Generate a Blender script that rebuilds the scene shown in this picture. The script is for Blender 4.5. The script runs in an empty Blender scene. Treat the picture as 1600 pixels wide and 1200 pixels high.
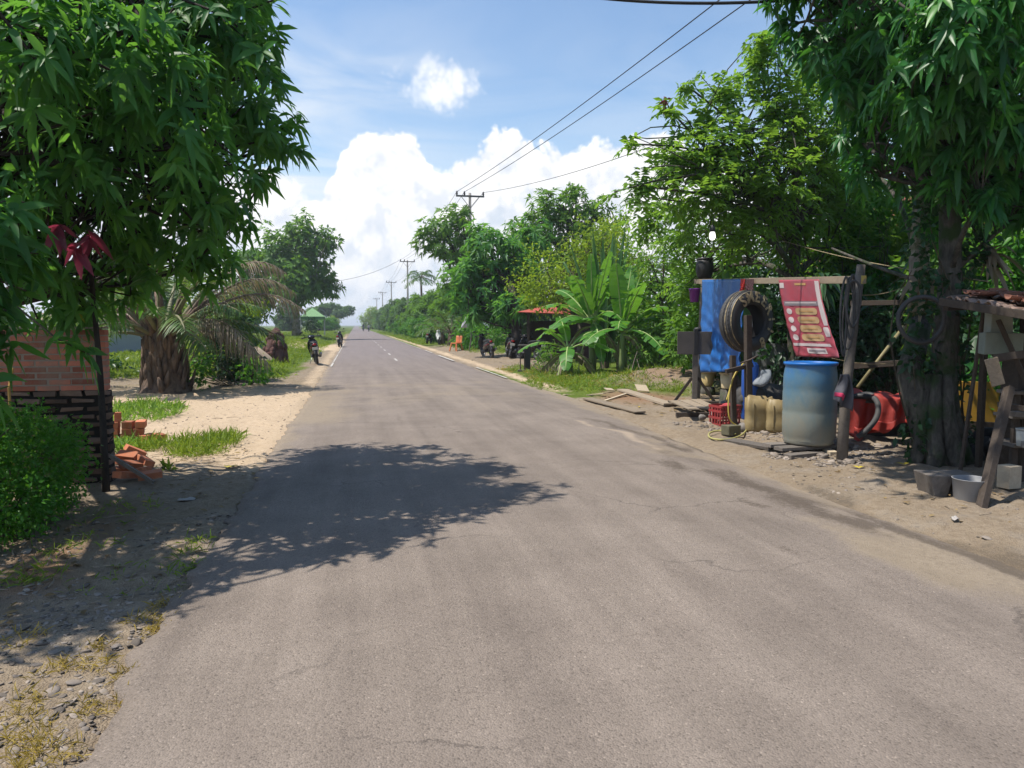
import bpy, math, random
import numpy as np
from mathutils import Vector, Matrix, Euler

SC = bpy.context.scene
COL = SC.collection
RNG = np.random.default_rng(7)
random.seed(7)
R = math.radians
PI = math.pi
UP = Vector((0, 0, 1))

# ------------------------------------------------------------------ camera model
FPX, CAMH = 1180.0, 1.5
YAW, PITCH = R(11.7), R(4.46)
CF = Vector((math.sin(YAW)*math.cos(PITCH), math.cos(YAW)*math.cos(PITCH), -math.sin(PITCH)))
CR = Vector((math.cos(YAW), -math.sin(YAW), 0))
CU = CR.cross(CF)
CAM = Vector((0, 0, CAMH))
def ray(px, py): return CF*FPX + CR*(px-800) + CU*(600-py)
def G(px, py, z=0.0):
    r = ray(px, py); return CAM + r*((z-CAMH)/r.z)
def A(px, py, Y):
    r = ray(px, py); return CAM + r*(Y/r.y)
def proj(p):
    d = Vector(p)-CAM; k = FPX/d.dot(CF)
    return 800+d.dot(CR)*k, 600-d.dot(CU)*k
def mpp(p): return (Vector(p)-CAM).dot(CF)/FPX       # metres per photo pixel at p

# ------------------------------------------------------------------ numpy noise
def _hash(ix, iy, s):
    h = np.sin(ix*127.1 + iy*311.7 + s*74.7)*43758.5453
    return h-np.floor(h)
def vnoise(x, y, s=0):
    x = np.asarray(x, float); y = np.asarray(y, float)
    ix, iy = np.floor(x), np.floor(y); fx, fy = x-ix, y-iy
    fx = fx*fx*(3-2*fx); fy = fy*fy*(3-2*fy)
    a = _hash(ix, iy, s); b = _hash(ix+1, iy, s); c = _hash(ix, iy+1, s); d = _hash(ix+1, iy+1, s)
    return (a*(1-fx)+b*fx)*(1-fy)+(c*(1-fx)+d*fx)*fy
def fbm(x, y, s=0, o=4):
    t = 0; a = .5; n = 0
    for i in range(o):
        t = t+a*vnoise(x*2**i, y*2**i, s+i*13); n += a; a *= .5
    return t/n
def sstep(a, b, x):
    t = np.clip((np.asarray(x, float)-a)/(b-a), 0, 1); return t*t*(3-2*t)

# ------------------------------------------------------------------ tagging
def tag(o, label=None, cat=None, group=None, kind=None):
    if label: o['label'] = label
    if cat: o['category'] = cat
    if group: o['group'] = group
    if kind: o['kind'] = kind
    return o
def thing(name, label, cat, loc=(0, 0, 0), rz=0, group=None, tilt=(0, 0)):
    o = bpy.data.objects.new(name, None); COL.objects.link(o)
    o.location = loc; o.rotation_euler = (tilt[0], tilt[1], rz)
    return tag(o, label, cat, group)
def dup(root, loc, rz=0, scale=1, label=None, tilt=(0, 0), sz=None):
    r = root.copy(); COL.objects.link(r); r.location = loc; r.rotation_euler = (tilt[0], tilt[1], rz)
    r.scale = (scale, scale, scale if sz is None else sz)
    if label: r['label'] = label
    for ch in list(root.children):
        c = ch.copy(); COL.objects.link(c); c.parent = r
        for g in list(ch.children):
            d = g.copy(); COL.objects.link(d); d.parent = c
    return r

# ------------------------------------------------------------------ mesh builder
class MB:
    def __init__(s): s.v = []; s.f = []; s.m = []; s.r = []; s.cur = 0.5; s.mat = 0
    def add(s, vs, fs):
        b = len(s.v); s.v.extend([tuple(p) for p in vs]); s.r.extend([s.cur]*len(vs))
        s.f.extend([tuple(b+i for i in f) for f in fs]); s.m.extend([s.mat]*len(fs))
    def box(s, c, d, rot=None, jit=0):
        M = rot if isinstance(rot, Matrix) else (Euler(rot).to_matrix() if rot else Matrix.Identity(3))
        c = Vector(c); vs = []
        for z in (-.5, .5):
            for x, y in ((-.5, -.5), (.5, -.5), (.5, .5), (-.5, .5)):
                p = Vector((x*d[0], y*d[1], z*d[2]))
                if jit: p += Vector((random.uniform(-jit, jit), random.uniform(-jit, jit), random.uniform(-jit, jit)))
                vs.append(c+M@p)
        s.add(vs, [(3, 2, 1, 0), (4, 5, 6, 7), (0, 1, 5, 4), (1, 2, 6, 5), (2, 3, 7, 6), (3, 0, 4, 7)])
    def bar(s, a, b, w, h, up=UP, jit=0):           # a beam from a to b, w across, h along up
        a = Vector(a); b = Vector(b); d = b-a; L = d.length; d.normalize()
        x = d; y = Vector(up).cross(x)
        if y.length < 1e-4: y = Vector((1, 0, 0)).cross(x)
        y.normalize(); z = x.cross(y)
        M = Matrix((x, y, z)).transposed()
        s.box((a+b)/2, (L, w, h), M, jit)
    def tube(s, pts, r, n=8, cap=True, squash=1):
        pts = [Vector(p) for p in pts]; k = len(pts)
        rs = r if isinstance(r, (list, tuple)) else [r]*k
        ref = None; vs = []
        for i, p in enumerate(pts):
            t = (pts[min(i+1, k-1)]-pts[max(i-1, 0)])
            if t.length < 1e-9: t = Vector((0, 0, 1))
            t.normalize()
            if ref is None:
                ref = Vector((1, 0, 0)) if abs(t.x) < .8 else Vector((0, 1, 0))
            u = (ref-t*ref.dot(t)); u.normalize(); ref = u; w = t.cross(u)
            for j in range(n):
                a = 2*PI*j/n
                vs.append(p+(u*math.cos(a)+w*math.sin(a)*squash)*rs[i])
        fs = [(i*n+j, i*n+(j+1) % n, (i+1)*n+(j+1) % n, (i+1)*n+j) for i in range(k-1) for j in range(n)]
        if cap: fs += [tuple(range(n-1, -1, -1)), tuple((k-1)*n+j for j in range(n))]
        s.add(vs, fs)
    def lathe(s, prof, n=24, M=None, closed=False):  # prof [(r,z)]
        M = M or Matrix.Identity(4); vs = []; k = len(prof)
        for r, z in prof:
            for j in range(n):
                a = 2*PI*j/n; vs.append(M@Vector((r*math.cos(a), r*math.sin(a), z)))
        m = k if closed else k-1
        fs = [(i*n+j, i*n+(j+1) % n, ((i+1) % k)*n+(j+1) % n, ((i+1) % k)*n+j) for i in range(m) for j in range(n)]
        s.add(vs, fs)
    def grid(s, fn, nu, nv, flip=False):
        vs = [fn(i/nu, j/nv) for j in range(nv+1) for i in range(nu+1)]
        w = nu+1
        fs = [(j*w+i, j*w+i+1, (j+1)*w+i+1, (j+1)*w+i) for j in range(nv) for i in range(nu)]
        if flip: fs = [f[::-1] for f in fs]
        s.add(vs, fs)
    def loft(s, rings, cap=True):
        n = len(rings[0]); vs = [p for r in rings for p in r]; k = len(rings)
        fs = [(i*n+j, i*n+(j+1) % n, (i+1)*n+(j+1) % n, (i+1)*n+j) for i in range(k-1) for j in range(n)]
        if cap: fs += [tuple(range(n-1, -1, -1)), tuple((k-1)*n+j for j in range(n))]
        s.add(vs, fs)
    def blob(s, c, r, n=10, m=7, rough=.15, seed=0, M=None):
        rr = random.Random(seed); c = Vector(c); vs = []
        ph = [rr.uniform(0, 6.28) for _ in range(6)]
        for i in range(m+1):
            th = PI*i/m
            for j in range(n):
                a = 2*PI*j/n
                k = 1+rough*(math.sin(2*a+ph[0]+th)*.5+math.sin(3*a+ph[1]-2*th)*.4+math.sin(3*th+ph[2]+a)*.5)
                if i in (0, m): k = 1
                p = Vector((r[0]*math.sin(th)*math.cos(a)*k, r[1]*math.sin(th)*math.sin(a)*k, -r[2]*math.cos(th)*k))
                if M: p = M@p
                vs.append(c+p)
        s.add(vs, [(i*n+j, i*n+(j+1) % n, (i+1)*n+(j+1) % n, (i+1)*n+j) for i in range(m) for j in range(n)])
    def build(s, name, mats, parent=None, smooth=False, bevel=0, solid=0, sub=0, autos=None):
        me = bpy.data.meshes.new(name)
        me.from_pydata(s.v, [], s.f)
        for mt in (mats if isinstance(mats, (list, tuple)) else [mats]): me.materials.append(mt)
        if any(s.m): me.polygons.foreach_set('material_index', s.m)
        a = me.attributes.new('rnd', 'FLOAT', 'POINT'); a.data.foreach_set('value', s.r)
        if smooth: me.polygons.foreach_set('use_smooth', [True]*len(me.polygons))
        me.update()
        o = bpy.data.objects.new(name, me); COL.objects.link(o); o.parent = parent
        if solid:
            m = o.modifiers.new('solid', 'SOLIDIFY'); m.thickness = solid; m.offset = 0
        if bevel:
            m = o.modifiers.new('bevel', 'BEVEL'); m.width = bevel; m.segments = 2; m.limit_method = 'ANGLE'; m.angle_limit = R(40)
        if sub:
            m = o.modifiers.new('sub', 'SUBSURF'); m.levels = sub; m.render_levels = sub
        return o

def np_mesh(name, V, F, mat, rnd=None, smooth=False, parent=None, attrs=None):
    """V (n,3), F list of (m,k) int arrays."""
    me = bpy.data.meshes.new(name)
    me.vertices.add(len(V)); me.vertices.foreach_set('co', np.ascontiguousarray(V, np.float32).ravel())
    Fs = [f for f in F if len(f)]
    nl = sum(f.size for f in Fs); npo = sum(len(f) for f in Fs)
    me.loops.add(nl); me.polygons.add(npo)
    me.loops.foreach_set('vertex_index', np.concatenate([f.ravel() for f in Fs]).astype(np.int32))
    st = []; b = 0
    for f in Fs:
        st.append(b+np.arange(len(f))*f.shape[1]); b += f.size
    me.polygons.foreach_set('loop_start', np.concatenate(st).astype(np.int32))
    if rnd is not None:
        a = me.attributes.new('rnd', 'FLOAT', 'POINT'); a.data.foreach_set('value', np.ascontiguousarray(rnd, np.float32))
    for k, arr in (attrs or {}).items():
        a = me.attributes.new(k, 'FLOAT_COLOR', 'POINT'); a.data.foreach_set('color', np.ascontiguousarray(arr, np.float32).ravel())
    me.update(calc_edges=True)
    if smooth: me.polygons.foreach_set('use_smooth', np.ones(npo, bool))
    for m in (mat if isinstance(mat, (list, tuple)) else [mat]): me.materials.append(m)
    o = bpy.data.objects.new(name, me); COL.objects.link(o); o.parent = parent
    return o

def nrm(a): return a/np.maximum(np.linalg.norm(a, axis=-1, keepdims=True), 1e-9)
def leaves(name, O, D, N, L, W, droop, mat, parent=None, seg=1, rnd=None, fold=.3, prof=None, rng=RNG):
    """one mesh of many leaf blades: origin, direction, upper side normal, length, width, droop."""
    n = len(O); D = nrm(D); N = N-D*np.sum(N*D, 1, keepdims=True); N = nrm(N); S = np.cross(D, N)
    L = np.broadcast_to(L, n).astype(float); W = np.broadcast_to(W, n).astype(float); droop = np.broadcast_to(droop, n).astype(float)
    if rnd is None: rnd = rng.random(n)
    Z = np.array([0, 0, 1.0])
    def ctr(t): return O+D*(L*t)[:, None]-Z*(droop*L*t*t)[:, None]
    if seg == 1:
        m = ctr(.42); hw = (W/2)[:, None]
        V = np.stack([O, m+S*hw+N*hw*fold, ctr(1.0), m-S*hw+N*hw*fold], 1).reshape(-1, 3)
        b = np.arange(n)[:, None]*4
        F = [np.concatenate([b+np.array([0, 1, 2]), b+np.array([0, 2, 3])])]
        return np_mesh(name, V, F, mat, np.repeat(rnd, 4), False, parent)
    ts = np.linspace(0, 1, seg+1); rows = []
    for t in ts:
        p = prof(t) if prof else max(.05, math.sin(PI*min(1, t**.85))**.75)
        hw = (W/2*p)[:, None]; c = ctr(t)
        rows += [c+S*hw+N*hw*fold, c, c-S*hw+N*hw*fold]
    V = np.stack(rows, 1).reshape(-1, 3); k = 3*(seg+1)
    b = np.arange(n)[:, None]*k; F = []
    for i in range(seg):
        q = 3*i
        F.append(b+np.array([q, q+1, q+4, q+3])); F.append(b+np.array([q+1, q+2, q+5, q+4]))
    return np_mesh(name, V, [np.concatenate(F)], mat, np.repeat(rnd, k), True, parent)

# ------------------------------------------------------------------ materials
def nt(name):
    m = bpy.data.materials.new(name); m.use_nodes = True
    t = m.node_tree; t.nodes.clear(); out = t.nodes.new('ShaderNodeOutputMaterial')
    return m, t, out
def N_(t, typ, **kw):
    n = t.nodes.new(typ)
    for k, v in kw.items():
        if k[0] == '_': setattr(n, k[1:], v)
        else: n.inputs[k.replace('__', ' ')].default_value = v
    return n
def ramp(t, stops, fac=None, interp='LINEAR'):
    n = t.nodes.new('ShaderNodeValToRGB'); n.color_ramp.interpolation = interp
    e = n.color_ramp.elements
    while len(e) > 1: e.remove(e[-1])
    for i, (p, c) in enumerate(stops):
        el = e[0] if i == 0 else e.new(p)
        el.position = p; el.color = (c, c, c, 1) if isinstance(c, (int, float)) else (*c, 1)
    if fac is not None: t.links.new(fac, n.inputs[0])
    return n
def mixc(t, fac, a, b, mode='MIX'):
    n = t.nodes.new('ShaderNodeMix'); n.data_type = 'RGBA'; n.blend_type = mode
    for idx, val in ((0, fac), (6, a), (7, b)):
        if hasattr(val, 'is_output') or hasattr(val, 'links'): t.links.new(val, n.inputs[idx])
        elif isinstance(val, (int, float)): n.inputs[idx].default_value = val if idx == 0 else (val, val, val, 1)
        else: n.inputs[idx].default_value = (*val, 1)
    return n.outputs[2]
def math_(t, op, a, b=0.0, c=None, clamp=False):
    n = t.nodes.new('ShaderNodeMath'); n.operation = op; n.use_clamp = clamp
    for i, val in enumerate((a, b) if c is None else (a, b, c)):
        if hasattr(val, 'links'): t.links.new(val, n.inputs[i])
        else: n.inputs[i].default_value = val
    return n.outputs[0]
def noise(t, scale, detail=4, rough=.55, vec=None, dist=0, dim='3D'):
    n = t.nodes.new('ShaderNodeTexNoise'); n.noise_dimensions = dim
    n.inputs['Scale'].default_value = scale; n.inputs['Detail'].default_value = detail
    n.inputs['Roughness'].default_value = rough; n.inputs['Distortion'].default_value = dist
    if vec is not None: t.links.new(vec, n.inputs['Vector'])
    return n
def coords(t, kind='Object', scale=None):
    n = t.nodes.new('ShaderNodeTexCoord'); o = n.outputs[kind]
    if scale:
        m = t.nodes.new('ShaderNodeMapping'); m.inputs['Scale'].default_value = scale; t.links.new(o, m.inputs[0]); o = m.outputs[0]
    return o
def bump(t, h, strength=.3, dist=.01):
    n = t.nodes.new('ShaderNodeBump'); n.inputs['Strength'].default_value = strength; n.inputs['Distance'].default_value = dist
    t.links.new(h, n.inputs['Height']); return n.outputs[0]
def attr(t, name):
    n = t.nodes.new('ShaderNodeAttribute'); n.attribute_name = name; return n

def mat(name, c1, c2=None, rough=.6, metal=0, scale=6, stretch=None, bump_s=.2, bump_d=.004, dirt=None, dirt_amt=.5, spec=.4, rnd=0, contrast=.25, trans=0):
    """general surface: two tones broken by noise, optional dirt in patches, fine bump."""
    m, t, out = nt(name); c2 = c2 or tuple(x*.6 for x in c1)
    v = coords(t, 'Object', stretch)
    n1 = noise(t, scale, 6, .6, v); n2 = noise(t, scale*9, 3, .6, v)
    r = ramp(t, [(.5-contrast, 0.0), (.5+contrast, 1.0)], n1.outputs[0])
    fac = math_(t, 'MULTIPLY_ADD', n2.outputs[0], .35, math_(t, 'MULTIPLY', r.outputs[0], .75), clamp=True)
    col = mixc(t, fac, c1, c2)
    if rnd:
        a = attr(t, 'rnd')
        k = math_(t, 'MULTIPLY_ADD', a.outputs['Fac'], 2*rnd, 1-rnd)
        mm = t.nodes.new('ShaderNodeVectorMath'); mm.operation = 'SCALE'; t.links.new(col, mm.inputs[0]); t.links.new(k, mm.inputs['Scale']); col = mm.outputs[0]
    if dirt:
        nd = noise(t, scale*.35, 5, .65, v, 1.0)
        rd = ramp(t, [(.62-dirt_amt*.3, 0.0), (.72, 1.0)], nd.outputs[0])
        col = mixc(t, math_(t, 'MULTIPLY', rd.outputs[0], .85), col, dirt)
    b = N_(t, 'ShaderNodeBsdfPrincipled', Roughness=rough, Metallic=metal)
    b.inputs['Specular IOR Level'].default_value = spec
    t.links.new(col, b.inputs['Base Color'])
    if bump_s:
        h = math_(t, 'ADD', n1.outputs[0], math_(t, 'MULTIPLY', n2.outputs[0], .5))
        t.links.new(bump(t, h, bump_s, bump_d), b.inputs['Normal'])
    sh = b.outputs[0]
    if trans:
        tr = N_(t, 'ShaderNodeBsdfTranslucent'); t.links.new(col, tr.inputs[0])
        mx = N_(t, 'ShaderNodeMixShader'); mx.inputs[0].default_value = trans
        t.links.new(sh, mx.inputs[1]); t.links.new(tr.outputs[0], mx.inputs[2]); sh = mx.outputs[0]
    t.links.new(sh, out.inputs[0]); return m

def leafmat(name, dark, mid, light, rough=.42, trans=.35, spec=.45, tcol=None, odd=None):
    """leaf: tone per leaf from the mesh, a slow patchiness through the plant, light passing through the blade."""
    m, t, out = nt(name); a = attr(t, 'rnd')
    st = [(0.0, dark), (.55, mid), (.9, light)] + ([(.97, odd)] if odd else [])
    p = noise(t, .9, 3, .6, coords(t, 'Object'))
    f = math_(t, 'ADD', math_(t, 'MULTIPLY', a.outputs['Fac'], .75), math_(t, 'MULTIPLY_ADD', p.outputs[0], .7, -.22), clamp=True)
    if odd: f = math_(t, 'MAXIMUM', math_(t, 'MULTIPLY', f, .9), math_(t, 'GREATER_THAN', a.outputs['Fac'], .975))
    c = ramp(t, st, f)
    b = N_(t, 'ShaderNodeBsdfPrincipled', Roughness=rough); b.inputs['Specular IOR Level'].default_value = spec
    t.links.new(c.outputs[0], b.inputs['Base Color'])
    tr = N_(t, 'ShaderNodeBsdfTranslucent')
    tc = mixc(t, .6, c.outputs[0], tcol or (light[0]*1.4, light[1]*1.35, light[2]*.6))
    t.links.new(tc, tr.inputs[0])
    mx = N_(t, 'ShaderNodeMixShader'); mx.inputs[0].default_value = trans
    t.links.new(b.outputs[0], mx.inputs[1]); t.links.new(tr.outputs[0], mx.inputs[2])
    t.links.new(mx.outputs[0], out.inputs[0]); return m

def barkmat(name, c1, c2, moss=None, scale=5):
    m, t, out = nt(name); v = coords(t, 'Object', (1, 1, .35))
    n1 = noise(t, scale*2.2, 7, .65, v, .6); n2 = noise(t, scale*.5, 4, .6, coords(t, 'Object'))
    col = ramp(t, [(.3, c2), (.62, c1), (.8, tuple(min(1, x*1.5) for x in c1))], n1.outputs[0]).outputs[0]
    if moss:
        r = ramp(t, [(.48, 0.0), (.62, 1.0)], n2.outputs[0]); col = mixc(t, r.outputs[0], col, moss)
    b = N_(t, 'ShaderNodeBsdfPrincipled', Roughness=.9); b.inputs['Specular IOR Level'].default_value = .15
    t.links.new(col, b.inputs['Base Color']); t.links.new(bump(t, n1.outputs[0], .8, .03), b.inputs['Normal'])
    t.links.new(b.outputs[0], out.inputs[0]); return m

def woodmat(name, c1, c2, rnd=.25, rough=.8):
    m, t, out = nt(name); v = coords(t, 'Object')
    w = noise(t, 3, 6, .7, coords(t, 'Object', (4, 4, 4)), 1.5); n2 = noise(t, 60, 4, .7, v)
    f = math_(t, 'MULTIPLY_ADD', n2.outputs[0], .5, math_(t, 'MULTIPLY_ADD', w.outputs[0], 1.3, -.4), clamp=True)
    col = mixc(t, f, c2, c1); a = attr(t, 'rnd')
    mm = t.nodes.new('ShaderNodeVectorMath'); mm.operation = 'SCALE'; t.links.new(col, mm.inputs[0])
    t.links.new(math_(t, 'MULTIPLY_ADD', a.outputs['Fac'], 2*rnd, 1-rnd), mm.inputs['Scale'])
    b = N_(t, 'ShaderNodeBsdfPrincipled', Roughness=rough); b.inputs['Specular IOR Level'].default_value = .25
    t.links.new(mm.outputs[0], b.inputs['Base Color'])
    t.links.new(bump(t, math_(t, 'ADD', n2.outputs[0], w.outputs[0]), .35, .006), b.inputs['Normal'])
    t.links.new(b.outputs[0], out.inputs[0]); return m
# ------------------------------------------------------------------ sun, sky, camera
SUN_EL, SUN_AZ = R(64), R(-86)          # azimuth from +Y, clockwise positive: the sun stands to the left, a little behind
sun_dir = Vector((math.sin(SUN_AZ)*math.cos(SUN_EL), math.cos(SUN_AZ)*math.cos(SUN_EL), math.sin(SUN_EL)))
sl = bpy.data.lights.new('sun', 'SUN'); sl.energy = 4.4; sl.angle = R(.55); sl.color = (1, .94, .85)
so = bpy.data.objects.new('sun', sl); COL.objects.link(so); so.location = sun_dir*50
so.rotation_euler = sun_dir.to_track_quat('Z', 'Y').to_euler()

def build_world():
    w = bpy.data.worlds.new('World'); SC.world = w; w.use_nodes = True
    t = w.node_tree; t.nodes.clear(); out = t.nodes.new('ShaderNodeOutputWorld')
    sky = t.nodes.new('ShaderNodeTexSky'); sky.sky_type = 'NISHITA'; sky.sun_disc = False
    sky.sun_elevation = SUN_EL; sky.sun_rotation = SUN_AZ; sky.air_density = 1.2; sky.dust_density = .4; sky.ozone_density = 3.4
    bg = N_(t, 'ShaderNodeBackground', Strength=.118); t.links.new(sky.outputs[0], bg.inputs[0])
    v = coords(t, 'Generated'); sx = t.nodes.new('ShaderNodeSeparateXYZ'); t.links.new(v, sx.inputs[0])
    az = math_(t, 'ARCTAN2', sx.outputs[0], sx.outputs[1]); el = math_(t, 'ARCSINE', sx.outputs[2])
    def vec(dx=0, dy=0, kx=1.0, ky=1.0):
        c = t.nodes.new('ShaderNodeCombineXYZ')
        t.links.new(math_(t, 'MULTIPLY', math_(t, 'ADD', az, dx), kx), c.inputs[0]); t.links.new(math_(t, 'MULTIPLY', math_(t, 'ADD', el, dy), ky), c.inputs[1]); return c.outputs[0]
    # height of the cumulus bank round the horizon
    fc = t.nodes.new('ShaderNodeFloatCurve'); cu = fc.mapping.curves[0]
    pts = []
    for px, py in [(300, 290), (420, 262), (455, 268), (490, 292), (515, 262), (548, 208), (592, 190), (640, 200), (664, 232), (690, 256), (722, 238), (758, 214), (785, 190), (815, 200), (850, 222), (890, 218), (950, 210), (1000, 190), (1050, 205), (1200, 270), (1400, 320)]:
        r = ray(px, py).normalized(); pts.append((math.atan2(r.x, r.y), math.asin(r.z)))
    a0, a1 = -.6, .9
    cu.points[0].location = (0, .12/.4); cu.points[1].location = (1, .10/.4)
    for a, e in pts: cu.points.new((a-a0)/(a1-a0), e/.4)
    for p_ in cu.points: p_.handle_type = 'AUTO_CLAMPED'
    fc.mapping.update()
    t.links.new(math_(t, 'MULTIPLY_ADD', az, 1/(a1-a0), -a0/(a1-a0), clamp=True), fc.inputs[1])
    top = math_(t, 'MULTIPLY', fc.outputs[0], .4)
    def billow(vv):
        d = noise(t, 7, 3, .5, vv); vo = t.nodes.new('ShaderNodeTexVoronoi'); vo.feature = 'SMOOTH_F1'; vo.inputs['Smoothness'].default_value = .35
        wv = t.nodes.new('ShaderNodeVectorMath'); wv.operation = 'MULTIPLY_ADD'; t.links.new(d.outputs['Color'], wv.inputs[0]); wv.inputs[1].default_value = (.05, .05, .05); t.links.new(vv, wv.inputs[2])
        vo.inputs['Scale'].default_value = 27; vo.inputs['Detail'].default_value = 2.2; vo.inputs['Roughness'].default_value = .55; vo.inputs['Lacunarity'].default_value = 2.3
        t.links.new(wv.outputs[0], vo.inputs['Vector'])
        n = noise(t, 11, 6, .6, vv)
        return math_(t, 'ADD', math_(t, 'MULTIPLY', vo.outputs['Distance'], -.55), n.outputs[0])
    b0 = billow(vec()); b1 = billow(vec(-.012, .016))
    # bank
    d = math_(t, 'SUBTRACT', top, el); d = math_(t, 'ADD', d, math_(t, 'MULTIPLY_ADD', b0, .042, -.004))
    ms = t.nodes.new('ShaderNodeMapRange'); ms.interpolation_type = 'SMOOTHSTEP'; ms.inputs[1].default_value = 0; ms.inputs[2].default_value = .011; t.links.new(d, ms.inputs[0])
    bank = ms.outputs[0]
    # one small cloud apart
    r0 = ray(676, 132).normalized(); ca, ce = math.atan2(r0.x, r0.y), math.asin(r0.z)
    q = math_(t, 'ADD', math_(t, 'POWER', math_(t, 'DIVIDE', math_(t, 'SUBTRACT', az, ca), .066), 2), math_(t, 'POWER', math_(t, 'DIVIDE', math_(t, 'SUBTRACT', el, ce), .036), 2))
    q = math_(t, 'ADD', math_(t, 'SUBTRACT', 1, q), math_(t, 'MULTIPLY_ADD', b0, 2.3, .0))
    mp = t.nodes.new('ShaderNodeMapRange'); mp.interpolation_type = 'SMOOTHSTEP'; mp.inputs[1].default_value = 0; mp.inputs[2].default_value = 1.5; t.links.new(q, mp.inputs[0])
    puff = math_(t, 'MULTIPLY', mp.outputs[0], .9)
    # thin veil and wisps
    nv = noise(t, 1.0, 5, .55, vec(0, 0, 3.2, 13), 1.2)
    low = t.nodes.new('ShaderNodeMapRange'); low.inputs[1].default_value = .42; low.inputs[2].default_value = .12; t.links.new(el, low.inputs[0])
    left = t.nodes.new('ShaderNodeMapRange'); left.inputs[1].default_value = .22; left.inputs[2].default_value = -.12; left.inputs[3].default_value = .1; t.links.new(az, left.inputs[0])
    veil = math_(t, 'MULTIPLY', math_(t, 'MULTIPLY', ramp(t, [(.34, 0.0), (.66, 1.0)], nv.outputs[0]).outputs[0], low.outputs[0]), math_(t, 'MULTIPLY_ADD', left.outputs[0], 1.45, .25), clamp=True)
    # lit from the upper left, grey-blue where a lump turns away
    sh = math_(t, 'MULTIPLY_ADD', math_(t, 'SUBTRACT', b0, b1), 2.2, .66, clamp=True)
    depth = t.nodes.new('ShaderNodeMapRange'); depth.inputs[1].default_value = .01; depth.inputs[2].default_value = .14; depth.inputs[3].default_value = .42; depth.inputs[4].default_value = 1; t.links.new(el, depth.inputs[0])
    big = noise(t, 5, 3, .5, vec(.3, .2, 1, 1.7)); bg2 = ramp(t, [(.42, .35), (.6, 1.0)], big.outputs[0])
    edge = t.nodes.new('ShaderNodeMapRange'); edge.inputs[1].default_value = .09; edge.inputs[2].default_value = .02; t.links.new(d, edge.inputs[0])
    lit = math_(t, 'MULTIPLY', math_(t, 'ADD', math_(t, 'MULTIPLY', sh, .6), math_(t, 'MULTIPLY_ADD', math_(t, 'MAXIMUM', bg2.outputs[0], edge.outputs[0]), .5, 0)), depth.outputs[0], clamp=True)
    cc = ramp(t, [(0, (.56, .65, .77)), (.45, (.75, .79, .86)), (.85, (.95, .95, .96)), (1, (1, 1, 1))], lit)
    cb = N_(t, 'ShaderNodeBackground', Strength=.80); t.links.new(cc.outputs[0], cb.inputs[0])
    vb = N_(t, 'ShaderNodeBackground', Strength=.72); vb.inputs[0].default_value = (.86, .91, .97, 1)
    m0 = N_(t, 'ShaderNodeMixShader'); t.links.new(veil, m0.inputs[0]); t.links.new(bg.outputs[0], m0.inputs[1]); t.links.new(vb.outputs[0], m0.inputs[2])
    m1 = N_(t, 'ShaderNodeMixShader'); t.links.new(math_(t, 'MAXIMUM', bank, puff), m1.inputs[0]); t.links.new(m0.outputs[0], m1.inputs[1]); t.links.new(cb.outputs[0], m1.inputs[2])
    t.links.new(m1.outputs[0], out.inputs[0])
    w.cycles.sampling_method = 'NONE'
build_world()

cd = bpy.data.cameras.new('camera'); cam = bpy.data.objects.new('camera', cd); COL.objects.link(cam)
cd.sensor_width = 36; cd.lens = 36*FPX/1600; cd.clip_end = 6000; cd.clip_start = .05
cam.location = CAM; cam.rotation_euler = (PI/2-PITCH, 0, -YAW); SC.camera = cam
SC.view_settings.view_transform = 'Standard'; SC.view_settings.look = 'None'; SC.view_settings.gamma = 1; SC.view_settings.exposure = .56
try: SC.display_settings.display_device = 'sRGB'
except Exception: pass
SC.render.engine = 'CYCLES'
cy = SC.cycles
cy.use_denoising = True
try: cy.denoiser = 'OPENIMAGEDENOISE'; cy.denoising_input_passes = 'RGB_ALBEDO_NORMAL'; cy.denoising_prefilter = 'ACCURATE'
except Exception: pass
cy.max_bounces = 6; cy.diffuse_bounces = 3; cy.glossy_bounces = 2; cy.transmission_bounces = 5; cy.transparent_max_bounces = 6; cy.volume_bounces = 1
cy.use_adaptive_sampling = True; cy.adaptive_threshold = .015; cy.caustics_reflective = False; cy.caustics_refractive = False
cy.sample_clamp_indirect = 6

# ------------------------------------------------------------------ ground: one sheet, fine near the camera, coarse to the horizon
XL, XR = -.97, 4.2
def road_right(y): return 4.12+.35*np.exp(-((np.asarray(y, float)-14)/6)**2)-.0*np.asarray(y, float)
def gh(x, y):
    x = np.asarray(x, float); y = np.asarray(y, float)
    inroad = sstep(XL-.12, XL+.25, x)*(1-sstep(road_right(y)-.35, road_right(y)+.1, x))
    rough = (fbm(x*1.3, y*1.3, 3)-.5)*.10+(fbm(x*5, y*5, 5, 4)-.5)*.075*sstep(.42, .6, fbm(x*.8, y*.8, 15))+(fbm(x*6, y*6, 5, 3)-.5)*.035
    near = 1-sstep(40, 90, y)
    z = rough*near*(1-inroad)+.012
    z += sstep(-2.2, -4.2, x)*sstep(17, 30, y)*.38*(1-sstep(300, 500, y))
    z += .05*np.exp(-((x+1.5)/.5)**2)*sstep(19, 24, y)
    z += .42*np.exp(-((x-7.5)/1.5)**2-((y-17.2)/1.5)**2)+(fbm(x*3, y*3, 9)-.5)*.25*np.exp(-((x-7.5)/1.6)**2-((y-17)/1.7)**2)
    z += .10*np.exp(-((x-6.1)/.5)**2-((y-8.4)/1.0)**2)
    z += sstep(4.6, 5.6, x)*.03
    z += sstep(5.0, 7.0, x)*sstep(22, 50, y)*.15
    return z*(1-inroad)-.06*inroad
def ghz(x, y): return float(gh(x, y))
def on(px, py):
    p = G(px, py)
    for _ in range(3): p = G(px, py, ghz(p.x, p.y))
    return p

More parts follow.
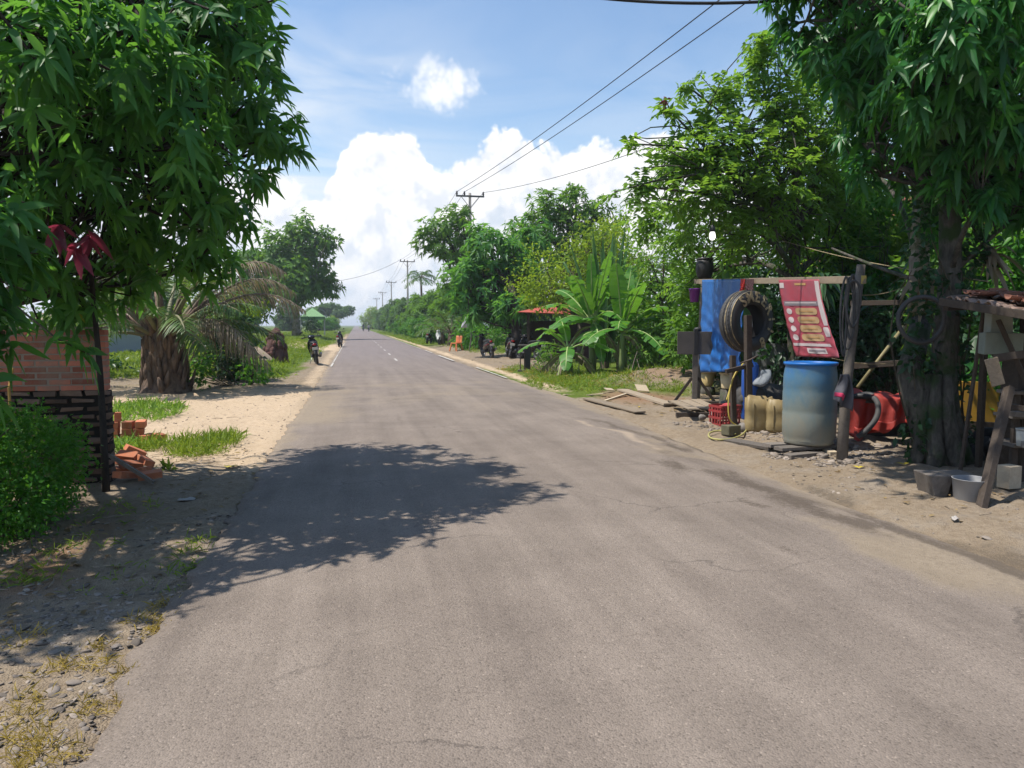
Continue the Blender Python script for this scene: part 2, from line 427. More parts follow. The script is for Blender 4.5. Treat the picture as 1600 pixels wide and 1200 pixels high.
def axis(parts):
    o = []
    for a, b, st in parts: o += list(np.arange(a, b, st))
    return np.array(o+[parts[-1][1]])
def build_ground():
    xs = np.concatenate([-np.geomspace(1500, 14, 26), axis([(-13, -6, .35), (-6, -.4, .08), (-.4, 3.6, .5), (3.6, 9, .08), (9, 16, .35)]), np.geomspace(17, 1500, 26)])
    ys = np.concatenate([-np.geomspace(300, 6, 10), axis([(-5, 1.5, .4), (1.5, 12, .08), (12, 26, .16), (26, 70, .6)]), np.geomspace(72, 2500, 40)])
    X, Y = np.meshgrid(xs, ys); x = X.ravel(); y = Y.ravel(); z = gh(x, y)
    n = fbm(x*.9, y*.9, 21); n2 = fbm(x*2.7, y*2.7, 31)
    wob = (n-.5)*2.2
    L = 1-sstep(1, 1.5, x); Rr = sstep(2.5, 3, x)
    # sand: the drive on the left, the far crossing, the pale edge on the right
    sand = L*sstep(8.2, 9.6, y+wob)*(1-sstep(17.5, 20, y+wob*1.5))*(1-sstep(4.5, 7, -x+wob))
    sand = np.maximum(sand, L*sstep(42, 46, y)*(1-sstep(54, 60, y))*(1-sstep(3.6, 5.5, -x+wob)))
    sand = np.maximum(sand, L*np.exp(-((x+1.15)/.30)**2)*.62*sstep(14, 20, y)*(1-sstep(80, 130, y)))
    sand = np.maximum(sand, L*np.exp(-((x+6.3)/1.2)**2-((y-38)/2.5)**2))
    sand = np.maximum(sand, Rr*np.exp(-((x-4.55)/.32)**2)*.75*sstep(14, 18, y)*(1-sstep(90, 150, y)))
    # trodden dirt
    dirt = L*(1-sstep(9.5, 12, y+wob))*(1-sstep(6, 9, -x))
    dirt = np.maximum(dirt, L*.8*(1-sstep(1.5, 2.3, -x+wob*.4))*(1-sstep(110, 160, y)))
    dirt = np.maximum(dirt, L*sstep(15, 17, y)*(1-sstep(21, 23, y))*(1-sstep(9, 12, -x))*.75)
    dirt = np.maximum(dirt, Rr*(1-sstep(13.5, 16.5, y+wob))*(1-sstep(9.5, 13, x)))
    dirt = np.maximum(dirt, Rr*sstep(24, 26.5, y+wob)*(1-sstep(44, 60, y))*(1-sstep(6.6, 8.2, x+wob)))
    dirt = np.maximum(dirt, Rr*np.exp(-((x-7.4)/1.6)**2-((y-17)/1.8)**2))
    dirt = np.maximum(dirt, Rr*sstep(8, 9, x)*(1-sstep(14, 18, y))*(1-sstep(16, 20, x)))
    # oil-dark strip on the right, dark patches at bench, hedge and palm
    dark = np.exp(-((x-(3.95-.07*(y-5)))/.42)**2)*sstep(1.5, 3, y)*(1-sstep(7, 9, y))*.9
    dark = np.maximum(dark, np.exp(-((x-6.4)/.9)**2-((y-8.0)/.8)**2)*1.0)
    dark = np.maximum(dark, L*np.exp(-((x+2.55)/.5)**2)*(1-sstep(7, 9, y))*sstep(4.2, 5.2, y)*.85)
    dark = np.maximum(dark, L*np.exp(-((x+4.2)/1.8)**2-((y-18)/1.6)**2)*.7)
    dark = dark*np.clip(fbm(x*4.3, y*1.5, 47, 6)*4-1.4, .1, 1)
    # reddish soil
    red = Rr*np.exp(-((x-5.6)/.9)**2-((y-14.3)/1.5)**2)*.9
    red = np.maximum(red, L*np.exp(-((x+1.9)/.45)**2)*(1-sstep(6, 8, y))*.5*n2*2)
    red = np.maximum(red, Rr*np.exp(-((x-7.4)/1.2)**2-((y-17)/1.2)**2)*.6)
    C1 = np.clip(np.stack([sand, dirt, dark, np.ones_like(x)], 1), 0, 1); C2 = np.clip(np.stack([red, n, n2, np.ones_like(x)], 1), 0, 1)
    nx, ny = len(xs), len(ys); idx = np.arange(nx*ny).reshape(ny, nx)
    F = np.stack([idx[:-1, :-1], idx[:-1, 1:], idx[1:, 1:], idx[1:, :-1]], -1).reshape(-1, 4)
    m, t, out = nt('soil'); v = coords(t, 'Object')
    s1 = attr(t, 'mask'); q1 = t.nodes.new('ShaderNodeSeparateColor'); t.links.new(s1.outputs['Color'], q1.inputs[0])
    s2 = attr(t, 'mask2'); q2 = t.nodes.new('ShaderNodeSeparateColor'); t.links.new(s2.outputs['Color'], q2.inputs[0])
    na = noise(t, 1.6, 8, .68, v); nb = noise(t, 14, 6, .7, v); nc = noise(t, 75, 3, .6, v); nd = noise(t, .35, 4, .6, v)
    vo = t.nodes.new('ShaderNodeTexVoronoi'); vo.inputs['Scale'].default_value = 42; t.links.new(v, vo.inputs['Vector'])
    vo2 = t.nodes.new('ShaderNodeTexVoronoi'); vo2.inputs['Scale'].default_value = 95; t.links.new(v, vo2.inputs['Vector'])
    grit = math_(t, 'ADD', math_(t, 'MULTIPLY', nb.outputs[0], .6), math_(t, 'MULTIPLY', nc.outputs[0], .4))
    grass = ramp(t, [(.3, (.045, .075, .012)), (.5, (.085, .125, .018)), (.7, (.13, .14, .03)), (.85, (.20, .17, .07))], math_(t, 'MULTIPLY_ADD', nd.outputs[0], .5, math_(t, 'MULTIPLY', nb.outputs[0], .5))).outputs[0]
    sandc = ramp(t, [(.25, (.30, .215, .135)), (.5, (.47, .36, .245)), (.75, (.58, .46, .33))], grit).outputs[0]
    dirtc = ramp(t, [(.25, (.12, .088, .058)), (.48, (.225, .175, .122)), (.75, (.33, .27, .195))], grit).outputs[0]
    stones = ramp(t, [(0, (.14, .125, .115)), (.35, (.25, .21, .165)), (.7, (.31, .265, .21)), (1, (.19, .16, .13))], vo.outputs['Color']).outputs[0]
    dirtc = mixc(t, math_(t, 'MULTIPLY', ramp(t, [(.5, 0.0), (.62, .75)], na.outputs[0]).outputs[0], .8), dirtc, stones)
    def msk(o, sharp=.22):
        k = math_(t, 'ADD', o, math_(t, 'MULTIPLY_ADD', grit, .9, math_(t, 'MULTIPLY_ADD', na.outputs[0], .8, -.85)))
        return ramp(t, [(.5-sharp, 0.0), (.5+sharp, 1.0)], k).outputs[0]
    c = mixc(t, msk(q1.outputs[1]), grass, dirtc); c = mixc(t, msk(q1.outputs[0]), c, sandc)
    c = mixc(t, math_(t, 'MULTIPLY', msk(q2.outputs[0]), .75), c, (.22, .125, .07))
    kd = math_(t, 'ADD', q1.outputs[2], math_(t, 'MULTIPLY_ADD', grit, 2.6, math_(t, 'MULTIPLY_ADD', na.outputs[0], 1.6, -2.25)))
    c = mixc(t, math_(t, 'MULTIPLY', ramp(t, [(.3, 0.0), (.75, 1.0)], kd).outputs[0], .7), c, (.085, .066, .048))
    b = N_(t, 'ShaderNodeBsdfPrincipled', Roughness=.95); b.inputs['Specular IOR Level'].default_value = .1
    t.links.new(c, b.inputs['Base Color'])
    h = math_(t, 'ADD', math_(t, 'MULTIPLY', nb.outputs[0], 1.4), math_(t, 'ADD', math_(t, 'MULTIPLY', nc.outputs[0], .5), math_(t, 'MULTIPLY', vo2.outputs['Distance'], -.5)))
    t.links.new(bump(t, h, .75, .02), b.inputs['Normal']); t.links.new(b.outputs[0], out.inputs[0])
    tag(np_mesh('ground', np.stack([x, y, z], 1), [F], m, None, True, None, {'mask': C1, 'mask2': C2}), kind='structure')
build_ground()

def build_road():
    ys = np.concatenate([-np.geomspace(60, 2, 8), axis([(-1.5, 1.5, .3), (1.5, 14, .055), (14, 40, .25), (40, 100, 2)]), np.geomspace(103, 1800, 40)])
    us = np.concatenate([[0, 0.0], np.linspace(0, .06, 4)[1:], np.linspace(.06, .66, 34)[1:], np.linspace(.66, .985, 40)[1:], [1.0, 1.0]])
    U, Y = np.meshgrid(us, ys); u = U.ravel(); y = Y.ravel()
    near = 1-sstep(30, 60, y)
    rag = (fbm(y*1.1, y*0, 61)-.5)*.12+(fbm(y*7, y*0+3, 62, 3)-.5)*.15
    ragr = (fbm(y*.7, y*0+9, 63)-.5)*.5+(fbm(y*6, y*0+3, 64, 3)-.5)*.16
    xl = XL+rag*near; xr = road_right(y)+ragr*near*sstep(1, 4, 18-y)
    x = xl+(xr-xl)*u
    s = (x-XL)/(XR-XL)
    z = .018+.05*(1-((s-.5)/.5)**2)+(fbm(x*.8, y*.8, 71)-.5)*.02*near
    z = z+.0*u
    z -= .02*sstep(.72, .98, u)+.03*sstep(.90, .985, u)*(1-sstep(12, 15, y))
    j = np.tile(np.arange(len(us)), len(ys)); z[(j == 0) | (j == len(us)-1)] = -.09
    n = fbm(x*1.2, y*1.2, 81); n2 = fbm(x*3.5, y*3.5, 82)
    dusty = sstep(3.2, 4.3, x+(n-.5)*2.2)*(1-sstep(8, 11.5, y))*.95
    dusty = np.maximum(dusty, (1-sstep(-.95, -.62, x+(n2-.5)*.4))*.7*sstep(7, 10, y)*(1-sstep(60, 100, y)))
    dusty = np.maximum(dusty, sstep(XR-.35, XR+.05, x+(n2-.5)*.4)*.9*(1-sstep(60, 100, y)))
    dusty = np.maximum(dusty, (1-sstep(-.9, .2, x+(n-.5)*1.5))*sstep(10.5, 12.5, y)*(1-sstep(17, 20, y))*.9)
    dusty = np.maximum(dusty, .45*np.exp(-((x-1.5)/3)**2-((y-17)/5)**2)*n*1.6)
    cx = 3.35+.085*(11-y)+.10*np.sin(y*2.1)+.06*np.sin(y*5.3)
    crack = np.clip(fbm(x*5, y*3, 49)*2.6-.5, 0, 1)*np.exp(-((x-cx)/.075)**2)*sstep(8.1, 8.5, y)*(1-sstep(10.9, 11.3, y))
    dark = np.exp(-((x-cx-.32)/.24)**2)*sstep(7.6, 8.4, y)*(1-sstep(10.6, 12.2, y))*.9
    dark = np.maximum(dark, np.exp(-((x-cx+.3)/.35)**2)*sstep(7.3, 8.4, y)*(1-sstep(9, 10.4, y))*.55)
    dark = np.maximum(dark, np.exp(-((x-(3.75-.16*(y-5)))/.36)**2)*sstep(2.5, 3.6, y)*(1-sstep(7, 8.6, y))*.95)
    for px, py, rr in ((1225, 868, .1), (1250, 778, .09), (1130, 760, .25), (1180, 800, .2), (1380, 700, .1)):
        p = G(px, py); dark = np.maximum(dark, np.exp(-((x-p.x)/rr)**2-((y-p.y)/(rr*1.8))**2)*.8)
    dark = np.maximum(dark, .55*np.exp(-((x-(3.95-.10*(y-4)))/.75)**2)*sstep(1.5, 3, y)*(1-sstep(8, 10, y)))*np.clip(fbm(x*4.3, y*1.5, 47, 6)*4-1.35, .1, 1)
    C = np.clip(np.stack([dusty, dark, crack, np.ones_like(x)], 1), 0, 1)
    C2 = np.clip(np.stack([sstep(12, 45, y), s, n, np.ones_like(x)], 1), 0, 1)
    nx, ny = len(us), len(ys); idx = np.arange(nx*ny).reshape(ny, nx)
    F = np.stack([idx[:-1, :-1], idx[:-1, 1:], idx[1:, 1:], idx[1:, :-1]], -1).reshape(-1, 4)
    m, t, out = nt('asphalt'); v = coords(t, 'Object')
    s1 = attr(t, 'mask'); q = t.nodes.new('ShaderNodeSeparateColor'); t.links.new(s1.outputs['Color'], q.inputs[0])
    s2 = attr(t, 'mask2'); q2 = t.nodes.new('ShaderNodeSeparateColor'); t.links.new(s2.outputs['Color'], q2.inputs[0])
    na = noise(t, 1.1, 7, .65, v); nb = noise(t, 22, 5, .7, v); nc = noise(t, 130, 2, .6, v); long = noise(t, 1.0, 5, .6, coords(t, 'Object', (3.2, .16, 1)))
    vo = t.nodes.new('ShaderNodeTexVoronoi'); vo.inputs['Scale'].default_value = 125; t.links.new(v, vo.inputs['Vector'])
    vs = t.nodes.new('ShaderNodeTexVoronoi'); vs.inputs['Scale'].default_value = 30; t.links.new(v, vs.inputs['Vector'])
    crk = t.nodes.new('ShaderNodeTexVoronoi'); crk.feature = 'DISTANCE_TO_EDGE'; crk.inputs['Scale'].default_value = .9
    wv = t.nodes.new('ShaderNodeVectorMath'); wv.operation = 'MULTIPLY_ADD'; t.links.new(na.outputs['Color'], wv.inputs[0]); wv.inputs[1].default_value = (.9, .9, 0); t.links.new(v, wv.inputs[2]); t.links.new(wv.outputs[0], crk.inputs['Vector'])
    crm = math_(t, 'MULTIPLY', ramp(t, [(.0, 1.0), (.012, 0.0)], crk.outputs['Distance']).outputs[0], ramp(t, [(.52, 0.0), (.6, .8)], noise(t, .55, 3, .5, v).outputs[0]).outputs[0])
    base = ramp(t, [(.3, (.126, .102, .084)), (.52, (.194, .159, .131)), (.75, (.268, .222, .184))], math_(t, 'ADD', math_(t, 'MULTIPLY', na.outputs[0], .5), math_(t, 'MULTIPLY', long.outputs[0], .5))).outputs[0]
    far = mixc(t, q2.outputs[0], base, mixc(t, long.outputs[0], (.15, .125, .118), (.21, .178, .168)))
    agg = ramp(t, [(0, .5), (.2, .8), (.45, 1.0), (.8, 1.08), (.92, 1.3), (1, 1.9)], vo.outputs['Color']).outputs[0]
    c = mixc(t, .9, far, agg, 'MULTIPLY')
    pit = ramp(t, [(.0, 0.0), (.09, 0.0), (.13, 1.0)], vs.outputs['Distance']).outputs[0]   # lost stones
    sel = ramp(t, [(.60, 1.0), (.66, 0.0)], vs.outputs['Color']).outputs[0]
    pitm = math_(t, 'MAXIMUM', pit, sel)
    c = mixc(t, math_(t, 'MULTIPLY_ADD', pitm, -.6, .6), c, (.07, .06, .052))
    c = mixc(t, math_(t, 'MULTIPLY', crm, .7), c, (.045, .038, .033))
    spk = ramp(t, [(.66, 0.0), (.72, 1.0)], nb.outputs[0]).outputs[0]
    c = mixc(t, math_(t, 'MULTIPLY', spk, .35), c, (.36, .31, .25))
    grit = math_(t, 'ADD', math_(t, 'MULTIPLY', nb.outputs[0], .55), math_(t, 'MULTIPLY', nc.outputs[0], .45))
    def msk(o, sharp=.25):
        k = math_(t, 'ADD', o, math_(t, 'MULTIPLY_ADD', grit, .9, math_(t, 'MULTIPLY_ADD', na.outputs[0], .9, -.9)))
        return ramp(t, [(.5-sharp, 0.0), (.5+sharp, 1.0)], k).outputs[0]
    dirtc = ramp(t, [(.25, (.135, .103, .07)), (.48, (.235, .187, .132)), (.75, (.34, .28, .205))], grit).outputs[0]
    c = mixc(t, math_(t, 'MULTIPLY', msk(q.outputs[0], .3), .85), c, dirtc)
    kd = math_(t, 'ADD', q.outputs[1], math_(t, 'MULTIPLY_ADD', grit, 2.6, math_(t, 'MULTIPLY_ADD', na.outputs[0], 1.8, -2.35)))
    c = mixc(t, math_(t, 'MULTIPLY', ramp(t, [(.25, 0.0), (.7, 1.0)], kd).outputs[0], .75), c, (.07, .053, .039))
    c = mixc(t, math_(t, 'MULTIPLY', msk(q.outputs[2], .3), .6), c, (.38, .30, .22))
    b = N_(t, 'ShaderNodeBsdfPrincipled', Roughness=.88); b.inputs['Specular IOR Level'].default_value = .25
    t.links.new(c, b.inputs['Base Color'])
    h = math_(t, 'ADD', math_(t, 'MULTIPLY', vo.outputs['Distance'], -.9), math_(t, 'ADD', math_(t, 'MULTIPLY', nb.outputs[0], .7), math_(t, 'MULTIPLY', pitm, .8)))
    t.links.new(bump(t, h, .55, .008), b.inputs['Normal']); t.links.new(b.outputs[0], out.inputs[0])
    tag(np_mesh('road', np.stack([x, y, z], 1), [F], m, None, True, None, {'mask': C, 'mask2': C2}), kind='structure')
build_road()
def road_z(x, y):
    s = (x-XL)/(XR-XL); return .018+.05*(1-((s-.5)/.5)**2)+.012

def build_marks():
    mk = mat('worn_white_paint', (.62, .60, .56), (.30, .27, .24), .8, scale=9, contrast=.12, bump_s=.1)
    b = MB()
    def strip(x0, y0, x1, y1, w):
        n = max(2, int((y1-y0)/.6))
        vs = []
        for i in range(n+1):
            k = i/n; x = x0+(x1-x0)*k; y = y0+(y1-y0)*k
            for s in (-1, 1):
                xx = x+s*w/2*random.uniform(.75, 1.05); vs.append((xx, y, road_z(xx, y)+.004+.01*(y > 60)))
        b.add(vs, [(2*i, 2*i+1, 2*i+3, 2*i+2) for i in range(n)])
    for y in (30.5, 36.5, 42.5, 48.5, 54.5, 60.5, 66.5, 72.5, 84, 96): strip(1.62, y, 1.62, y+2.0, .09 if y < 40 else .07)
    strip(-.86, 27.5, -.86, 30.2, .08); strip(-.86, 31, -.86, 38.5, .045); strip(-.86, 40, -.86, 62, .04)
    strip(3.93, 30.8, 3.93, 36.5, .13); strip(3.95, 40, 3.95, 44, .08); strip(3.95, 47, 3.95, 90, .06); strip(4.1, 20.5, 4.1, 26, .07)
    tag(b.build('road_marking', mk), kind='structure')
build_marks()
# ------------------------------------------------------------------ leaf and bark materials
ML = dict(
    mango=leafmat('mango_leaf', (.026, .10, .036), (.056, .20, .048), (.14, .32, .045), .46, .54, .32, odd=(.30, .28, .03)),
    mango_red=leafmat('young_red_leaf', (.09, .02, .035), (.17, .026, .05), (.26, .05, .07), .4, .4, .4, (.38, .04, .08)),
    rmango=leafmat('glossy_mango_leaf', (.016, .075, .028), (.036, .165, .038), (.09, .27, .038), .38, .46, .4),
    fruit=leafmat('fruit_tree_leaf', (.062, .150, .028), (.112, .25, .036), (.21, .36, .055), .46, .58, .3, odd=(.32, .20, .03)),
    far=leafmat('roadside_leaf', (.042, .115, .020), (.080, .195, .026), (.15, .29, .036), .5, .48, .28),
    far2=leafmat('roadside_dark_leaf', (.032, .082, .028), (.056, .13, .034), (.095, .185, .038), .5, .42, .3),
    yellow=leafmat('yellow_green_leaf', (.095, .18, .016), (.17, .285, .024), (.28, .38, .035), .5, .52, .25),
    hedge=leafmat('hedge_leaf', (.026, .11, .014), (.055, .20, .020), (.12, .29, .032), .45, .45, .3),
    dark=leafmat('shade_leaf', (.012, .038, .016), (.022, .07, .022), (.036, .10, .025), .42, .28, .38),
    cassava=leafmat('cassava_leaf', (.06, .15, .02), (.12, .25, .028), (.23, .36, .065), .5, .46, .3),
    palm=leafmat('palm_leaflet', (.03, .08, .022), (.06, .13, .03), (.12, .20, .04), .42, .36, .38),
    dry=leafmat('dry_leaflet', (.10, .08, .055), (.20, .165, .12), (.32, .27, .20), .8, .25, .15),
    banana=leafmat('banana_blade', (.05, .17, .03), (.085, .25, .035), (.17, .34, .05), .4, .46, .35),
    grass=leafmat('grass_blade', (.08, .15, .018), (.14, .235, .024), (.24, .31, .04), .5, .45, .25),
    drygrass=leafmat('dry_grass_blade', (.16, .13, .03), (.30, .22, .05), (.44, .34, .11), .6, .35, .2),
    spear=leafmat('spear_leaf', (.035, .10, .035), (.06, .15, .045), (.10, .20, .06), .45, .38, .32),
    litter=leafmat('fallen_leaf', (.09, .06, .035), (.20, .14, .07), (.34, .26, .13), .8, .2, .2, odd=(.5, .36, .03)),
)
MB_ = dict(
    dark=barkmat('dark_bark', (.052, .042, .036), (.02, .017, .015)),
    pale=barkmat('pale_bark', (.27, .235, .19), (.12, .10, .08), (.09, .10, .03)),
    mossy=barkmat('mossy_bark', (.115, .105, .088), (.028, .026, .023), (.038, .062, .024), 7),
    twig=barkmat('twig_bark', (.13, .11, .08), (.05, .04, .03)),
    palm=barkmat('palm_trunk', (.19, .135, .10), (.055, .04, .035)),
)

def unit_dirs(n, rng, up=0.0):
    v = rng.normal(size=(n, 3)); v[:, 2] += up; return nrm(v)
def crown_tips(lobes, dens, rng, inner=.45, uneven=.3, minz=None):
    """tips of the twigs through the volume of a crown made of overlapping uneven masses."""
    P, D = [], []
    for li, (c, r) in enumerate(lobes):
        r = np.array(r if hasattr(r, '__len__') else (r, r, r), float); c = np.array(c, float)
        n = max(4, int(dens*4*PI*np.mean(r)**2))
        u = unit_dirs(n, rng)
        k = rng.uniform(inner**2.2, 1, n)**(1/2.2)
        k *= 1+uneven*(2*fbm(u[:, 0]*2.3+li*7+u[:, 2]*3, u[:, 1]*2.3+u[:, 2]*2, li, 3)-1)*1.5
        p = c+u*k[:, None]*r
        keep = np.ones(n, bool)
        for lj, (c2, r2) in enumerate(lobes):
            if lj == li: continue
            r2 = np.array(r2 if hasattr(r2, '__len__') else (r2, r2, r2), float)
            keep &= np.sum(((p-np.array(c2))/(r2*.62))**2, 1) > 1
        if minz is not None: keep &= p[:, 2] > minz+rng.normal(size=n)*.08
        P.append(p[keep]); D.append(nrm(u/r)[keep])
    return np.concatenate(P), np.concatenate(D)

def whorls(P, D, k, L, W, droop, rng, up=.35, spread=(35, 105), Lvar=.5):
    n = len(P); ax = nrm(D+np.array([0, 0, up])+rng.normal(size=(n, 3))*.25)
    ref = nrm(rng.normal(size=(n, 3))); a = nrm(np.cross(ax, ref)); b = np.cross(ax, a)
    ph = (np.arange(k)[None, :]*2.39996+rng.uniform(0, 6.28, (n, 1)))+rng.normal(size=(n, k))*.2
    th = np.radians(rng.uniform(spread[0], spread[1], (n, k)))
    d = ax[:, None]*np.cos(th)[..., None]+(a[:, None]*np.cos(ph)[..., None]+b[:, None]*np.sin(ph)[..., None])*np.sin(th)[..., None]
    o = P[:, None]-ax[:, None]*rng.uniform(0, .55, (n, k, 1))*L*.8
    nn = np.repeat(ax[:, None], k, 1)+np.array([0, 0, .3])
    ll = L*rng.uniform(1-Lvar, 1+Lvar*.6, (n, k)); tone = np.repeat(rng.random(n)[:, None], k, 1)*.6+rng.random((n, k))*.4
    f = lambda z: z.reshape(-1, 3)
    return dict(O=f(o), D=f(d), N=f(nn), L=ll.ravel(), W=(ll*W/L).ravel(), droop=(droop*rng.uniform(.4, 1.5, (n, k))).ravel(), rnd=tone.ravel())
def pinnate(P, D, pairs, twig, L, W, droop, rng, up=.2):
    n = len(P); ax = nrm(D+np.array([0, 0, up])+rng.normal(size=(n, 3))*.45); z = np.array([0, 0, 1.0])
    side = nrm(np.cross(ax, z)+1e-4); nn = nrm(np.cross(side, ax))
    O, DD, NN, T = [], [], [], []
    tone = rng.random(n)
    for i in range(pairs):
        s = (i+.5)/pairs
        for sg in (-1, 1):
            O.append(P+ax*twig*(s-.6)-z*(twig*.35*s*s)); DD.append(nrm(ax*.55+side*sg+rng.normal(size=(n, 3))*.22-z*.15)); NN.append(nn+rng.normal(size=(n, 3))*.3); T.append(tone*.6+rng.random(n)*.4)
    m = len(O)*n; ll = L*rng.uniform(.7, 1.2, m)
    return dict(O=np.concatenate(O), D=np.concatenate(DD), N=np.concatenate(NN), L=ll, W=ll*W/L, droop=droop*rng.uniform(.4, 1.5, m), rnd=np.concatenate(T))
def scatter(P, D, k, L, W, droop, rng, spreadr=.1, up=.5):
    n = len(P)*k; O = np.repeat(P, k, 0)+rng.normal(size=(n, 3))*spreadr
    DD = nrm(np.repeat(D, k, 0)*.8+rng.normal(size=(n, 3))*.75); NN = np.repeat(D, k, 0)*.5+np.array([0, 0, up])+rng.normal(size=(n, 3))*.5
    ll = L*rng.uniform(.65, 1.25, n)
    return dict(O=O, D=DD, N=NN, L=ll, W=ll*W/L, droop=droop*rng.uniform(.3, 1.5, n), rnd=np.repeat(rng.random(len(P)), k)*.5+rng.random(n)*.5)

def bend(a, b, sag, rng, n=5):
    a = Vector(a); b = Vector(b); L = (b-a).length; off = Vector(rng.normal(size=3))*L*.07
    return [a.lerp(b, i/n)+(off+Vector((0, 0, sag*L)))*math.sin(PI*i/n) for i in range(n+1)]

def tree(name, label, cat, base, lobes, bark, leaf, trunk, tr, cfg, seed, group=None, dens=3.2, limbs=1, twigs=7, inner=.45, uneven=.3, seg=1, fork=None, minz=None, extra=None, parts=('trunk', 'crown')):
    """trunk: polyline above base (offsets), tr: radius at foot; lobes in world space."""
    rng = np.random.default_rng(seed)
    bx = Vector(base); root = thing(name, label, cat, bx, 0, group)
    loc = [(tuple(np.array(c)-np.array(bx)), r) for c, r in lobes]
    w = MB(); tp = [Vector(p) for p in trunk]; n = len(tp)
    w.tube(tp, [tr*(1.35 if i == 0 else 1)*(1-.45*i/max(1, n-1)) for i in range(n)], 9)
    top = tp[-1]; P, D = crown_tips(loc, dens, rng, inner, uneven, None if minz is None else minz-bx.z)
    if limbs:
        for li, (c, r) in enumerate(loc):
            rr = np.mean(r); start = min(tp[1:], key=lambda q: (q-Vector(c)).length+(0 if q.z < c[2] else 3)) if n > 2 else top
            r0 = tr*.42*min(1, .12+rr/.75)
            pts = bend(start, c, .08, rng, 6); w.tube(pts, [r0*(1-.7*i/6)+.008 for i in range(7)], 6)
            near = np.argsort(np.sum((P-np.array(c))**2, 1))[:max(1, int(len(P)*.5))]
            sel = rng.choice(near, min(twigs, len(near)), replace=False)
            for q in sel:
                s0 = pts[rng.integers(2, 6)]; w.tube(bend(s0, P[q], .04, rng, 4), [r0*.3*(1-.75*i/4)+.004 for i in range(5)], 4, False)
    w.build(parts[0], bark, root, True)
    mode = cfg.pop('mode', 'whorl'); cfg = dict(cfg)
    lv = {'whorl': whorls, 'pinnate': pinnate, 'scatter': scatter}[mode](P, D, rng=rng, **cfg)
    leaves(parts[1], mat=leaf, parent=root, seg=seg, **lv)
    return root, P+np.array(bx), D
def AL(px, py, Y, rpx, rz=None, ry=None):                    # a crown mass seen at a photo pixel, at its own distance
    p = A(px, py, Y); k = mpp(p)
    r = rpx*k; return (tuple(p), (r, (ry*k if ry else r), (rz*k if rz else r)))

# ------------------------------------------------------------------ the big mango beside the brick wall
lob = [AL(335, 55, 6.2, 112), AL(395, 185, 7.0, 76), AL(240, 150, 5.6, 125), AL(90, 90, 6.2, 150), AL(120, 250, 5.8, 110), AL(310, 285, 6.2, 100), AL(210, 350, 7.2, 100), AL(60, 370, 6.8, 90),
       AL(310, 392, 7.9, 66), AL(195, 425, 7.9, 58), AL(95, 462, 7.3, 56), AL(345, 415, 8.0, 30), AL(130, 478, 7.6, 26), AL(300, -120, 6.4, 120), AL(150, -150, 6.8, 190), AL(-90, 0, 6.4, 190), AL(-120, 250, 6.2, 160), AL(20, -330, 7.4, 190), AL(400, 65, 7.4, 52), AL(365, 330, 7.6, 46), AL(440, 226, 7.5, 26), AL(425, 120, 7.4, 34), AL(410, 275, 7.5, 28), AL(375, -30, 7.6, 75), AL(330, 130, 8.4, 90), AL(200, 60, 8.6, 120), AL(280, 250, 8.8, 80), AL(60, 80, 5.0, 120), AL(190, 50, 5.2, 95), ((-3.4, 4.9, 4.0), (.75, .6, .6)), ((-4.2, 4.6, 4.5), (.8, .6, .6)), ((-2.9, 4.5, 3.5), (.5, .4, .4)), ((-3.6, 4.2, 4.2), (.6, .5, .5))]
mb = Vector((-3.75, 8.5, ghz(-3.75, 8.5)))
mango, P_, D_ = tree('mango_tree', 'large dark green mango tree behind the brick wall, its leaning crown shading the road', 'tree', mb, lob, MB_['dark'], ML['mango'],
     [(0, 0, -.1), (.04, -.05, .8), (.12, -.2, 1.6), (.1, -.5, 2.3), (.2, -.9, 3.2), (.2, -1.0, 4.3)], .17, dict(k=9, L=.16, W=.045, droop=.45), 11, dens=23, twigs=12, inner=.25, uneven=.65, seg=3)
def spray(name, label, cat, at, axis, k, L, W, leaf, seed, stem_to=None, parent=None, droop=.45, spread=(50, 95)):
    rng = np.random.default_rng(seed); lv = whorls(np.array([at], float), nrm(np.array([axis], float)), k, L, W, droop, rng, .0, spread)
    o = leaves('leaf_spray', mat=leaf, parent=parent, seg=4, **lv); return o
for i, (px, py, Y, L) in enumerate([(92, 358, 5.3, .17), (138, 372, 5.4, .14), (120, 395, 5.4, .16)]):
    p = A(px, py, Y)-mb; o = spray('young_leaves', '', '', tuple(p), (.3, -.3, -.6), 6, L, .06, ML['mango_red'], 40+i, parent=mango, spread=(25, 75)); o.name = 'young_leaves'
    if i == 0: tag(o, 'drooping crimson young leaves')
# small close tree whose big leaves reach in at the frame's edge
lob = [AL(-30, 440, 4.8, 75), AL(-95, 500, 4.6, 90), AL(0, 335, 4.7, 55), AL(-75, 590, 4.5, 60), AL(8, 520, 4.7, 30), AL(-120, 380, 4.4, 100), AL(40, 400, 5.0, 32)]
sb = Vector((-3.1, 4.4, 0)); sb.z = ghz(sb.x, sb.y)
tree('mango_sapling', 'young mango with big bright leaves reaching in above the clipped hedge', 'tree', sb, lob, MB_['twig'], ML['mango'],
     [(0, 0, -.05), (.03, .05, .6), (.1, .1, 1.2), (.15, .15, 1.7)], .035, dict(k=8, L=.185, W=.05, droop=.45), 15, dens=22, twigs=5, inner=.35, uneven=.35, seg=4)

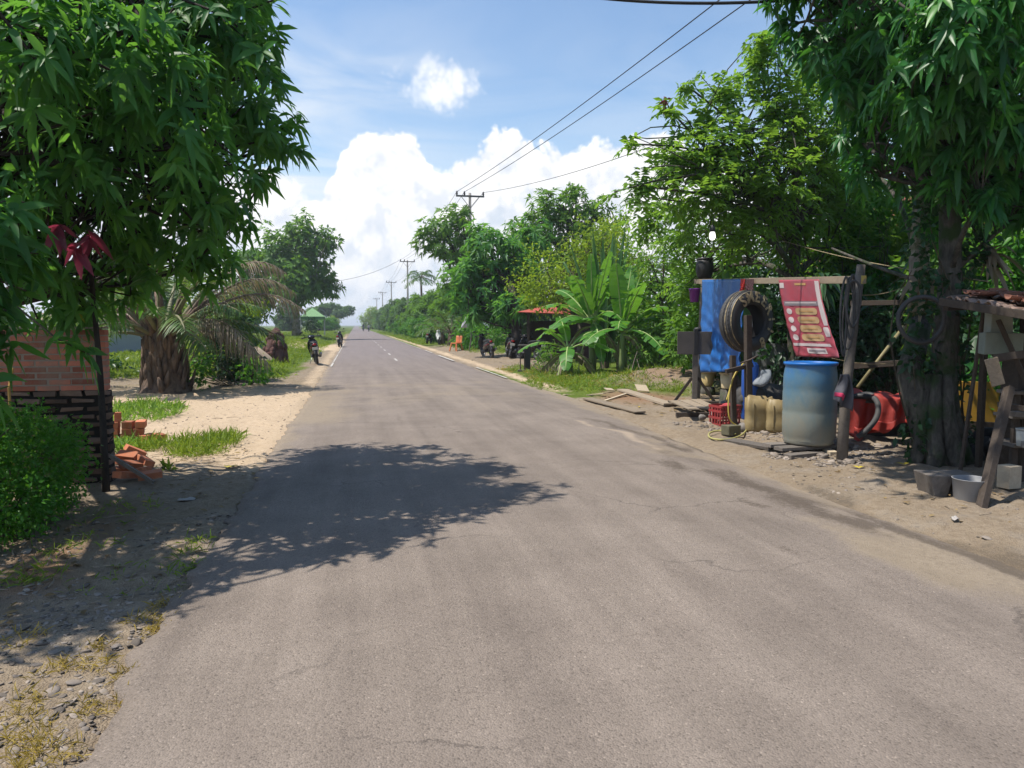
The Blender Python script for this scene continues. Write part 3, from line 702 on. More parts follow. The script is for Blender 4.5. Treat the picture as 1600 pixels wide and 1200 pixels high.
# ------------------------------------------------------------------ clipped hedge bush by the wall
def bush(name, label, cat, base, lobes, leaf, cfg, seed, group=None, dens=40, stems=7, seg=1, inner=.55, uneven=.2, bark=None, part='foliage'):
    rng = np.random.default_rng(seed); bx = Vector(base); root = thing(name, label, cat, bx, 0, group)
    loc = [(tuple(np.array(c)-np.array(bx)), r) for c, r in lobes]
    P, D = crown_tips(loc, dens, rng, inner, uneven, .02)
    w = MB()
    for c, r in loc:
        for s in range(stems):
            q = Vector(c)+Vector(rng.normal(size=3))*np.mean(r)*.45; f = Vector((rng.normal()*.12+c[0]*.35, rng.normal()*.12+c[1]*.35, -.03))
            w.tube(bend(f, q, .05, rng, 4), [.012, .01, .009, .007, .004], 5, False)
    w.build('stem', bark or MB_['twig'], root, True)
    cfg = dict(cfg); mode = cfg.pop('mode', 'scatter')
    lv = {'whorl': whorls, 'pinnate': pinnate, 'scatter': scatter}[mode](P, D, rng=rng, **cfg)
    leaves(part, mat=leaf, parent=root, seg=seg, **lv); return root
sg = A(128, 548, 5.6)-mb; spr = []
for i, (dx, dz, ax) in enumerate([(0, 0, (.6, -.2, -.35)), (.05, -.03, (.8, 0, -.2)), (-.08, .04, (.1, -.4, -.5)), (-.16, .09, (-.3, -.3, -.3))]):
    spr.append(spray('sprig', '', '', tuple(sg+Vector((dx, 0, dz))), ax, 6, .17, .05, ML['mango'], 70+i, parent=mango, spread=(45, 90))); spr[-1].name = 'hanging_sprig'
w = MB(); w.tube([sg+Vector((.05, 0, -.03)), sg+Vector((-.16, 0, .09)), sg+Vector((-.45, .1, .32)), sg+Vector((-.8, .4, .75))], [.004, .006, .009, .012], 5); w.build('twig', MB_['twig'], mango, True)
HB = (-2.7, 5.85, ghz(-2.7, 5.85))
bush('hedge_bush', 'bright green clipped bush of tiny leaves in front of the brick wall', 'bush', HB,
     [((-2.42, 6.1, .42), (.42, .5, .44)), ((-2.62, 5.6, .46), (.45, .5, .44)), ((-3.1, 6.2, .56), (.55, .6, .52)), ((-2.6, 6.55, .44), (.42, .4, .42)), ((-3.4, 5.5, .55), (.5, .6, .52)), ((-2.35, 5.65, .28), (.32, .36, .28)), ((-3.0, 5.5, .40), (.45, .45, .42)), ((-2.75, 5.25, .3), (.36, .36, .3))],
     ML['hedge'], dict(k=12, L=.036, W=.021, droop=.1, spreadr=.045), 21, dens=210, stems=6)
# ------------------------------------------------------------------ unfinished brick wall
M_brick = mat('pale_red_brick', (.47, .165, .105), (.33, .12, .085), .9, scale=9, rnd=.42, dirt=(.25, .19, .15), bump_s=.35, spec=.15)
M_mortar = mat('grey_mortar', (.34, .27, .22), (.24, .19, .16), .95, scale=20, bump_s=.4, spec=.1)
M_darkbrick = mat('dark_brown_brick', (.19, .125, .095), (.085, .06, .05), .95, scale=10, rnd=.5, bump_s=.4, spec=.1)  # lower bricks, browner and darker than the upper ones
M_black = mat('dark_mortar', (.036, .031, .028), (.018, .016, .015), .95, scale=12, spec=.1)  # near-black backing between the lower bricks
M_newbrick = mat('new_orange_brick', (.48, .165, .08), (.33, .115, .06), .85, scale=9, rnd=.35, dirt=(.33, .22, .15), bump_s=.3, spec=.2)
M_wood = woodmat('weathered_wood', (.34, .275, .20), (.155, .12, .085))
M_woodgrey = woodmat('grey_wood', (.20, .175, .15), (.075, .064, .055))
M_wooddark = woodmat('dark_wood', (.085, .065, .05), (.03, .024, .02))
M_woodpale = woodmat('pale_sawn_wood', (.52, .44, .32), (.34, .27, .19))
M_rust = mat('rusty_iron', (.09, .06, .045), (.035, .028, .026), .75, scale=8, bump_s=.2)
M_stone = mat('grey_stone', (.30, .27, .24), (.17, .155, .14), .9, scale=9, rnd=.4, bump_s=.3, spec=.2)

def brick_wall():
    x1 = -2.27; x0 = -5.2; y = 7.62; zb = ghz(-2.6, 7.5)-.05
    root = thing('brick_wall', 'unfinished red brick wall, pale above and dark open-jointed below', 'wall', (x1, y, zb))
    def field(nm, z0, z1, bw, bh, gap, depth, prot, bm, mm, jit):
        b = MB(); L = x1-x0; row = 0; z = z0
        b.mat = 1; b.box((-L/2, depth/2+prot, (z0+z1)/2), (L-.012, depth, z1-z0-.006)); b.mat = 0
        while z+bh <= z1+.02:
            x = -.002-(bw+gap)*(.5 if row % 2 else 0)
            if row % 2: 
                b.cur = random.random(); b.box((-.001-bw*.22, depth/2+prot*.5, z+bh/2), (bw*.44, depth+prot, bh), jit=jit)
                x = -(bw*.5+gap)
            while x-bw > -L:
                b.cur = random.random(); w = bw*random.uniform(.93, 1.0)
                b.box((x-w/2, depth/2+prot*.5+random.uniform(-1, 1)*jit*.8, z+bh/2), (w, depth+prot, bh*random.uniform(.93, 1.0)), (0, 0, random.uniform(-1, 1)*jit*.6), jit*.6)
                x -= bw+gap
            z += bh+gap; row += 1
        return b.build(nm, [bm, mm], root, bevel=.004)
    field('lower_courses', 0, .93, .19, .043, .031, .14, .026, M_darkbrick, M_black, .017)
    field('upper_courses', .935, 1.50, .19, .046, .011, .11, .004, M_brick, M_mortar, .0025)
    c = MB(); c.box((-(x1-x0)/2, .06, 1.512), (x1-x0, .12, .016)); c.build('mortar_cap', M_mortar, root)
    return root
brick_wall()
p = A(146, 470, 7.45); q = on(166, 768)
b = MB(); b.tube([q-Vector((0, 0, .15)), q.lerp(p, .3)+Vector((.01, 0, 0)), q.lerp(p, .65)+Vector((.015, 0, 0)), p, p+Vector((-.06, .1, .9))], [.036, .03, .026, .022, .016], 8)
tag(b.build('wooden_pole', MB_['dark'], None, True), 'thin dark crooked pole standing at the free end of the brick wall', 'pole')
b = MB(); a0 = A(14, 606, 7.3); b.tube([a0, A(20, 575, 7.35)], .012, 6)
b.tube([Vector((a0.x, a0.y, ghz(a0.x, a0.y)-.05)), a0], .012, 6)
tag(b.build('bamboo_stake', mat('yellow_bamboo', (.52, .30, .08), (.40, .22, .06), .6)), 'thin yellow stake in front of the pale bricks', 'stake')

def brick(px, py, Y=None, z=None, rot=(0, 0, 0), d=(.21, .105, .062), label='', loc=None):
    p = loc or on(px, py); p = Vector(p)
    b = MB(); b.cur = random.random(); b.box((0, 0, 0), d, None, .003)
    if False: pass
    o = b.build('brick', M_newbrick, None, bevel=.004); o.location = p+Vector((0, 0, (d[2]/2 if z is None else z))); o.rotation_euler = rot
    return tag(o, label, 'brick', 'loose new orange bricks by the wall')
s0 = on(205, 690)
stk = [(0, 0, 0, .1), (.16, .02, 0, .15), (.32, -.02, 0, -.2), (0.01, .01, 1, .1), (.17, .02, 1, .12), (-.2, .03, 1, .08), (.47, .0, 0, .3), (-.2, .02, 0, 0), (-.19, .02, 2, .1), (.02, .02, 2, .05), (.2, .03, 2, .1)]
names = ['orange brick at the foot of the stack, hidden under others', 'orange brick low in the middle of the small stack', 'orange brick on the stack\'s lowest course toward the road', 'orange brick in the stack\'s second course', 'orange brick in the second course beside the step', 'orange brick in the second course nearest the wall', 'lone orange brick lying lowest beside the stack toward the road', 'orange brick at the bottom nearest the wall', 'orange brick on top of the stack nearest the wall', 'orange brick on top in the middle of the stack', 'orange brick on top of the stack overhanging the road side']
for (dx, dy, k, r), nm in zip(stk, names):
    brick(0, 0, loc=s0+Vector((dx*.82-.06, dy+.05, .003)), z=.042+k*.086, rot=(random.uniform(-.03, .03), random.uniform(-.03, .03), r*1.6+PI/2), d=(.23, .122, .083), label=nm)
brick(0, 0, loc=s0+Vector((-.16, .04, .003)), z=.042+.086*2+.042+.06, rot=(0, 0, .3), d=(.085, .07, .12), label='small orange brick standing upright on top of the stack')
rub = [(188, 742, .02, (.1, .1, .4)), (205, 738, .05, (.3, .2, .9)), (222, 745, .03, (-.15, .1, 1.4)), (235, 752, .03, (.1, -.1, .2)), (200, 730, .09, (.5, .1, -.3)), (212, 726, .12, (.2, .5, .6)), (196, 752, .03, (0, .2, 1.1)), (180, 733, .06, (-.3, .2, -.5)), (228, 735, .07, (.35, -.2, 2.2))]
names = ['flat orange brick in the fallen heap nearest the wall', 'tilted orange brick in the middle of the fallen heap', 'orange brick in the heap beside the leaning stick', 'orange brick at the edge of the heap toward the road', 'steeply tilted orange brick high in the heap', 'topmost orange brick on the fallen heap', 'orange brick at the front of the fallen heap', 'orange brick at the heap\'s back against the wall end', 'slanting orange brick on the heap\'s road side']
for (px, py, z, r), nm in zip(rub, names): brick(px, py, z=z+.03, rot=r, label=nm)
b = MB(); b.bar(on(240, 757)+Vector((0, 0, .02)), A(172, 712, 7.45), .035, .03, jit=.003)
tag(b.build('stick', M_woodgrey, None), 'grey batten leaning on the heap of fallen bricks', 'stick')

# ------------------------------------------------------------------ oil palm with drooping dry fronds
def frond_mesh(name, base, dirn, length, droop, leaf, mt, parent, seed, nl=46, ll=.55, hang=.5, lw=.035, rach=.03, start=.22, twist=0):
    rng = np.random.default_rng(seed); d = Vector(dirn).normalized(); side = d.cross(UP); side.normalize()
    def pt(t): return Vector(base)+d*length*t*(1-.12*t)-UP*droop*length*t**2.1
    b = MB(); b.tube([pt(i/10) for i in range(11)], [rach*(1-.85*i/10)+.004 for i in range(11)], 6, True, .7)
    st = b.build(name, mt, parent, True)
    ts = np.linspace(start, 1, nl); O, D, N, L = [], [], [], []
    for t in ts:
        p = pt(t); tan = (pt(min(1, t+.02))-pt(t-.02)).normalized()
        up = side.cross(tan).normalized()
        for s in (-1, 1):
            prof = math.sin(PI*min(1, (t-start)/(1-start)*.86+.12))**.6
            dd = (tan*.55+side*s*.8+up*(.35*rng.uniform(-.6, 1.2)))
            O.append(p); D.append(dd); N.append(up+side*s*.2); L.append(ll*prof*rng.uniform(.8, 1.1))
    L = np.array(L); n = len(L)
    lf = leaves('leaflet_row', np.array(O), np.array(D, float), np.array(N, float), L, lw*rng.uniform(.7, 1.2, n), hang*rng.uniform(.6, 1.5, n), leaf, st, 3, fold=.15, rng=rng)
    return st
def oil_palm():
    base = on(258, 612); root = thing('oil_palm', 'stout oil palm with dry brown fronds drooping toward the road', 'palm', base)
    k = mpp(base); H = (612-512)*k; r0 = 31*k
    b = MB(); prof = [(r0*1.4, -.1), (r0*1.15, .06), (r0*.92, H*.25), (r0*.84, H*.5), (r0*.90, H*.75), (r0*.8, H), (r0*.3, H*1.08)]
    M = Matrix.Shear('XY', 4, (-.12, 0)) if False else Matrix.Identity(4)
    b.lathe(prof, 18, M)
    rr = random.Random(5)
    for i in range(90):                                    # old frond bases
        z = H*(.02+.95*i/90); a = i*2.39996; rad = np.interp(z, [p[1] for p in prof], [p[0] for p in prof])
        d = Vector((math.cos(a), math.sin(a), 0)); a += rr.uniform(-.25, .25); d = Vector((math.cos(a), math.sin(a), 0)); p0 = d*rad*.9+Vector((0, 0, z)); p1 = d*(rad*rr.uniform(.98, 1.2))+Vector((rr.uniform(-.05, .05), rr.uniform(-.05, .05), z+.42*rr.uniform(.5, 1.3))); b.cur = rr.random()
        b.tube([p0-Vector((0, 0, .06)), p0.lerp(p1, .5)+d*.02, p1], [.07, .062*rr.uniform(.7, 1.2), .022], 5)
    b.build('trunk', MB_['palm'], root, True)
    b = MB()
    for i in range(34):
        a = i*2.39996; el = rr.uniform(.75, 1.25); d = Vector((math.cos(a)*math.cos(el), math.sin(a)*math.cos(el), math.sin(el))); p0 = Vector((math.cos(a)*r0*.6, math.sin(a)*r0*.6, H*rr.uniform(.72, .98))); ln = rr.uniform(.5, 1.25); b.cur = rr.random()
        b.tube([p0, p0+d*ln*.35, p0+d*ln*.7+Vector((math.cos(a), math.sin(a), 0))*.05, p0+d*ln+Vector((math.cos(a), math.sin(a), -.1))*.16], [.085, .06, .042, .02], 6, True, .6)
    b.build('cut_stalks', MB_['palm'], root, True)
    green = mat('frond_stalk', (.20, .19, .10), (.13, .13, .06), .6); dry = mat('dry_stalk', (.22, .18, .13), (.14, .11, .08), .8)
    rr = random.Random(8)
    for i, (a, el, ln) in enumerate([(.1, .55, 2.6), (-.5, .75, 2.9), (3.1, .5, 2.4), (2.6, .8, 2.7), (-2.2, .55, 2.0), (-1.4, .8, 2.4), (-.9, .35, 2.0), (.5, .4, 2.6), (3.6, .3, 2.2)]): frond_mesh('frond', (math.cos(a)*r0*.5, math.sin(a)*r0*.5, H*.85), (math.cos(a)*math.cos(el), math.sin(a)*math.cos(el), math.sin(el)), ln, .42, ML['palm'], green, root, 150+i, 36, .5, .55, .035, .06, .34)
    for i in range(22):
        a = i*2.39996+.3; el = .45+.95*(i/22); z = H*(.85+.13*i/20)
        d = (math.cos(a)*math.cos(el), math.sin(a)*math.cos(el), math.sin(el))
        frond_mesh('frond', (math.cos(a)*r0*.5, math.sin(a)*r0*.5, z), d, rr.uniform(2.9, 3.7), .42-.2*(i/20), ML['palm'], green, root, 100+i, 40, .55, .4, .035, .065, .34)
    for i, (a, el, ln, dr) in enumerate([(-.15, 1.0, 5.2, .46), (.25, .9, 4.9, .48), (.0, .75, 4.4, .46), (.7, .95, 4.2, .5), (-.55, .6, 3.1, .6), (-.2, .35, 2.6, .55)]):
        f = frond_mesh('dry_frond', (math.cos(a)*r0*.5, math.sin(a)*r0*.5, H*.85), (math.cos(a)*math.cos(el), math.sin(a)*math.cos(el), math.sin(el)), ln, dr, ML['dry'], dry, root, 200+i, 52, .5, .95, .028, .035)
        if i == 0: tag(f, 'dry grey-brown frond')
    return root
oil_palm()

# ------------------------------------------------------------------ shrubs, stump, tent and trees on the left bank
p = on(358, 592)
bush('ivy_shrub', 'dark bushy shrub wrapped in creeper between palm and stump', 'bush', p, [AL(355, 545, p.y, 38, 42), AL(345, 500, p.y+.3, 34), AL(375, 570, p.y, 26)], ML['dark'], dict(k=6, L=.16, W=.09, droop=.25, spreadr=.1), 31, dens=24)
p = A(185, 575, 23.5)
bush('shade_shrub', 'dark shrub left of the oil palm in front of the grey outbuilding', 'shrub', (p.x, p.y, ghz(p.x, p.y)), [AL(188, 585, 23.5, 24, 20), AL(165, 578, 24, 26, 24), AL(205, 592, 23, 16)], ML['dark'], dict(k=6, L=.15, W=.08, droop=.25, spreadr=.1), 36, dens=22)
p = A(110, 555, 21)
bush('shade_shrub', 'dark leafy shrub directly behind the top of the brick wall', 'shrub', (p.x, p.y, ghz(p.x, p.y)), [AL(110, 520, 21, 40, 30), AL(60, 520, 21.5, 44, 34), AL(150, 505, 22, 30, 26), AL(100, 575, 21, 40, 30)], ML['far2'], dict(k=6, L=.17, W=.09, droop=.25, spreadr=.12), 37, dens=18)
p = on(395, 600)
bush('leafy_shrub', 'light green low shrub beside the creeper-covered shrub', 'bush', p, [AL(300, 585, p.y-1.5, 22), AL(395, 580, p.y-.5, 22), AL(320, 570, p.y-1, 16)], ML['hedge'], dict(k=6, L=.13, W=.07, droop=.2, spreadr=.08), 32, dens=26)
p = Vector((-5.6, 24, ghz(-5.6, 24)))
bush('flowering_shrub', 'tall yellow-green shrub showing above the dry palm frond', 'bush', p, [AL(360, 478, 24, 36, 18), AL(330, 490, 24.4, 34, 30), AL(390, 478, 24.3, 22, 16), AL(350, 530, 24.2, 34, 40)], ML['yellow'], dict(k=6, L=.16, W=.07, droop=.15, spreadr=.12), 33, dens=16)
M_mound = mat('reddish_stump', (.16, .075, .06), (.075, .04, .036), .95, scale=4, bump_s=.9, bump_d=.05)
p = on(431, 560); k = mpp(p); b = MB()
b.lathe([(17*k, -.1), (16.5*k, .2), (15*k, 14*k), (12*k, 27*k), (8*k, 38*k), (5*k, 45*k), (1*k, 48*k)], 20)
b.v = [(x*(1+.18*math.sin(5*math.atan2(y, x)+z*3)), y*(1+.14*math.sin(4*math.atan2(y, x)-z*4)), z+.05*math.sin(9*x+7*y)) for x, y, z in b.v]
rr = random.Random(3)
for i in range(40):
    a = rr.uniform(0, 6.28); z = rr.uniform(.05, 40)*k; rad = np.interp(z/k, [0, 14, 27, 38, 48], [16.5, 15, 12, 8, 2])*k
    b.blob((rad*math.cos(a), rad*math.sin(a), z), (.10, .10, .14), 6, 4, .3, i)
o = b.build('stump', M_mound, None, True); o.location = p; tag(o, 'reddish brown conical stump standing in the grass bank', 'stump')
M_sand = mat('sand_heap', (.52, .40, .28), (.40, .30, .20), .95, scale=6, bump_s=.5)
p = on(408, 556); b = MB(); b.lathe([(.9, -.05), (.78, .1), (.62, .25), (.45, .36), (.3, .44), (.14, .48), (.01, .49)], 28); b.v = [(x*(1.2+.1*math.sin(y*5)), y, z*(1+.1*math.sin(x*7))) for x, y, z in b.v]
o = b.build('sand_heap', M_sand, None, True); o.location = p-Vector((.35, 0, .12)); o.scale = (.7, .7, .95); tag(o, 'heap of pale sand behind the stump', 'sand heap')

def tent():
    p = G(489, 523.5); p = A(489, 523.5, 84); p.z = ghz(p.x, p.y); root = thing('canopy_tent', 'pale green pyramid canopy tent on thin legs on the grass bank', 'tent', p, R(4))
    g = mat('green_canvas', (.33, .55, .30), (.27, .48, .25), .8, trans=.35); s = 1.25; H = 2.0
    b = MB(); b.add([(-s, -s, H), (s, -s, H), (s, s, H), (-s, s, H), (0, 0, H+.95)], [(0, 1, 4), (1, 2, 4), (2, 3, 4), (3, 0, 4)]); b.build('canopy', g, root, solid=.02)
    b = MB(); q = s+.01; b.add([(x*q, y*q, z) for z in (H-.28, H) for x, y in ((-1, -1), (1, -1), (1, 1), (-1, 1))], [(0, 1, 5, 4), (1, 2, 6, 5), (2, 3, 7, 6), (3, 0, 4, 7)]); b.build('valance', g, root, solid=.015)
    mt = mat('tent_pole', (.5, .5, .5), rough=.4, metal=.6)
    for x in (-1, 1):
        for y in (-1, 1):
            b = MB(); b.tube([(x*s*.98, y*s*.98, 0), (x*s*.98, y*s*.98, H)], .03, 6); b.build('leg', mt, root)
tent()
p = A(486, 530, 82); bush('potted_bush', 'small round dark green tree under the green tent', 'bush', (p.x, 82, ghz(p.x, 82)), [((p.x+.1, 82, 1.45), (.75, .75, .75))], ML['dark'], dict(k=6, L=.2, W=.1, droop=.2, spreadr=.1), 35, dens=14)

k = 78
lob = [AL(470, 360, k, 26), AL(440, 395, k, 40), AL(480, 400, k, 40), AL(505, 375, k, 22), AL(420, 440, k+2, 40), AL(490, 435, k, 34), AL(513, 450, k, 20), AL(455, 445, k-2, 34), AL(400, 460, k+3, 36), AL(390, 415, k+3, 40)]
p = A(463, 520, k); p.z = ghz(p.x, k)-.1
hw = dict(k=7, L=.62, W=.26, droop=.35)
tree('broadleaf_tree', 'tall grey-green tree with spreading crown beside the pale green tent', 'tree', p, lob, MB_['pale'], ML['far'], [(0, 0, 0), (0, 0, 1.5), (.1, 0, 3.2), (.1, 0, 5)], .38, dict(hw), 51, dens=3.0, twigs=7, inner=.35, uneven=.6)

# fillers of the left background: each tree its own
def far_tree(name, label, base, h, w, leaf, seed, low=.12, cfg=None, dens=None, group=None, bark=None, cat='tree', n=9):
    rng = np.random.default_rng(seed); bx = Vector(base); lobes = []
    for i in range(n):
        f = i/(n-1); z = h*(low+.82*(1-low)*f); ww = w*.5*(math.sin(PI*(.22+.68*f)))**.8
        a = i*2.4; r = ww*.62
        lobes.append(((bx.x+math.cos(a)*ww*.55, bx.y+math.sin(a)*ww*.55, bx.z+z), (r*1.05, r*1.05, min(r, h*.22))))
    L = max(.16, h*.055)
    return tree(name, label, cat, bx, lobes, bark or MB_['dark'], leaf, [(0, 0, -.1), (.05, 0, h*.3), (0, .05, h*.6)], h*.022+.03, dict(cfg or dict(k=7, L=L, W=L*.4, droop=.3)), seed, group, dens or 30/(h*.5), twigs=3, inner=.5, uneven=.4)[0]
GL = 'trees and bushes of the left bank'
# ------------------------------------------------------------------ rows of roadside trees: a few grown ones, copied and turned
def put(root, x, y, s=1, rz=0, label=None, sz=None, first=False):
    loc = (x, y, ghz(x, y)-.05)
    if first: root.location = loc; root.rotation_euler.z = rz; root.scale = (s, s, s if sz is None else sz); return root
    return dup(root, loc, rz, s, label, sz=sz)
pa = far_tree('roadside_tree', 'bushy mid-green tree beyond the parked white scooter', (0, 0, 0), 5.6, 4.6, ML['far'], 61, .06, group='trees lining the road')
pb = far_tree('roadside_tree', 'dark dense tree behind the palm fronds of the road bend', (0, 0, 0), 6.2, 5.0, ML['far2'], 62, .05, group='trees lining the road')
pc = far_tree('roadside_bush', 'yellow-green bush at the far end of the road', (0, 0, 0), 3.4, 3.8, ML['yellow'], 63, .1, group='bushes lining the road', cat='bush')
pd = far_tree('roadside_bush', 'low light green bush on the verge past the scooters', (0, 0, 0), 2.2, 3.0, ML['hedge'], 64, .1, group='bushes lining the road', cat='bush')
put(pa, 8.2, 62, 1.0, .4, first=True); put(pb, 9.6, 72, 1.0, 1.3, first=True)
pc_rows = []
rows_a = [(8.0, 83, 1.0, 'mid-green tree under the second power pole'), (8.6, 104, 1.1, 'mid-green tree between the second and third power poles'), (8.0, 128, 1.12, 'mid-green tree short of the third power pole'), (8.6, 170, 1.2, 'pale mid-green tree past the third power pole'), (8, 235, 1.3, 'last mid-green tree on the far right of the road')]
rows_b = [(9.2, 94, .95, 'dark tree showing behind the second power pole'), (7.8, 116, 1.0, 'dark rounded tree lining the road past the second pole'), (8.0, 148, 1.15, 'dark tree standing by the third power pole'), (8.5, 200, 1.25, 'dark tree near the fourth power pole'), (13, 56, 1.15, 'dark tree back behind the white banner'), (16, 48, 1.2, 'dark tall tree far back behind the red-roofed stall')]
rows_d = [(7.0, 66, 1.0, 'low light green bush just beyond the two roadside scooters'), (6.8, 78, 1.1, 'low green bush at the verge under the roadside trees'), (6.9, 92, 1.1, 'low green bush along the verge before the second power pole'), (6.9, 108, 1.2, 'low green bush along the verge near the second power pole'), (7.2, 135, 1.3, 'low green bush along the verge near the third power pole')]
for i, (x, y, s, l) in enumerate(rows_a): put(pa, x, y, s, i*1.7+.8, l)
for i, (x, y, s, l) in enumerate(rows_b): put(pb, x, y, s, i*2.1+.3, l)
put(pd, 6.9, 58.5, 1, .2, first=True)
for i, (x, y, s, l) in enumerate(rows_d): put(pd, x, y, s, i*1.3, l)
put(pc, 6.0, 265, 2.4, .2, first=True)
put(pc, 9.5, 140, 1.2, 1.1, 'yellow-green bush in the tree row near the third pole')
# far left: a spreading rain tree, darker trees and hedges
lob = []
for i in range(12):
    a = i*2.4; r = 4.6*math.sqrt(i/12); lob.append(((-6.4+r*1.25*math.cos(a), 215+r*math.sin(a), 6.4-.30*r+.5*math.sin(i)), (2.2, 2.2, 1.15)))
tree('rain_tree', 'wide umbrella-shaped tree hanging over the far road', 'tree', (-6.6, 215, 0), lob, MB_['dark'], ML['far2'], [(0, 0, 0), (.1, 0, 2), (.1, 0, 4)], .35, dict(k=7, L=.8, W=.35, droop=.25), 71, dens=2.6, twigs=3, inner=.4, uneven=.4)
put(pb, -12.5, 150, 1.05, 2.0, 'dark tree behind the hedge left of the spreading tree')
put(pb, -15, 110, 1.05, .7, 'dark tree between the tent and the spreading tree')
put(pa, -10, 185, 1.0, 2.2, 'mid-green tree beneath the wide umbrella-shaped tree')
put(pd, -5.6, 150, 1.25, .6, 'light green bush along the left verge past the tent'); put(pd, -5.4, 172, 1.4, 1.6, 'light green bush on the left verge under the spreading tree'); put(pc, -5.6, 195, 1.1, .6, 'yellow-green bush at the left verge under the spreading tree')
put(pd, -10.6, 64, 1.0, 2.6, 'light green bush between the stump and the tall grey-green tree'); put(pc, -12.0, 60, .9, 2.2, 'yellow-green bush behind the heap of sand')
put(pb, -13, 46, 1.0, .9, 'dark tree behind the dry palm fronds'); put(pb, -17, 66, 1.25, 2.9, 'large dark tree back behind the tall grey-green tree'); put(pa, -16, 34, 1.0, 1.9, 'mid-green tree behind the oil palm')
put(pa, -12.5, 26, .8, 3.1, 'mid-green tree close behind the oil palm trunk'); put(pb, -20, 28, 1.0, .2, 'dark tree left behind the brick wall'); put(pb, -11.5, 16, .62, 1.1, 'small dark tree right behind the brick wall'); put(pa, -15, 14, .9, .5, 'mid-green tree furthest left behind the brick wall')
put(pa, -22, 90, 1.4, .9, 'tall mid-green tree at the back of the left field')
# ------------------------------------------------------------------ right-hand trees in the middle distance
wf = dict(k=9, L=.42, W=.13, droop=.4)
k = 50
lob = [AL(690, 355, k, 36, 30), AL(720, 335, k, 22, 20), AL(668, 375, k, 24), AL(705, 390, k, 30), AL(735, 375, k+1, 30), AL(740, 420, k+2, 40), AL(715, 450, k+2, 36)]
p = A(735, 510, k+2); p.z = ghz(p.x, p.y)
tree('mango_tree', 'bright green mango tree reaching its rounded top toward the power pole', 'tree', p, lob, MB_['dark'], ML['far'], [(0, 0, -.1), (-.1, 0, 1.6), (-.3, -.2, 3)], .25, dict(wf), 81, dens=4.2, twigs=6, inner=.4, uneven=.45)
k = 34
lob = [AL(800, 480, 32.5, 40, 22), AL(765, 390, k, 45), AL(730, 425, k, 34), AL(800, 410, k, 38), AL(770, 450, k, 48), AL(815, 450, k, 36), AL(725, 465, k, 26), AL(780, 490, k, 30, 20), AL(830, 380, k+2, 40), AL(745, 485, k-.5, 22, 18)]
p = A(808, 562, 32.0); p.z = ghz(p.x, p.y)
tree('mango_tree', 'dense mango tree with thick dark trunk shading the parked motorcycles', 'tree', p, lob, MB_['dark'], ML['mango'], [(0, 0, -.1), (-.02, 0, 1.0), (-.04, .2, 2.0), (-.1, .9, 3.2)], .27, dict(k=10, L=.40, W=.11, droop=.45), 82, dens=6, twigs=8, inner=.4, uneven=.4)
k = 44
lob = [AL(880, 320, k, 34, 26), AL(850, 345, k, 40), AL(910, 345, k, 36), AL(820, 365, k, 36), AL(945, 365, k, 36), AL(880, 385, k, 50), AL(900, 300, k, 18, 14), AL(935, 325, k, 20), AL(855, 315, k, 18)]
p = A(885, 540, k); p.z = ghz(p.x, p.y)
tree('shade_tree', 'tall green tree rising behind the yellow-green tree and the banana plant', 'tree', p, lob, MB_['dark'], ML['far'], [(0, 0, -.1), (0, 0, 2), (.1, 0, 4.2)], .28, dict(wf), 83, dens=4, twigs=6, inner=.4, uneven=.5)
k = 29
lob = [AL(850, 440, k, 48), AL(900, 420, k, 46), AL(945, 400, k, 40), AL(885, 462, k, 48, 26), AL(835, 452, k-.5, 24, 16), AL(960, 450, k, 46), AL(920, 380, k, 34), AL(960, 370, k+1, 30), AL(990, 420, k+1, 40)]
p = A(905, 570, k); p.z = ghz(p.x, p.y)
tree('yellow_green_tree', 'small-leaved yellow-green tree hanging over the red stall roof', 'tree', p, lob, MB_['twig'], ML['yellow'], [(0, 0, -.1), (.05, 0, .8), (0, .1, 1.8)], .13, dict(mode='scatter', k=10, L=.15, W=.075, droop=.15, spreadr=.16), 84, dens=9, twigs=8, inner=.35, uneven=.5)
k = 22
lob = [AL(1010, 400, k, 40), AL(1050, 440, k, 44), AL(1000, 450, k, 40), AL(1040, 380, k, 30), AL(1060, 490, k, 40), AL(1085, 420, k, 34)]
p = A(1035, 580, k); p.z = ghz(p.x, p.y)
tree('slender_tree', 'thin airy tree with sky showing through, behind the banana plant', 'tree', p, lob, MB_['twig'], ML['fruit'], [(0, 0, -.1), (.1, 0, 1.2), (0, .1, 2.2)], .07, dict(mode='pinnate', pairs=4, twig=.36, L=.16, W=.06, droop=.25), 85, dens=7.5, twigs=9, inner=.3, uneven=.55)
# ------------------------------------------------------------------ the loose-crowned fruit tree behind the tyre workshop
k = 13.0
lob = [AL(1190, 100, k-1, 45), AL(1130, 145, k-1, 38), AL(1225, 165, k-1, 62), AL(1130, 225, k-1.2, 60), AL(1050, 245, k-1.2, 48), AL(1000, 290, k-1.5, 30), AL(1090, 300, k-1.2, 75), AL(1195, 275, k-1, 75), AL(1275, 225, k-.5, 70), AL(1290, 310, k, 70), AL(1160, 345, k-1, 55), AL(1070, 365, k+1.6, 48), AL(1220, 360, k, 50), AL(1320, 390, k+.5, 60), AL(1075, 440, k+2.5, 40), AL(1130, 410, k+3, 48), AL(1010, 340, k+1, 34), AL(1100, 195, k-1.2, 36), AL(1075, 135, k-1.2, 20), AL(1045, 170, k-1.2, 22), AL(1190, 55, k-1.2, 18), AL(1270, 110, k-.5, 40), AL(985, 225, k-1.6, 18, 12), AL(960, 300, k-1.6, 13), AL(1330, 140, k, 55)]
p = A(1238, 590, k); p.z = ghz(p.x, p.y)
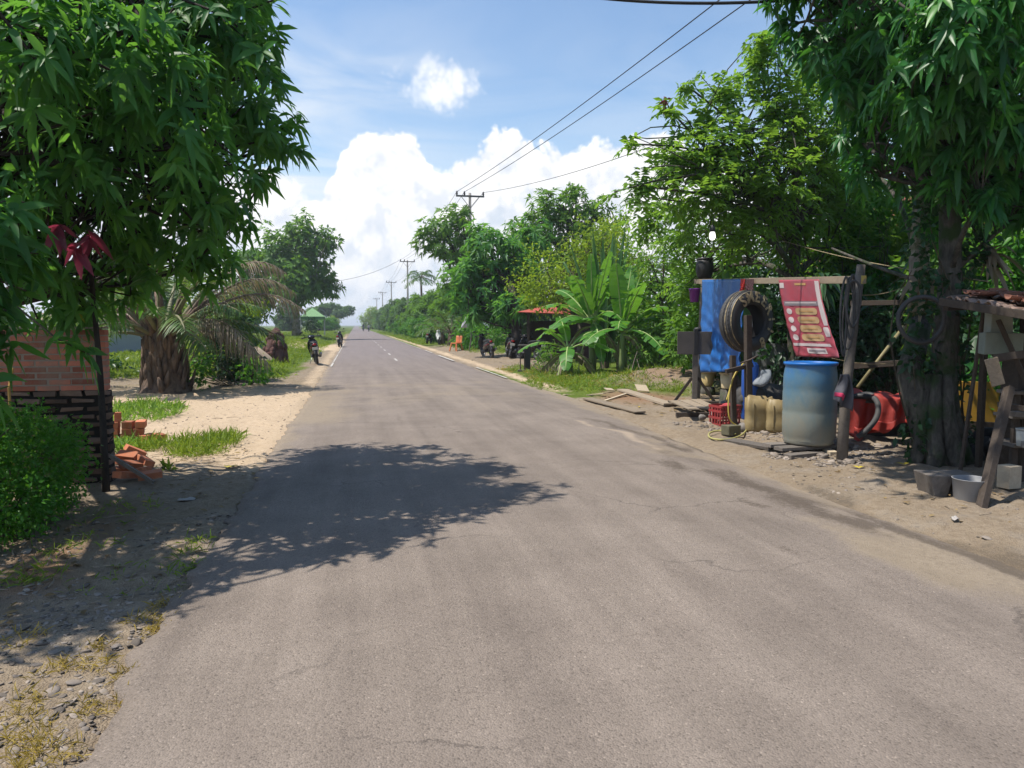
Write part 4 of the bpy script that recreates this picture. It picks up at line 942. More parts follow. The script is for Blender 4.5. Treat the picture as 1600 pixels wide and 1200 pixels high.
tree('fruit_tree', 'loose-crowned fruit tree with forked trunk behind the beam with the blue tarp', 'tree', p, lob, MB_['mossy'], ML['fruit'], [(0, 0, -.1), (.05, 0, .8), (-.02, 0, 1.6), (-.05, -.05, 2.4), (-.1, -.15, 3.3)], .15, dict(mode='pinnate', pairs=5, twig=.34, L=.145, W=.058, droop=.3), 91, dens=22, twigs=9, inner=.25, uneven=.5, seg=2)
p = A(1232, 420, 12.4)
# ------------------------------------------------------------------ the great mango over the shed: double mossy trunk, hanging leaves
base = on(1468, 722); k0 = 7.2
lob = [AL(1300, 60, 8.2, 70), AL(1390, 60, 7.6, 95), AL(1500, 60, 7.2, 120), AL(1590, 140, 6.8, 110), AL(1230, 40, 8.6, 22), AL(1370, 150, 7.8, 62), AL(1460, 190, 7.3, 75), AL(1340, 215, 8.0, 38), AL(1550, 250, 6.9, 70), AL(1270, 60, 8.4, 32), AL(1420, 270, 7.6, 30), AL(1640, 60, 6.4, 160), AL(1700, 260, 6.4, 120), AL(1500, -120, 7.2, 160), AL(1340, -90, 7.8, 110), AL(1700, -160, 6.6, 200), AL(1600, 330, 6.9, 24), AL(1480, 120, 6.2, 110), AL(1400, 40, 6.8, 90), AL(1560, 200, 6.2, 62), AL(1440, 215, 6.7, 40), AL(1520, 30, 5.8, 110), AL(1480, 265, 6.6, 40), AL(1550, 310, 6.3, 34), AL(1350, 265, 7.6, 30), AL(1330, 130, 7.2, 50), AL(1240, -40, 8.4, 50), ((3.2, 6.9, 6.2), (.9, .8, .6)), ((2.5, 6.2, 6.5), (.8, .8, .6)), ((4.2, 7.2, 5.6), (.8, .6, .5))]  # last three masses hang out of view, added to shade the trunk and yard
GM = tree('mango_tree', 'great mango tree with double mossy trunk and hanging glossy leaves over the tiled shed', 'tree', base, lob, MB_['mossy'], ML['rmango'], [(0, 0, -.15), (.0, .02, .5), (.04, .05, 1.2), (.12, .1, 2.0), (.1, .15, 2.9), (.15, .1, 3.8)], .16, dict(k=9, L=.165, W=.056, droop=.65), 95, dens=29, twigs=9, inner=.3, uneven=.4, seg=3)[0]
b = MB(); rr = random.Random(4)
pts = [Vector((-.05, .02, -.1)), Vector((-.14, .08, .4)), Vector((-.30, .14, .95)), A(1440, 500, 7.6)-base, A(1436, 400, 7.8)-base, A(1442, 300, 8.0)-base, A(1438, 210, 8.2)-base]
b.tube(pts[:4], [.17, .15, .13, .115], 12); b.build('second_stem', MB_['mossy'], GM, True)
b = MB(); b.tube(pts[3:], [.12, .11, .10, .085], 10); o = b.build('upper_stem', MB_['pale'], GM, True); tag(o, 'pale smooth upper stem')
b = MB()                                    # swollen fused foot with buttresses
for i in range(7):
    a = i*.9+.3; d = Vector((math.cos(a), math.sin(a)*.8, 0)); b.tube([d*.34+Vector((0, 0, -.12)), d*.22+Vector((0, 0, .12)), d*.15+Vector((-.05, 0, .5)), d*.12+Vector((-.05, 0, .95))], [.06, .09, .08, .05], 8)
b.build('root_flare', MB_['mossy'], GM, True)
b = MB()
for (x0, y0, Y0), (x1, y1, Y1), r in [((1440, 440, 7.7), (1300, 388, 9.6), .03), ((1437, 440, 7.7), (1345, 250, 9.5), .035), ((1500, 330, 7.4), (1340, 215, 8.0), .05), ((1500, 300, 7.4), (1590, 330, 6.9), .04), ((1510, 240, 7.4), (1400, 90, 7.6), .05)]:
    b.tube([q-base for q in bend(A(x0, y0, Y0), A(x1, y1, Y1), .06, np.random.default_rng(int(x0)), 6)], [r, r*.95, r*.9, r*.8, r*.7, r*.6, r*.5], 7)
b.build('limb', MB_['mossy'], GM, True)
rng = np.random.default_rng(77)               # pale fern-like leaves growing out of the fork
def fern(px, py, Y, n, L, leaf, label, seed, W=.07):
    rng = np.random.default_rng(seed); q = A(px, py, Y); root = thing('fern', label, 'plant', q)
    D = unit_dirs(n, rng, .2); D[:, 1] -= .5
    leaves('foliage', np.zeros((n, 3))+rng.normal(size=(n, 3))*.03, D, np.repeat([[0, 0, 1.]], n, 0)+rng.normal(size=(n, 3))*.2, L*rng.uniform(.6, 1.2, n), W*rng.uniform(.7, 1.3, n), .75, leaf, root, 5, rng=rng)
    b = MB(); b.blob((0, 0, 0), (.07, .07, .09), 8, 6, .3, seed); b.build('root_ball', MB_['mossy'], root, True)
fern(1450, 432, 7.45, 26, .42, ML['dry'], 'dry pale drooping fern at the fork above the inner tube', 6, .085)
fern(1462, 330, 7.55, 22, .42, ML['rmango'], 'green strap-leaved fern on the pale stem', 7)
fern(1545, 400, 6.9, 26, .38, ML['dry'], 'ragged yellowish fern on the right stem above the shed roof', 8, .05)
fern(1290, 440, 9.4, 18, .4, ML['dark'], 'dark hanging leaf cluster above the red banner', 9)

# understorey behind the workshop
yl = spray('x', '', '', (0, 0, 0), (-.6, -.2, -.5), 7, .13, .045, ML['mango_red'], 88); yl.location = A(1030, 152, 11.6); tag(yl, None)
yl.parent = bpy.data.objects['fruit_tree']; yl.location = A(1040, 158, 11.7)-bpy.data.objects['fruit_tree'].location; yl.name = 'young_leaves'; yl['label'] = 'purplish young leaves'
GU = 'shade shrubs behind the tyre workshop'
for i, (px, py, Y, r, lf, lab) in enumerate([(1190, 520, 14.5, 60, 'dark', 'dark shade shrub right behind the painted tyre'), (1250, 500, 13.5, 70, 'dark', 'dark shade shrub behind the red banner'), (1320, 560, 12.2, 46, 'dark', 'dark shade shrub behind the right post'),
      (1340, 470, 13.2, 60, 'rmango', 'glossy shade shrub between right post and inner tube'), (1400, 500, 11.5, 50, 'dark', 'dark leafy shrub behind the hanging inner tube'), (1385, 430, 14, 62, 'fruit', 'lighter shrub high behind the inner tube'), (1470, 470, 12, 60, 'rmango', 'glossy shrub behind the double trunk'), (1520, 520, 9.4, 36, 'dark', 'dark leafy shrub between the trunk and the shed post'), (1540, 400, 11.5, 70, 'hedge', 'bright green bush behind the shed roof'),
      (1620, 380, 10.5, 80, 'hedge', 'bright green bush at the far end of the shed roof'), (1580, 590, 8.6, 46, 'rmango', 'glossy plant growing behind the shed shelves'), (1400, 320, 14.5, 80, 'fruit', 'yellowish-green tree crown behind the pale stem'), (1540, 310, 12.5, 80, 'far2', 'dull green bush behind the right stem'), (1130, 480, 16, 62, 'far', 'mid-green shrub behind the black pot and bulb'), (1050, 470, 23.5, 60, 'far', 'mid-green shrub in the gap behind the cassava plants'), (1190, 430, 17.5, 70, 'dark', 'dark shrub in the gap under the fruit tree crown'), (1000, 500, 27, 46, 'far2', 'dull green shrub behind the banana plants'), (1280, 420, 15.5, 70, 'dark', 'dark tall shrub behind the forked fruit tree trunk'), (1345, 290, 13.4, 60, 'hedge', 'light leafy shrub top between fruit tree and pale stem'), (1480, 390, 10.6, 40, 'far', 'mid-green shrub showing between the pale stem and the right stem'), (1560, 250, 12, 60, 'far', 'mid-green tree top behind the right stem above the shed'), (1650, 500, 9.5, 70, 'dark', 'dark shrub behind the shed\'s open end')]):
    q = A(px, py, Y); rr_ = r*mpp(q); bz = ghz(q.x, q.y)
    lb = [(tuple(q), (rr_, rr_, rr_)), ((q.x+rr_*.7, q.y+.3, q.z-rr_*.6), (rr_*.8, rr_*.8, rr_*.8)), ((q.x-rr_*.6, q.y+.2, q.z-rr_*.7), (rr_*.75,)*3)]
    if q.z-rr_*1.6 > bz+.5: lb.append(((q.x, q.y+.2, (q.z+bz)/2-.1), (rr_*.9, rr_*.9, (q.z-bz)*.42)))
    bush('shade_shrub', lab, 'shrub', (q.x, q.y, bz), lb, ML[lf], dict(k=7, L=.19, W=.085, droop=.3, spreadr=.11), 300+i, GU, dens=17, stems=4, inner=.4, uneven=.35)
q = on(1478, 716); q.z = ghz(q.x, q.y)
bush('creeper', 'dark creeper climbing the double mossy trunk beside the shed', 'creeper', q, [(tuple(A(1470+dx, py, 6.95)), (.13, .10, .22)) for dx, py in ((-38, 560), (-20, 640), (24, 600), (30, 520), (-44, 690), (34, 690), (8, 570), (20, 450), (-30, 480), (-32, 420), (-36, 370), (40, 420), (48, 370), (-30, 320), (52, 320))], ML['dark'], dict(k=6, L=.085, W=.055, droop=.3, spreadr=.05), 390, dens=60, stems=1)
# tall upright strap leaves behind the blue tarp
def spear_clump(name, label, base, n, L, W, seed, leaf, spread=.35, cat='plant'):
    rng = np.random.default_rng(seed); root = thing(name, label, cat, base); D = np.stack([rng.normal(size=n)*spread, rng.normal(size=n)*spread, np.ones(n)], 1)
    ang = rng.uniform(0, 6.28, n)
    leaves('foliage', rng.normal(size=(n, 3))*[.08, .08, 0], D, np.stack([np.cos(ang), np.sin(ang), np.zeros(n)], 1), L*rng.uniform(.6, 1.05, n), W*rng.uniform(.7, 1.2, n), .06, leaf, root, 6, rng=rng)
    b = MB(); b.lathe([(.16, -.05), (.14, .15), (.08, .4), (.02, .55)], 10); b.build('stem', MB_['palm'], root, True); return root
q = A(1152, 560, 12.4); spear_clump('spear_plant', 'dark upright broad strap leaves behind the beam by the bulb', (q.x, q.y, ghz(q.x, q.y)), 9, 2.75, .30, 41, ML['spear'], .10)
q = A(945, 560, 24.3); spear_clump('young_palm', 'upright blue-green spear leaves of a young palm behind the banana plant', (q.x, q.y, ghz(q.x, q.y)), 46, 4.9, .20, 42, ML['spear'], .14)

# ------------------------------------------------------------------ banana plants
M_bstem = mat('banana_stem', (.20, .27, .10), (.12, .14, .06), .5, scale=3, stretch=(2, 2, .3), bump_s=.2)
M_rib = mat('banana_midrib', (.32, .40, .14), (.24, .32, .10), .5)
def banana_leaf(parent, base, dirn, L, W, droop, stalk, seed, roll=0):
    W = W*.82; droop = droop*.85
    rr = random.Random(seed); d = Vector(dirn).normalized(); side = d.cross(UP)
    if side.length < .1: side = Vector((1, 0, 0))
    side.normalize()
    def pt(t): return Vector(base)+d*(L+stalk)*t-UP*droop*(L+stalk)*max(0, t)**2.3
    b = MB(); n = 12; b.tube([pt(i/n) for i in range(n+1)], [.035*(1-.85*i/n)+.003 for i in range(n+1)], 6, True, .7)
    st = b.build('midrib', M_rib, parent, True)
    t0 = stalk/(L+stalk); m = 22; b = MB()
    for s in (-1, 1):
        ang0 = rr.uniform(.05, .35); gap = 0
        for i in range(m):
            ta = t0+(1-t0)*i/m; tb = t0+(1-t0)*(i+1)/m
            if rr.random() < .38: ang0 = rr.uniform(-.05, .75); gap = rr.uniform(.1, .3)
            else: gap = 0
            def edge(t, f):
                u = (t-t0)/(1-t0); w = W/2*(math.sin(PI*min(1, u*.93+.05))**.45)*f
                tan = (pt(min(1, t+.02))-pt(t-.02)).normalized(); up = side.cross(tan).normalized()
                dv = (side*s*math.cos(ang0+roll*s)+tan*.22-up*math.sin(ang0+roll*s)*.8+up*.28).normalized()
                return w, dv, up
            wa, da, ua = edge(ta+(tb-ta)*gap, 1); wb, db, ub = edge(tb, 1)
            pa_, pb_ = pt(ta+(tb-ta)*gap*.3), pt(tb); b.cur = rr.random()*.5+.25
            vs = []
            for f in (0, .5, 1): vs += [pa_+da*wa*f-UP*wa*.22*f*f, pb_+db*wb*f-UP*wb*.22*f*f]
            b.add(vs, [(0, 1, 3, 2), (2, 3, 5, 4)] if s > 0 else [(1, 0, 2, 3), (3, 2, 4, 5)])
    b.build('blade', ML['banana'], st, True); return st
def banana(label, base, H, specs, seed, extra=None):
    root = thing('banana_plant', label, 'banana plant', base, 0, 'banana plants at the verge'); b = MB(); rr = random.Random(seed)
    b.tube([(0, 0, -.1), (.02, 0, H*.3), (0, .02, H*.65), (.03, 0, H)], [.13, .12, .10, .06], 12); b.build('stem', M_bstem, root, True)
    for i, (a, el, L, W, dr) in enumerate(specs):
        banana_leaf(root, (0, 0, H*.95), (math.cos(a)*math.cos(el), math.sin(a)*math.cos(el), math.sin(el)), L, W, dr, .32, seed*20+i, rr.uniform(-.2, .2))
    for i in range(4):
        a = rr.uniform(0, 6.28); f = banana_leaf(root, (0, 0, H*(.7+.06*i)), (math.cos(a)*.8, math.sin(a)*.8, .1), 1.0, .3, 1.5, .1, seed*50+i, .9); f.name = 'dead_leaf'; f.children[0].data.materials[0] = ML['dry']; f.data.materials[0] = ML['dry'] if False else M_rib
    return root
q = on(925, 582)
banana('tallest banana plant, leaves arching toward the road, on the grass verge', q, 1.6, [(2.8, 1.2, 2.2, .7, .2), (-1.0, 1.3, 2.2, .66, .12), (.3, 1.15, 2.1, .7, .2), (-2.4, 1.05, 2.0, .7, .3), (3.0, .75, 1.9, .72, .55), (-2.6, .45, 1.7, .7, .6), (2.2, .9, 1.9, .75, .35), (-.2, .85, 1.9, .72, .45), (.9, 1.15, 1.9, .7, .2), (-1.2, .7, 1.5, .7, .7), (-2.0, 1.35, 1.9, .42, .03), (-3.0, 1.15, 1.9, .7, .3), (3.1, .25, 1.5, .6, .6), (-.7, 1.2, 2.0, .72, .25), (-1.7, .1, 1.3, .55, .9)], 3)
q = on(972, 583)
banana('broad-leaved banana plant beside the cassava bush, with yellowing heart leaf', q, 1.3, [(-2.2, 1.25, 2.1, .7, .15), (.8, 1.3, 2.1, .7, .15), (-1.3, 1.1, 1.9, .7, .3), (.0, .6, 1.7, .72, .4), (-.5, .85, 1.7, .75, .45), (-2.0, .6, 1.5, .7, .6), (2.7, .7, 1.6, .68, .6), (1.2, 1.0, 1.8, .7, .3), (-1.1, .25, 1.4, .66, .7), (.5, 1.2, 1.8, .7, .25), (.2, .2, 1.5, .65, .35), (-.2, 1.3, 1.9, .6, .15), (-2.7, .3, 1.3, .6, .6)], 4)
q = on(888, 584)
banana('young banana plant with hanging leaves nearest the small stand', q, .75, [(3.0, .5, 1.4, .6, .6), (-1.9, .35, 1.2, .55, .8), (.2, .8, 1.4, .58, .5), (1.6, 1.0, 1.4, .55, .3), (-2.9, .9, 1.4, .6, .5), (-.6, .5, 1.3, .55, .6)], 5)
# cassava
rng = np.random.default_rng(5)
def cassava(label, base, lobes, seed, leaf='cassava'):
    rng = np.random.default_rng(seed); bx = Vector(base); root = thing('cassava_plant', label, 'plant', bx, 0, 'cassava plants by the banana'); loc = [(tuple(np.array(c)-np.array(bx)), r) for c, r in lobes]
    P, D = crown_tips(loc, 30, rng, .45, .3, .03); w = MB()
    for i in range(10):
        q = P[rng.integers(len(P))]; w.tube(bend((rng.normal()*.25, rng.normal()*.15, -.05), q, .0, rng, 4), [.016, .014, .012, .009, .006], 5)
    w.build('stem', MB_['twig'], root, True)
    lv = whorls(P, D, 7, .17, .05, .3, rng, .9, (70, 100)); lv['O'] = np.repeat(P, 7, 0); leaves('foliage', mat=ML[leaf], parent=root, seg=2, **lv)
q = on(1040, 587)
cassava('light green cassava plant with hand-shaped leaves between banana and sign stand', q, [AL(1040, 545, 21, 40), AL(1010, 560, 21, 30), AL(1075, 555, 20.5, 30), AL(1050, 515, 21.3, 34), AL(1015, 525, 21.3, 24), AL(1085, 525, 21, 20)], 51)
q = on(1000, 592)
cassava('low pale green cassava plant in the grass at the banana\'s foot', q, [AL(1000, 575, 22, 20), AL(985, 580, 22, 14)], 52)
q = on(860, 590)
bush('verge_shrub', 'low green weeds around the foot of the small stand', 'shrub', q, [AL(858, 560, 24.5, 20), AL(880, 570, 24, 16), AL(845, 575, 24, 12)], ML['far'], dict(k=6, L=.16, W=.05, droop=.35, spreadr=.1), 53, dens=22)
q = on(745, 548)
bush('verge_shrub', 'bright green weeds on the bank below the hanging white banner', 'shrub', (q.x+.6, 42, ghz(q.x+.6, 42)), [AL(740, 520, 42, 22), AL(760, 525, 41, 20), AL(725, 525, 42.5, 16), AL(780, 520, 41, 14)], ML['hedge'], dict(k=6, L=.3, W=.1, droop=.35, spreadr=.16), 54, dens=9)
for i, (px, Y, lab) in enumerate([(690, 54, 'low palm with drooping green fronds behind the white scooter'), (705, 50, 'low palm with arching fronds left of the orange stool')]):
    q = A(px, 520, Y); q.z = ghz(q.x, Y); root = thing('palm_shrub', lab, 'palm', q, 0, 'low palms on the verge')
    b = MB(); b.lathe([(.28, -.1), (.24, .3), (.2, .7), (.05, .9)], 10); b.build('trunk', MB_['palm'], root, True)
    for j in range(11):
        a = j*2.4+i; el = .5+.7*j/11; frond_mesh('frond', (0, 0, .7), (math.cos(a)*math.cos(el), math.sin(a)*math.cos(el), math.sin(el)), 3.2, .5-.02*j, ML['palm'], MB_['twig'], root, 500+j+30*i, 26, .6, .4, .06, .04)
q = A(640, 470, 92)
# tall palm behind the row
q = A(658, 470, 100); q.z = 0; root = thing('coconut_palm', 'small dark palm head rising above the roadside trees near the second pole', 'palm', q); H = 7.7
b = MB(); b.tube([(0, 0, 0), (.1, 0, H*.5), (0, 0, H)], [.2, .16, .12], 8); b.build('trunk', MB_['palm'], root, True)
for j in range(14):
    a = j*2.4; el = .0+1.1*j/14; frond_mesh('frond', (0, 0, H), (math.cos(a)*math.cos(el), math.sin(a)*math.cos(el), math.sin(el)), 3.0, .5, ML['far2'], MB_['twig'], root, 600+j, 16, .8, .4, .12, .04)
# ------------------------------------------------------------------ roadside tyre workshop
PR = on(1315, 718); PRt = A(1336, 414, 7.5)
BL = A(1086, 440, 13.9); BR = A(1350, 437, 7.42)
M_tarp = mat('blue_tarpaulin', (.022, .16, .50), (.015, .09, .30), .42, scale=5, bump_s=.9, bump_d=.012, spec=.5, trans=.12)
M_orange = mat('red_tarpaulin', (.40, .045, .03), (.27, .03, .025), .6, scale=4, bump_s=.5, bump_d=.01, trans=.1)
M_rubber = mat('black_rubber', (.032, .032, .034), (.018, .018, .02), .55, scale=12, bump_s=.15)
M_rubgrey = mat('dusty_rubber', (.075, .072, .07), (.035, .034, .034), .7, scale=9)
M_cream = mat('yellowed_white_paint', (.46, .37, .21), (.20, .155, .09), .8, scale=14, contrast=.1, bump_s=.2)
M_drum = None
def beam_at(px, dz=0.0):
    lo, hi = 0.0, 1.0
    for _ in range(40):
        m = (lo+hi)/2
        if proj(BL.lerp(BR, m))[0] < px: lo = m
        else: hi = m
    return BL.lerp(BR, lo)+Vector((0, 0, dz))
fr = thing('post_frame', 'wooden frame of two leaning posts carrying a long pale beam', 'frame', PR)
bd = (BR-BL).normalized(); bn = Vector((bd.y, -bd.x, 0)).normalized()
if bn.x > 0: bn = -bn                                   # toward the road and viewer
b = MB(); b.bar(BL-PR, BR-PR, .045, .085, jit=.004); b.build('beam', M_wood, fr, bevel=.004)
b = MB(); e = BR-PR; b.bar(e-bd*.14+bn*.0015, e+bd*.002, .050, .090); b.build('beam_end', mat('yellow_paint', (.50, .38, .10), (.40, .30, .08), .7), fr); fr.children[-1]['label'] = 'yellow painted beam end'
b = MB(); b.tube([Vector((0, 0, -.15)), (PRt-PR)*.35+Vector((.01, .02, 0)), (PRt-PR)*.7+Vector((-.01, .03, 0))+bn*-.06, PRt-PR-bn*.07], [.06, .055, .05, .047], 10); b.build('post', M_woodgrey, fr, True)
pl = A(1096, 438, 13.9)-bn*.05; plb = Vector((pl.x-.05, pl.y+.1, ghz(pl.x, pl.y)-.1))
b = MB(); b.bar(plb-PR, pl-PR+Vector((0, 0, .05)), .11, .07, (1, 0, 0), .004); b.build('post', M_woodgrey, fr, bevel=.004)

def cloth(name, label, cat, pa, pb, drop_a, drop_b, mt, waves=4, amp=.05, seed=0, shift=Vector((0, 0, 0)), th=.004, off=.05, top=.03, nu=40, nv=40, crumple=.012, bot=None):
    rng = random.Random(seed); ph = [rng.uniform(0, 6.28) for _ in range(6)]
    def S(u, v):
        p = pa.lerp(pb, u); d = drop_a+(drop_b-drop_a)*u
        w = amp*(.25+.75*v)*(math.sin(u*waves*6.28+ph[0]+v*1.2)*.7+math.sin(u*waves*2.3*6.28+ph[1]-v*2)*.3)
        w += crumple*(math.sin(u*31+v*17+ph[2])+math.sin(v*43-u*23+ph[3]))*v
        q = p+Vector((0, 0, top))-UP*d*v+bn*(off+w)+shift*(v**1.3)
        return q
    b = MB(); b.grid(S, nu, nv); o = b.build(name, mt, None, True, solid=th); tag(o, label, cat)
    return o, S
tp0, tp1 = beam_at(1101), beam_at(1166)
z0 = tp0.z-A(1101, 582, tp0.y).z; z1 = tp1.z-A(1166, 580, tp1.y).z
cloth('blue_tarp', 'crumpled blue tarpaulin hung over the beam behind the painted tyre', 'tarp', tp0, tp1, z0+.03, z1+.03, M_tarp, 3, .055, 2, crumple=.016)
a_, b_ = beam_at(1163.5), beam_at(1170)
cloth('red_strip', 'narrow red cloth strip hanging beside the blue tarp', 'cloth', a_, b_, .26, .12, mat('red_cloth', (.55, .03, .02), (.4, .02, .02), .7), 1, .01, 3, off=.062)
a_, b_ = beam_at(1171), beam_at(1184)
cloth('dark_cloth', 'dark maroon rag hanging from the beam next to the red strip', 'cloth', a_, b_, .38, .30, mat('maroon_cloth', (.07, .022, .025), (.04, .015, .018), .8), 1, .02, 4, off=.055)
# red banner with price panels
a_, b_ = beam_at(1224), beam_at(1288)
da = a_.z-A(1247, 556, a_.y-.15).z; db = b_.z-A(1302, 559, b_.y-.2).z
shift = A(1302, 559, b_.y-.25)-b_; shift = Vector((shift.x, shift.y, 0))
M_ban = mat('faded_red_vinyl', (.42, .055, .08), (.33, .08, .11), .5, scale=4, bump_s=.25, trans=.18, contrast=.12)
bo, BS = cloth('banner', 'faded red vinyl banner with pale panels and round spots, hanging askew above the drum', 'banner', a_, b_, da, db, M_ban, 1, .022, 7, shift*2.0, .003, .06, .01, 30, 40, .004)
def patch(nm, u0, u1, v0, v1, mt, rad=0, lift=.006, segs=6, parent=bo, nu=8, nv=5):
    b = MB(); nrmv = bn
    def f(u, v):
        uu = u0+(u1-u0)*u; vv = v0+(v1-v0)*v
        if rad:      # rounded ends: squeeze u near the top and bottom
            k = abs(2*v-1); ins = rad*(1-math.sqrt(max(0, 1-k**2))); uu = (u0+ins)+(u1-u0-2*ins)*u
        return BS(uu, vv)+nrmv*lift
    b.grid(f, nu, nv); return b.build(nm, mt, parent, True)
M_pan = mat('pale_yellow_print', (.50, .34, .17), (.42, .28, .15), .5, trans=.18); M_wht = mat('pale_print', (.62, .55, .54), (.50, .44, .44), .5, trans=.18)
M_gry = mat('grey_print', (.24, .20, .23), (.20, .17, .19), .5, trans=.15); M_lin = mat('brown_print', (.42, .25, .10), (.36, .2, .08), .5)
patch('header_line', .40, .68, .045, .075, M_lin); patch('corner_patch', .02, .13, .04, .11, M_wht); patch('grey_band', .06, .92, .285, .345, M_gry); patch('white_line', .10, .86, .30, .315, M_wht, lift=.009)
for i in range(4):
    v = .375+i*.112
    patch('round_spot', .09, .21, v+.005, v+.085, M_wht, .06, nv=10); patch('price_panel', .29, .83, v, v+.088, M_pan, .05, nv=10)
    patch('print_line', .38, .74, v+.035, v+.052, M_lin, lift=.010)
patch('lower_band', .04, .92, .83, .865, M_wht); patch('footer_panel', .32, .80, .89, .955, M_wht); patch('footer_line', .36, .77, .91, .932, M_gry, lift=.010); patch('side_strip', .90, .99, .02, .60, M_wht); patch('fold_patch', .86, .99, .62, .74, M_wht, .02)

# hanging lamp, black pot, purple pot
def hang_wire(b, p, q, r=.004): b.tube([p, q], r, 5)
c = A(1113, 369, 11.0); k = mpp(c); root = thing('light_bulb', 'lit white bulb in a dark holder hanging before the leaves', 'light bulb', c)
m, t, o_ = nt('lit_bulb'); e = N_(t, 'ShaderNodeEmission', Strength=1.6); e.inputs[0].default_value = (1, .98, .94, 1); t.links.new(e.outputs[0], o_.inputs[0])
b = MB(); b.lathe([(.002, -6.5*k), (3.2*k, -5.5*k), (4.8*k, -2.5*k), (4.8*k, 1*k), (4*k, 5*k), (3*k, 7*k)], 16); b.build('bulb', m, root, True)
b = MB(); b.lathe([(3.6*k, 6.4*k), (4.2*k, 7*k), (4.2*k, 12*k), (2.5*k, 17*k), (.004, 18*k)], 14); b.build('lamp_holder', M_rubber, root, True)
b = MB(); b.tube([(0, 0, 17*k), (.02, 0, 30*k), (.3, .1, 42*k)], .006, 5); b.build('cord', M_rubber, root, True)
c = A(1101, 424, 13.75); k = mpp(c)
root = thing('plant_pot', 'round black pot standing on the left end of the beam', 'pot', (c.x, c.y, BL.z+.045)); b = MB(); b.lathe([(.003, 0), (9*k, 0), (12*k, 5*k), (14*k, 14*k), (13.5*k, 24*k), (12*k, 30*k), (11*k, 30*k), (11*k, 26*k), (.01, 25*k)], 20); b.build('pot', M_rubber, root, True)
b = MB(); b.lathe([(12.2*k, 29*k), (13*k, 29.5*k), (13*k, 32*k), (11.2*k, 32*k)], 20); b.build('rim', M_rubber, root, True)
c = A(1085, 472, 13.7); k = mpp(c); root = thing('hanging_pot', 'small purple plastic flower pot hanging from the beam end', 'pot', c)
b = MB(); b.lathe([(.003, 0), (6.3*k, 0), (8.6*k, 19*k), (9.2*k, 19*k), (9.2*k, 21*k), (7.8*k, 21*k), (7.4*k, 17*k), (.01, 16.5*k)], 18); b.build('pot', mat('purple_plastic', (.20, .035, .30), (.16, .03, .25), .4), root, True)
b = MB(); [b.tube([(math.cos(a)*8*k, math.sin(a)*8*k, 20*k), (.05, 0, 42*k)], .003, 4) for a in (0, 2.1, 4.2)]; b.build('hanger', M_rust, root)
rng = np.random.default_rng(9); leaves('foliage', rng.normal(size=(26, 3))*.03+np.array([0, 0, 18*k]), unit_dirs(26, rng, .8), unit_dirs(26, rng, 1), .16, .03, .5, ML['far'], root, 3, rng=rng)

# the tyre on its post
PT = on(1160, 672); tc = A(1166, 502, 10.15); kk = mpp(tc)
ty = thing('painted_tyre', 'big worn tyre with cream hand-painted letters, fixed upright on a post', 'tyre', tc)
nv = Vector((.30, -.95, .03)).normalized(); xv = Vector((-nv.y, nv.x, 0)).normalized(); zv = nv.cross(xv)
if zv.z < 0: zv = -zv
if xv.dot(CR) < 0: xv = -xv
TM = Matrix((xv, zv, nv)).transposed().to_4x4()
Ro = 47*kk; Ri = 25*kk; Wd = .30
prof = [(Ri, -Wd*.36), (Ri+.03, -Wd*.46), (Ro-.09, -Wd*.52), (Ro-.025, -Wd*.44), (Ro, -Wd*.30), (Ro+.004, 0), (Ro, Wd*.30), (Ro-.025, Wd*.44), (Ro-.09, Wd*.52), (Ri+.03, Wd*.46), (Ri, Wd*.36), (Ri+.015, Wd*.32), (Ro-.05, Wd*.40), (Ro-.03, 0), (Ro-.05, -Wd*.40), (Ri+.015, -Wd*.32)]
b = MB(); b.lathe(prof, 56, TM, True); b.build('carcass', M_rubber, ty, True)
M_lug = M_rubber
b = MB()
for i in range(48):
    for s in (-1, 1):
        a = 2*PI*(i+.25*s)/48; M = TM@Matrix.Rotation(a, 4, 'Z')
        c_ = M@Vector((Ro-.002, 0, s*Wd*.17)); R3 = M.to_3x3(); b.box(c_, (.022, .07*Ro/.5, Wd*.17), R3@Euler((.25*s, 0, 0)).to_matrix())
b.build('tread', M_rubgrey, ty)
b = MB()
for zz in (Wd*.10, Wd*.40):
    a0, a1 = PI*.52, PI*1.30; n = 34; vs = []
    for i in range(n+1):
        a = a0+(a1-a0)*i/n; r_ = (Ro+.016 if zz < Wd*.3 else np.interp(zz, [Wd*.30, Wd*.44, Wd*.52], [Ro, Ro-.025, Ro-.09])+.006)
        for dz in (-.009, .009): vs.append(TM@Vector((math.cos(a)*r_, math.sin(a)*r_, zz+dz)))
    b.add(vs, [(2*i, 2*i+1, 2*i+3, 2*i+2) for i in range(n)])
b.build('painted_stripes', mat('worn_tan_paint', (.33, .26, .15), (.07, .06, .045), .85, scale=16, contrast=.08), ty, solid=.003)
def glyph(ch, size):
    cu = bpy.data.curves.new('g', 'FONT'); cu.body = ch; cu.size = size; cu.align_x = 'CENTER'; cu.extrude = .002; cu.resolution_u = 3; cu.offset = .006
    o = bpy.data.objects.new('g', cu); COL.objects.link(o); dg = bpy.context.evaluated_depsgraph_get(); me = bpy.data.meshes.new_from_object(o.evaluated_get(dg))
    r = ([v.co.copy() for v in me.vertices], [tuple(p.vertices) for p in me.polygons]); bpy.data.objects.remove(o); bpy.data.meshes.remove(me); return r
def letters(word, a_start, a_step, parent, rin, size, nm='lettering'):
    b = MB()
    for i, ch in enumerate(word):
        a = a_start-a_step*i; V, F = glyph(ch, size); M = TM@Matrix.Rotation(a-PI/2, 4, 'Z')
        b.add([M@Vector((v.x*.92, rin+v.y, Wd*.52+.0+v.z-.26*max(0, (rin+v.y-(Ro-.09)))+.004)) for v in V], F)
    return b.build(nm, M_cream, parent)
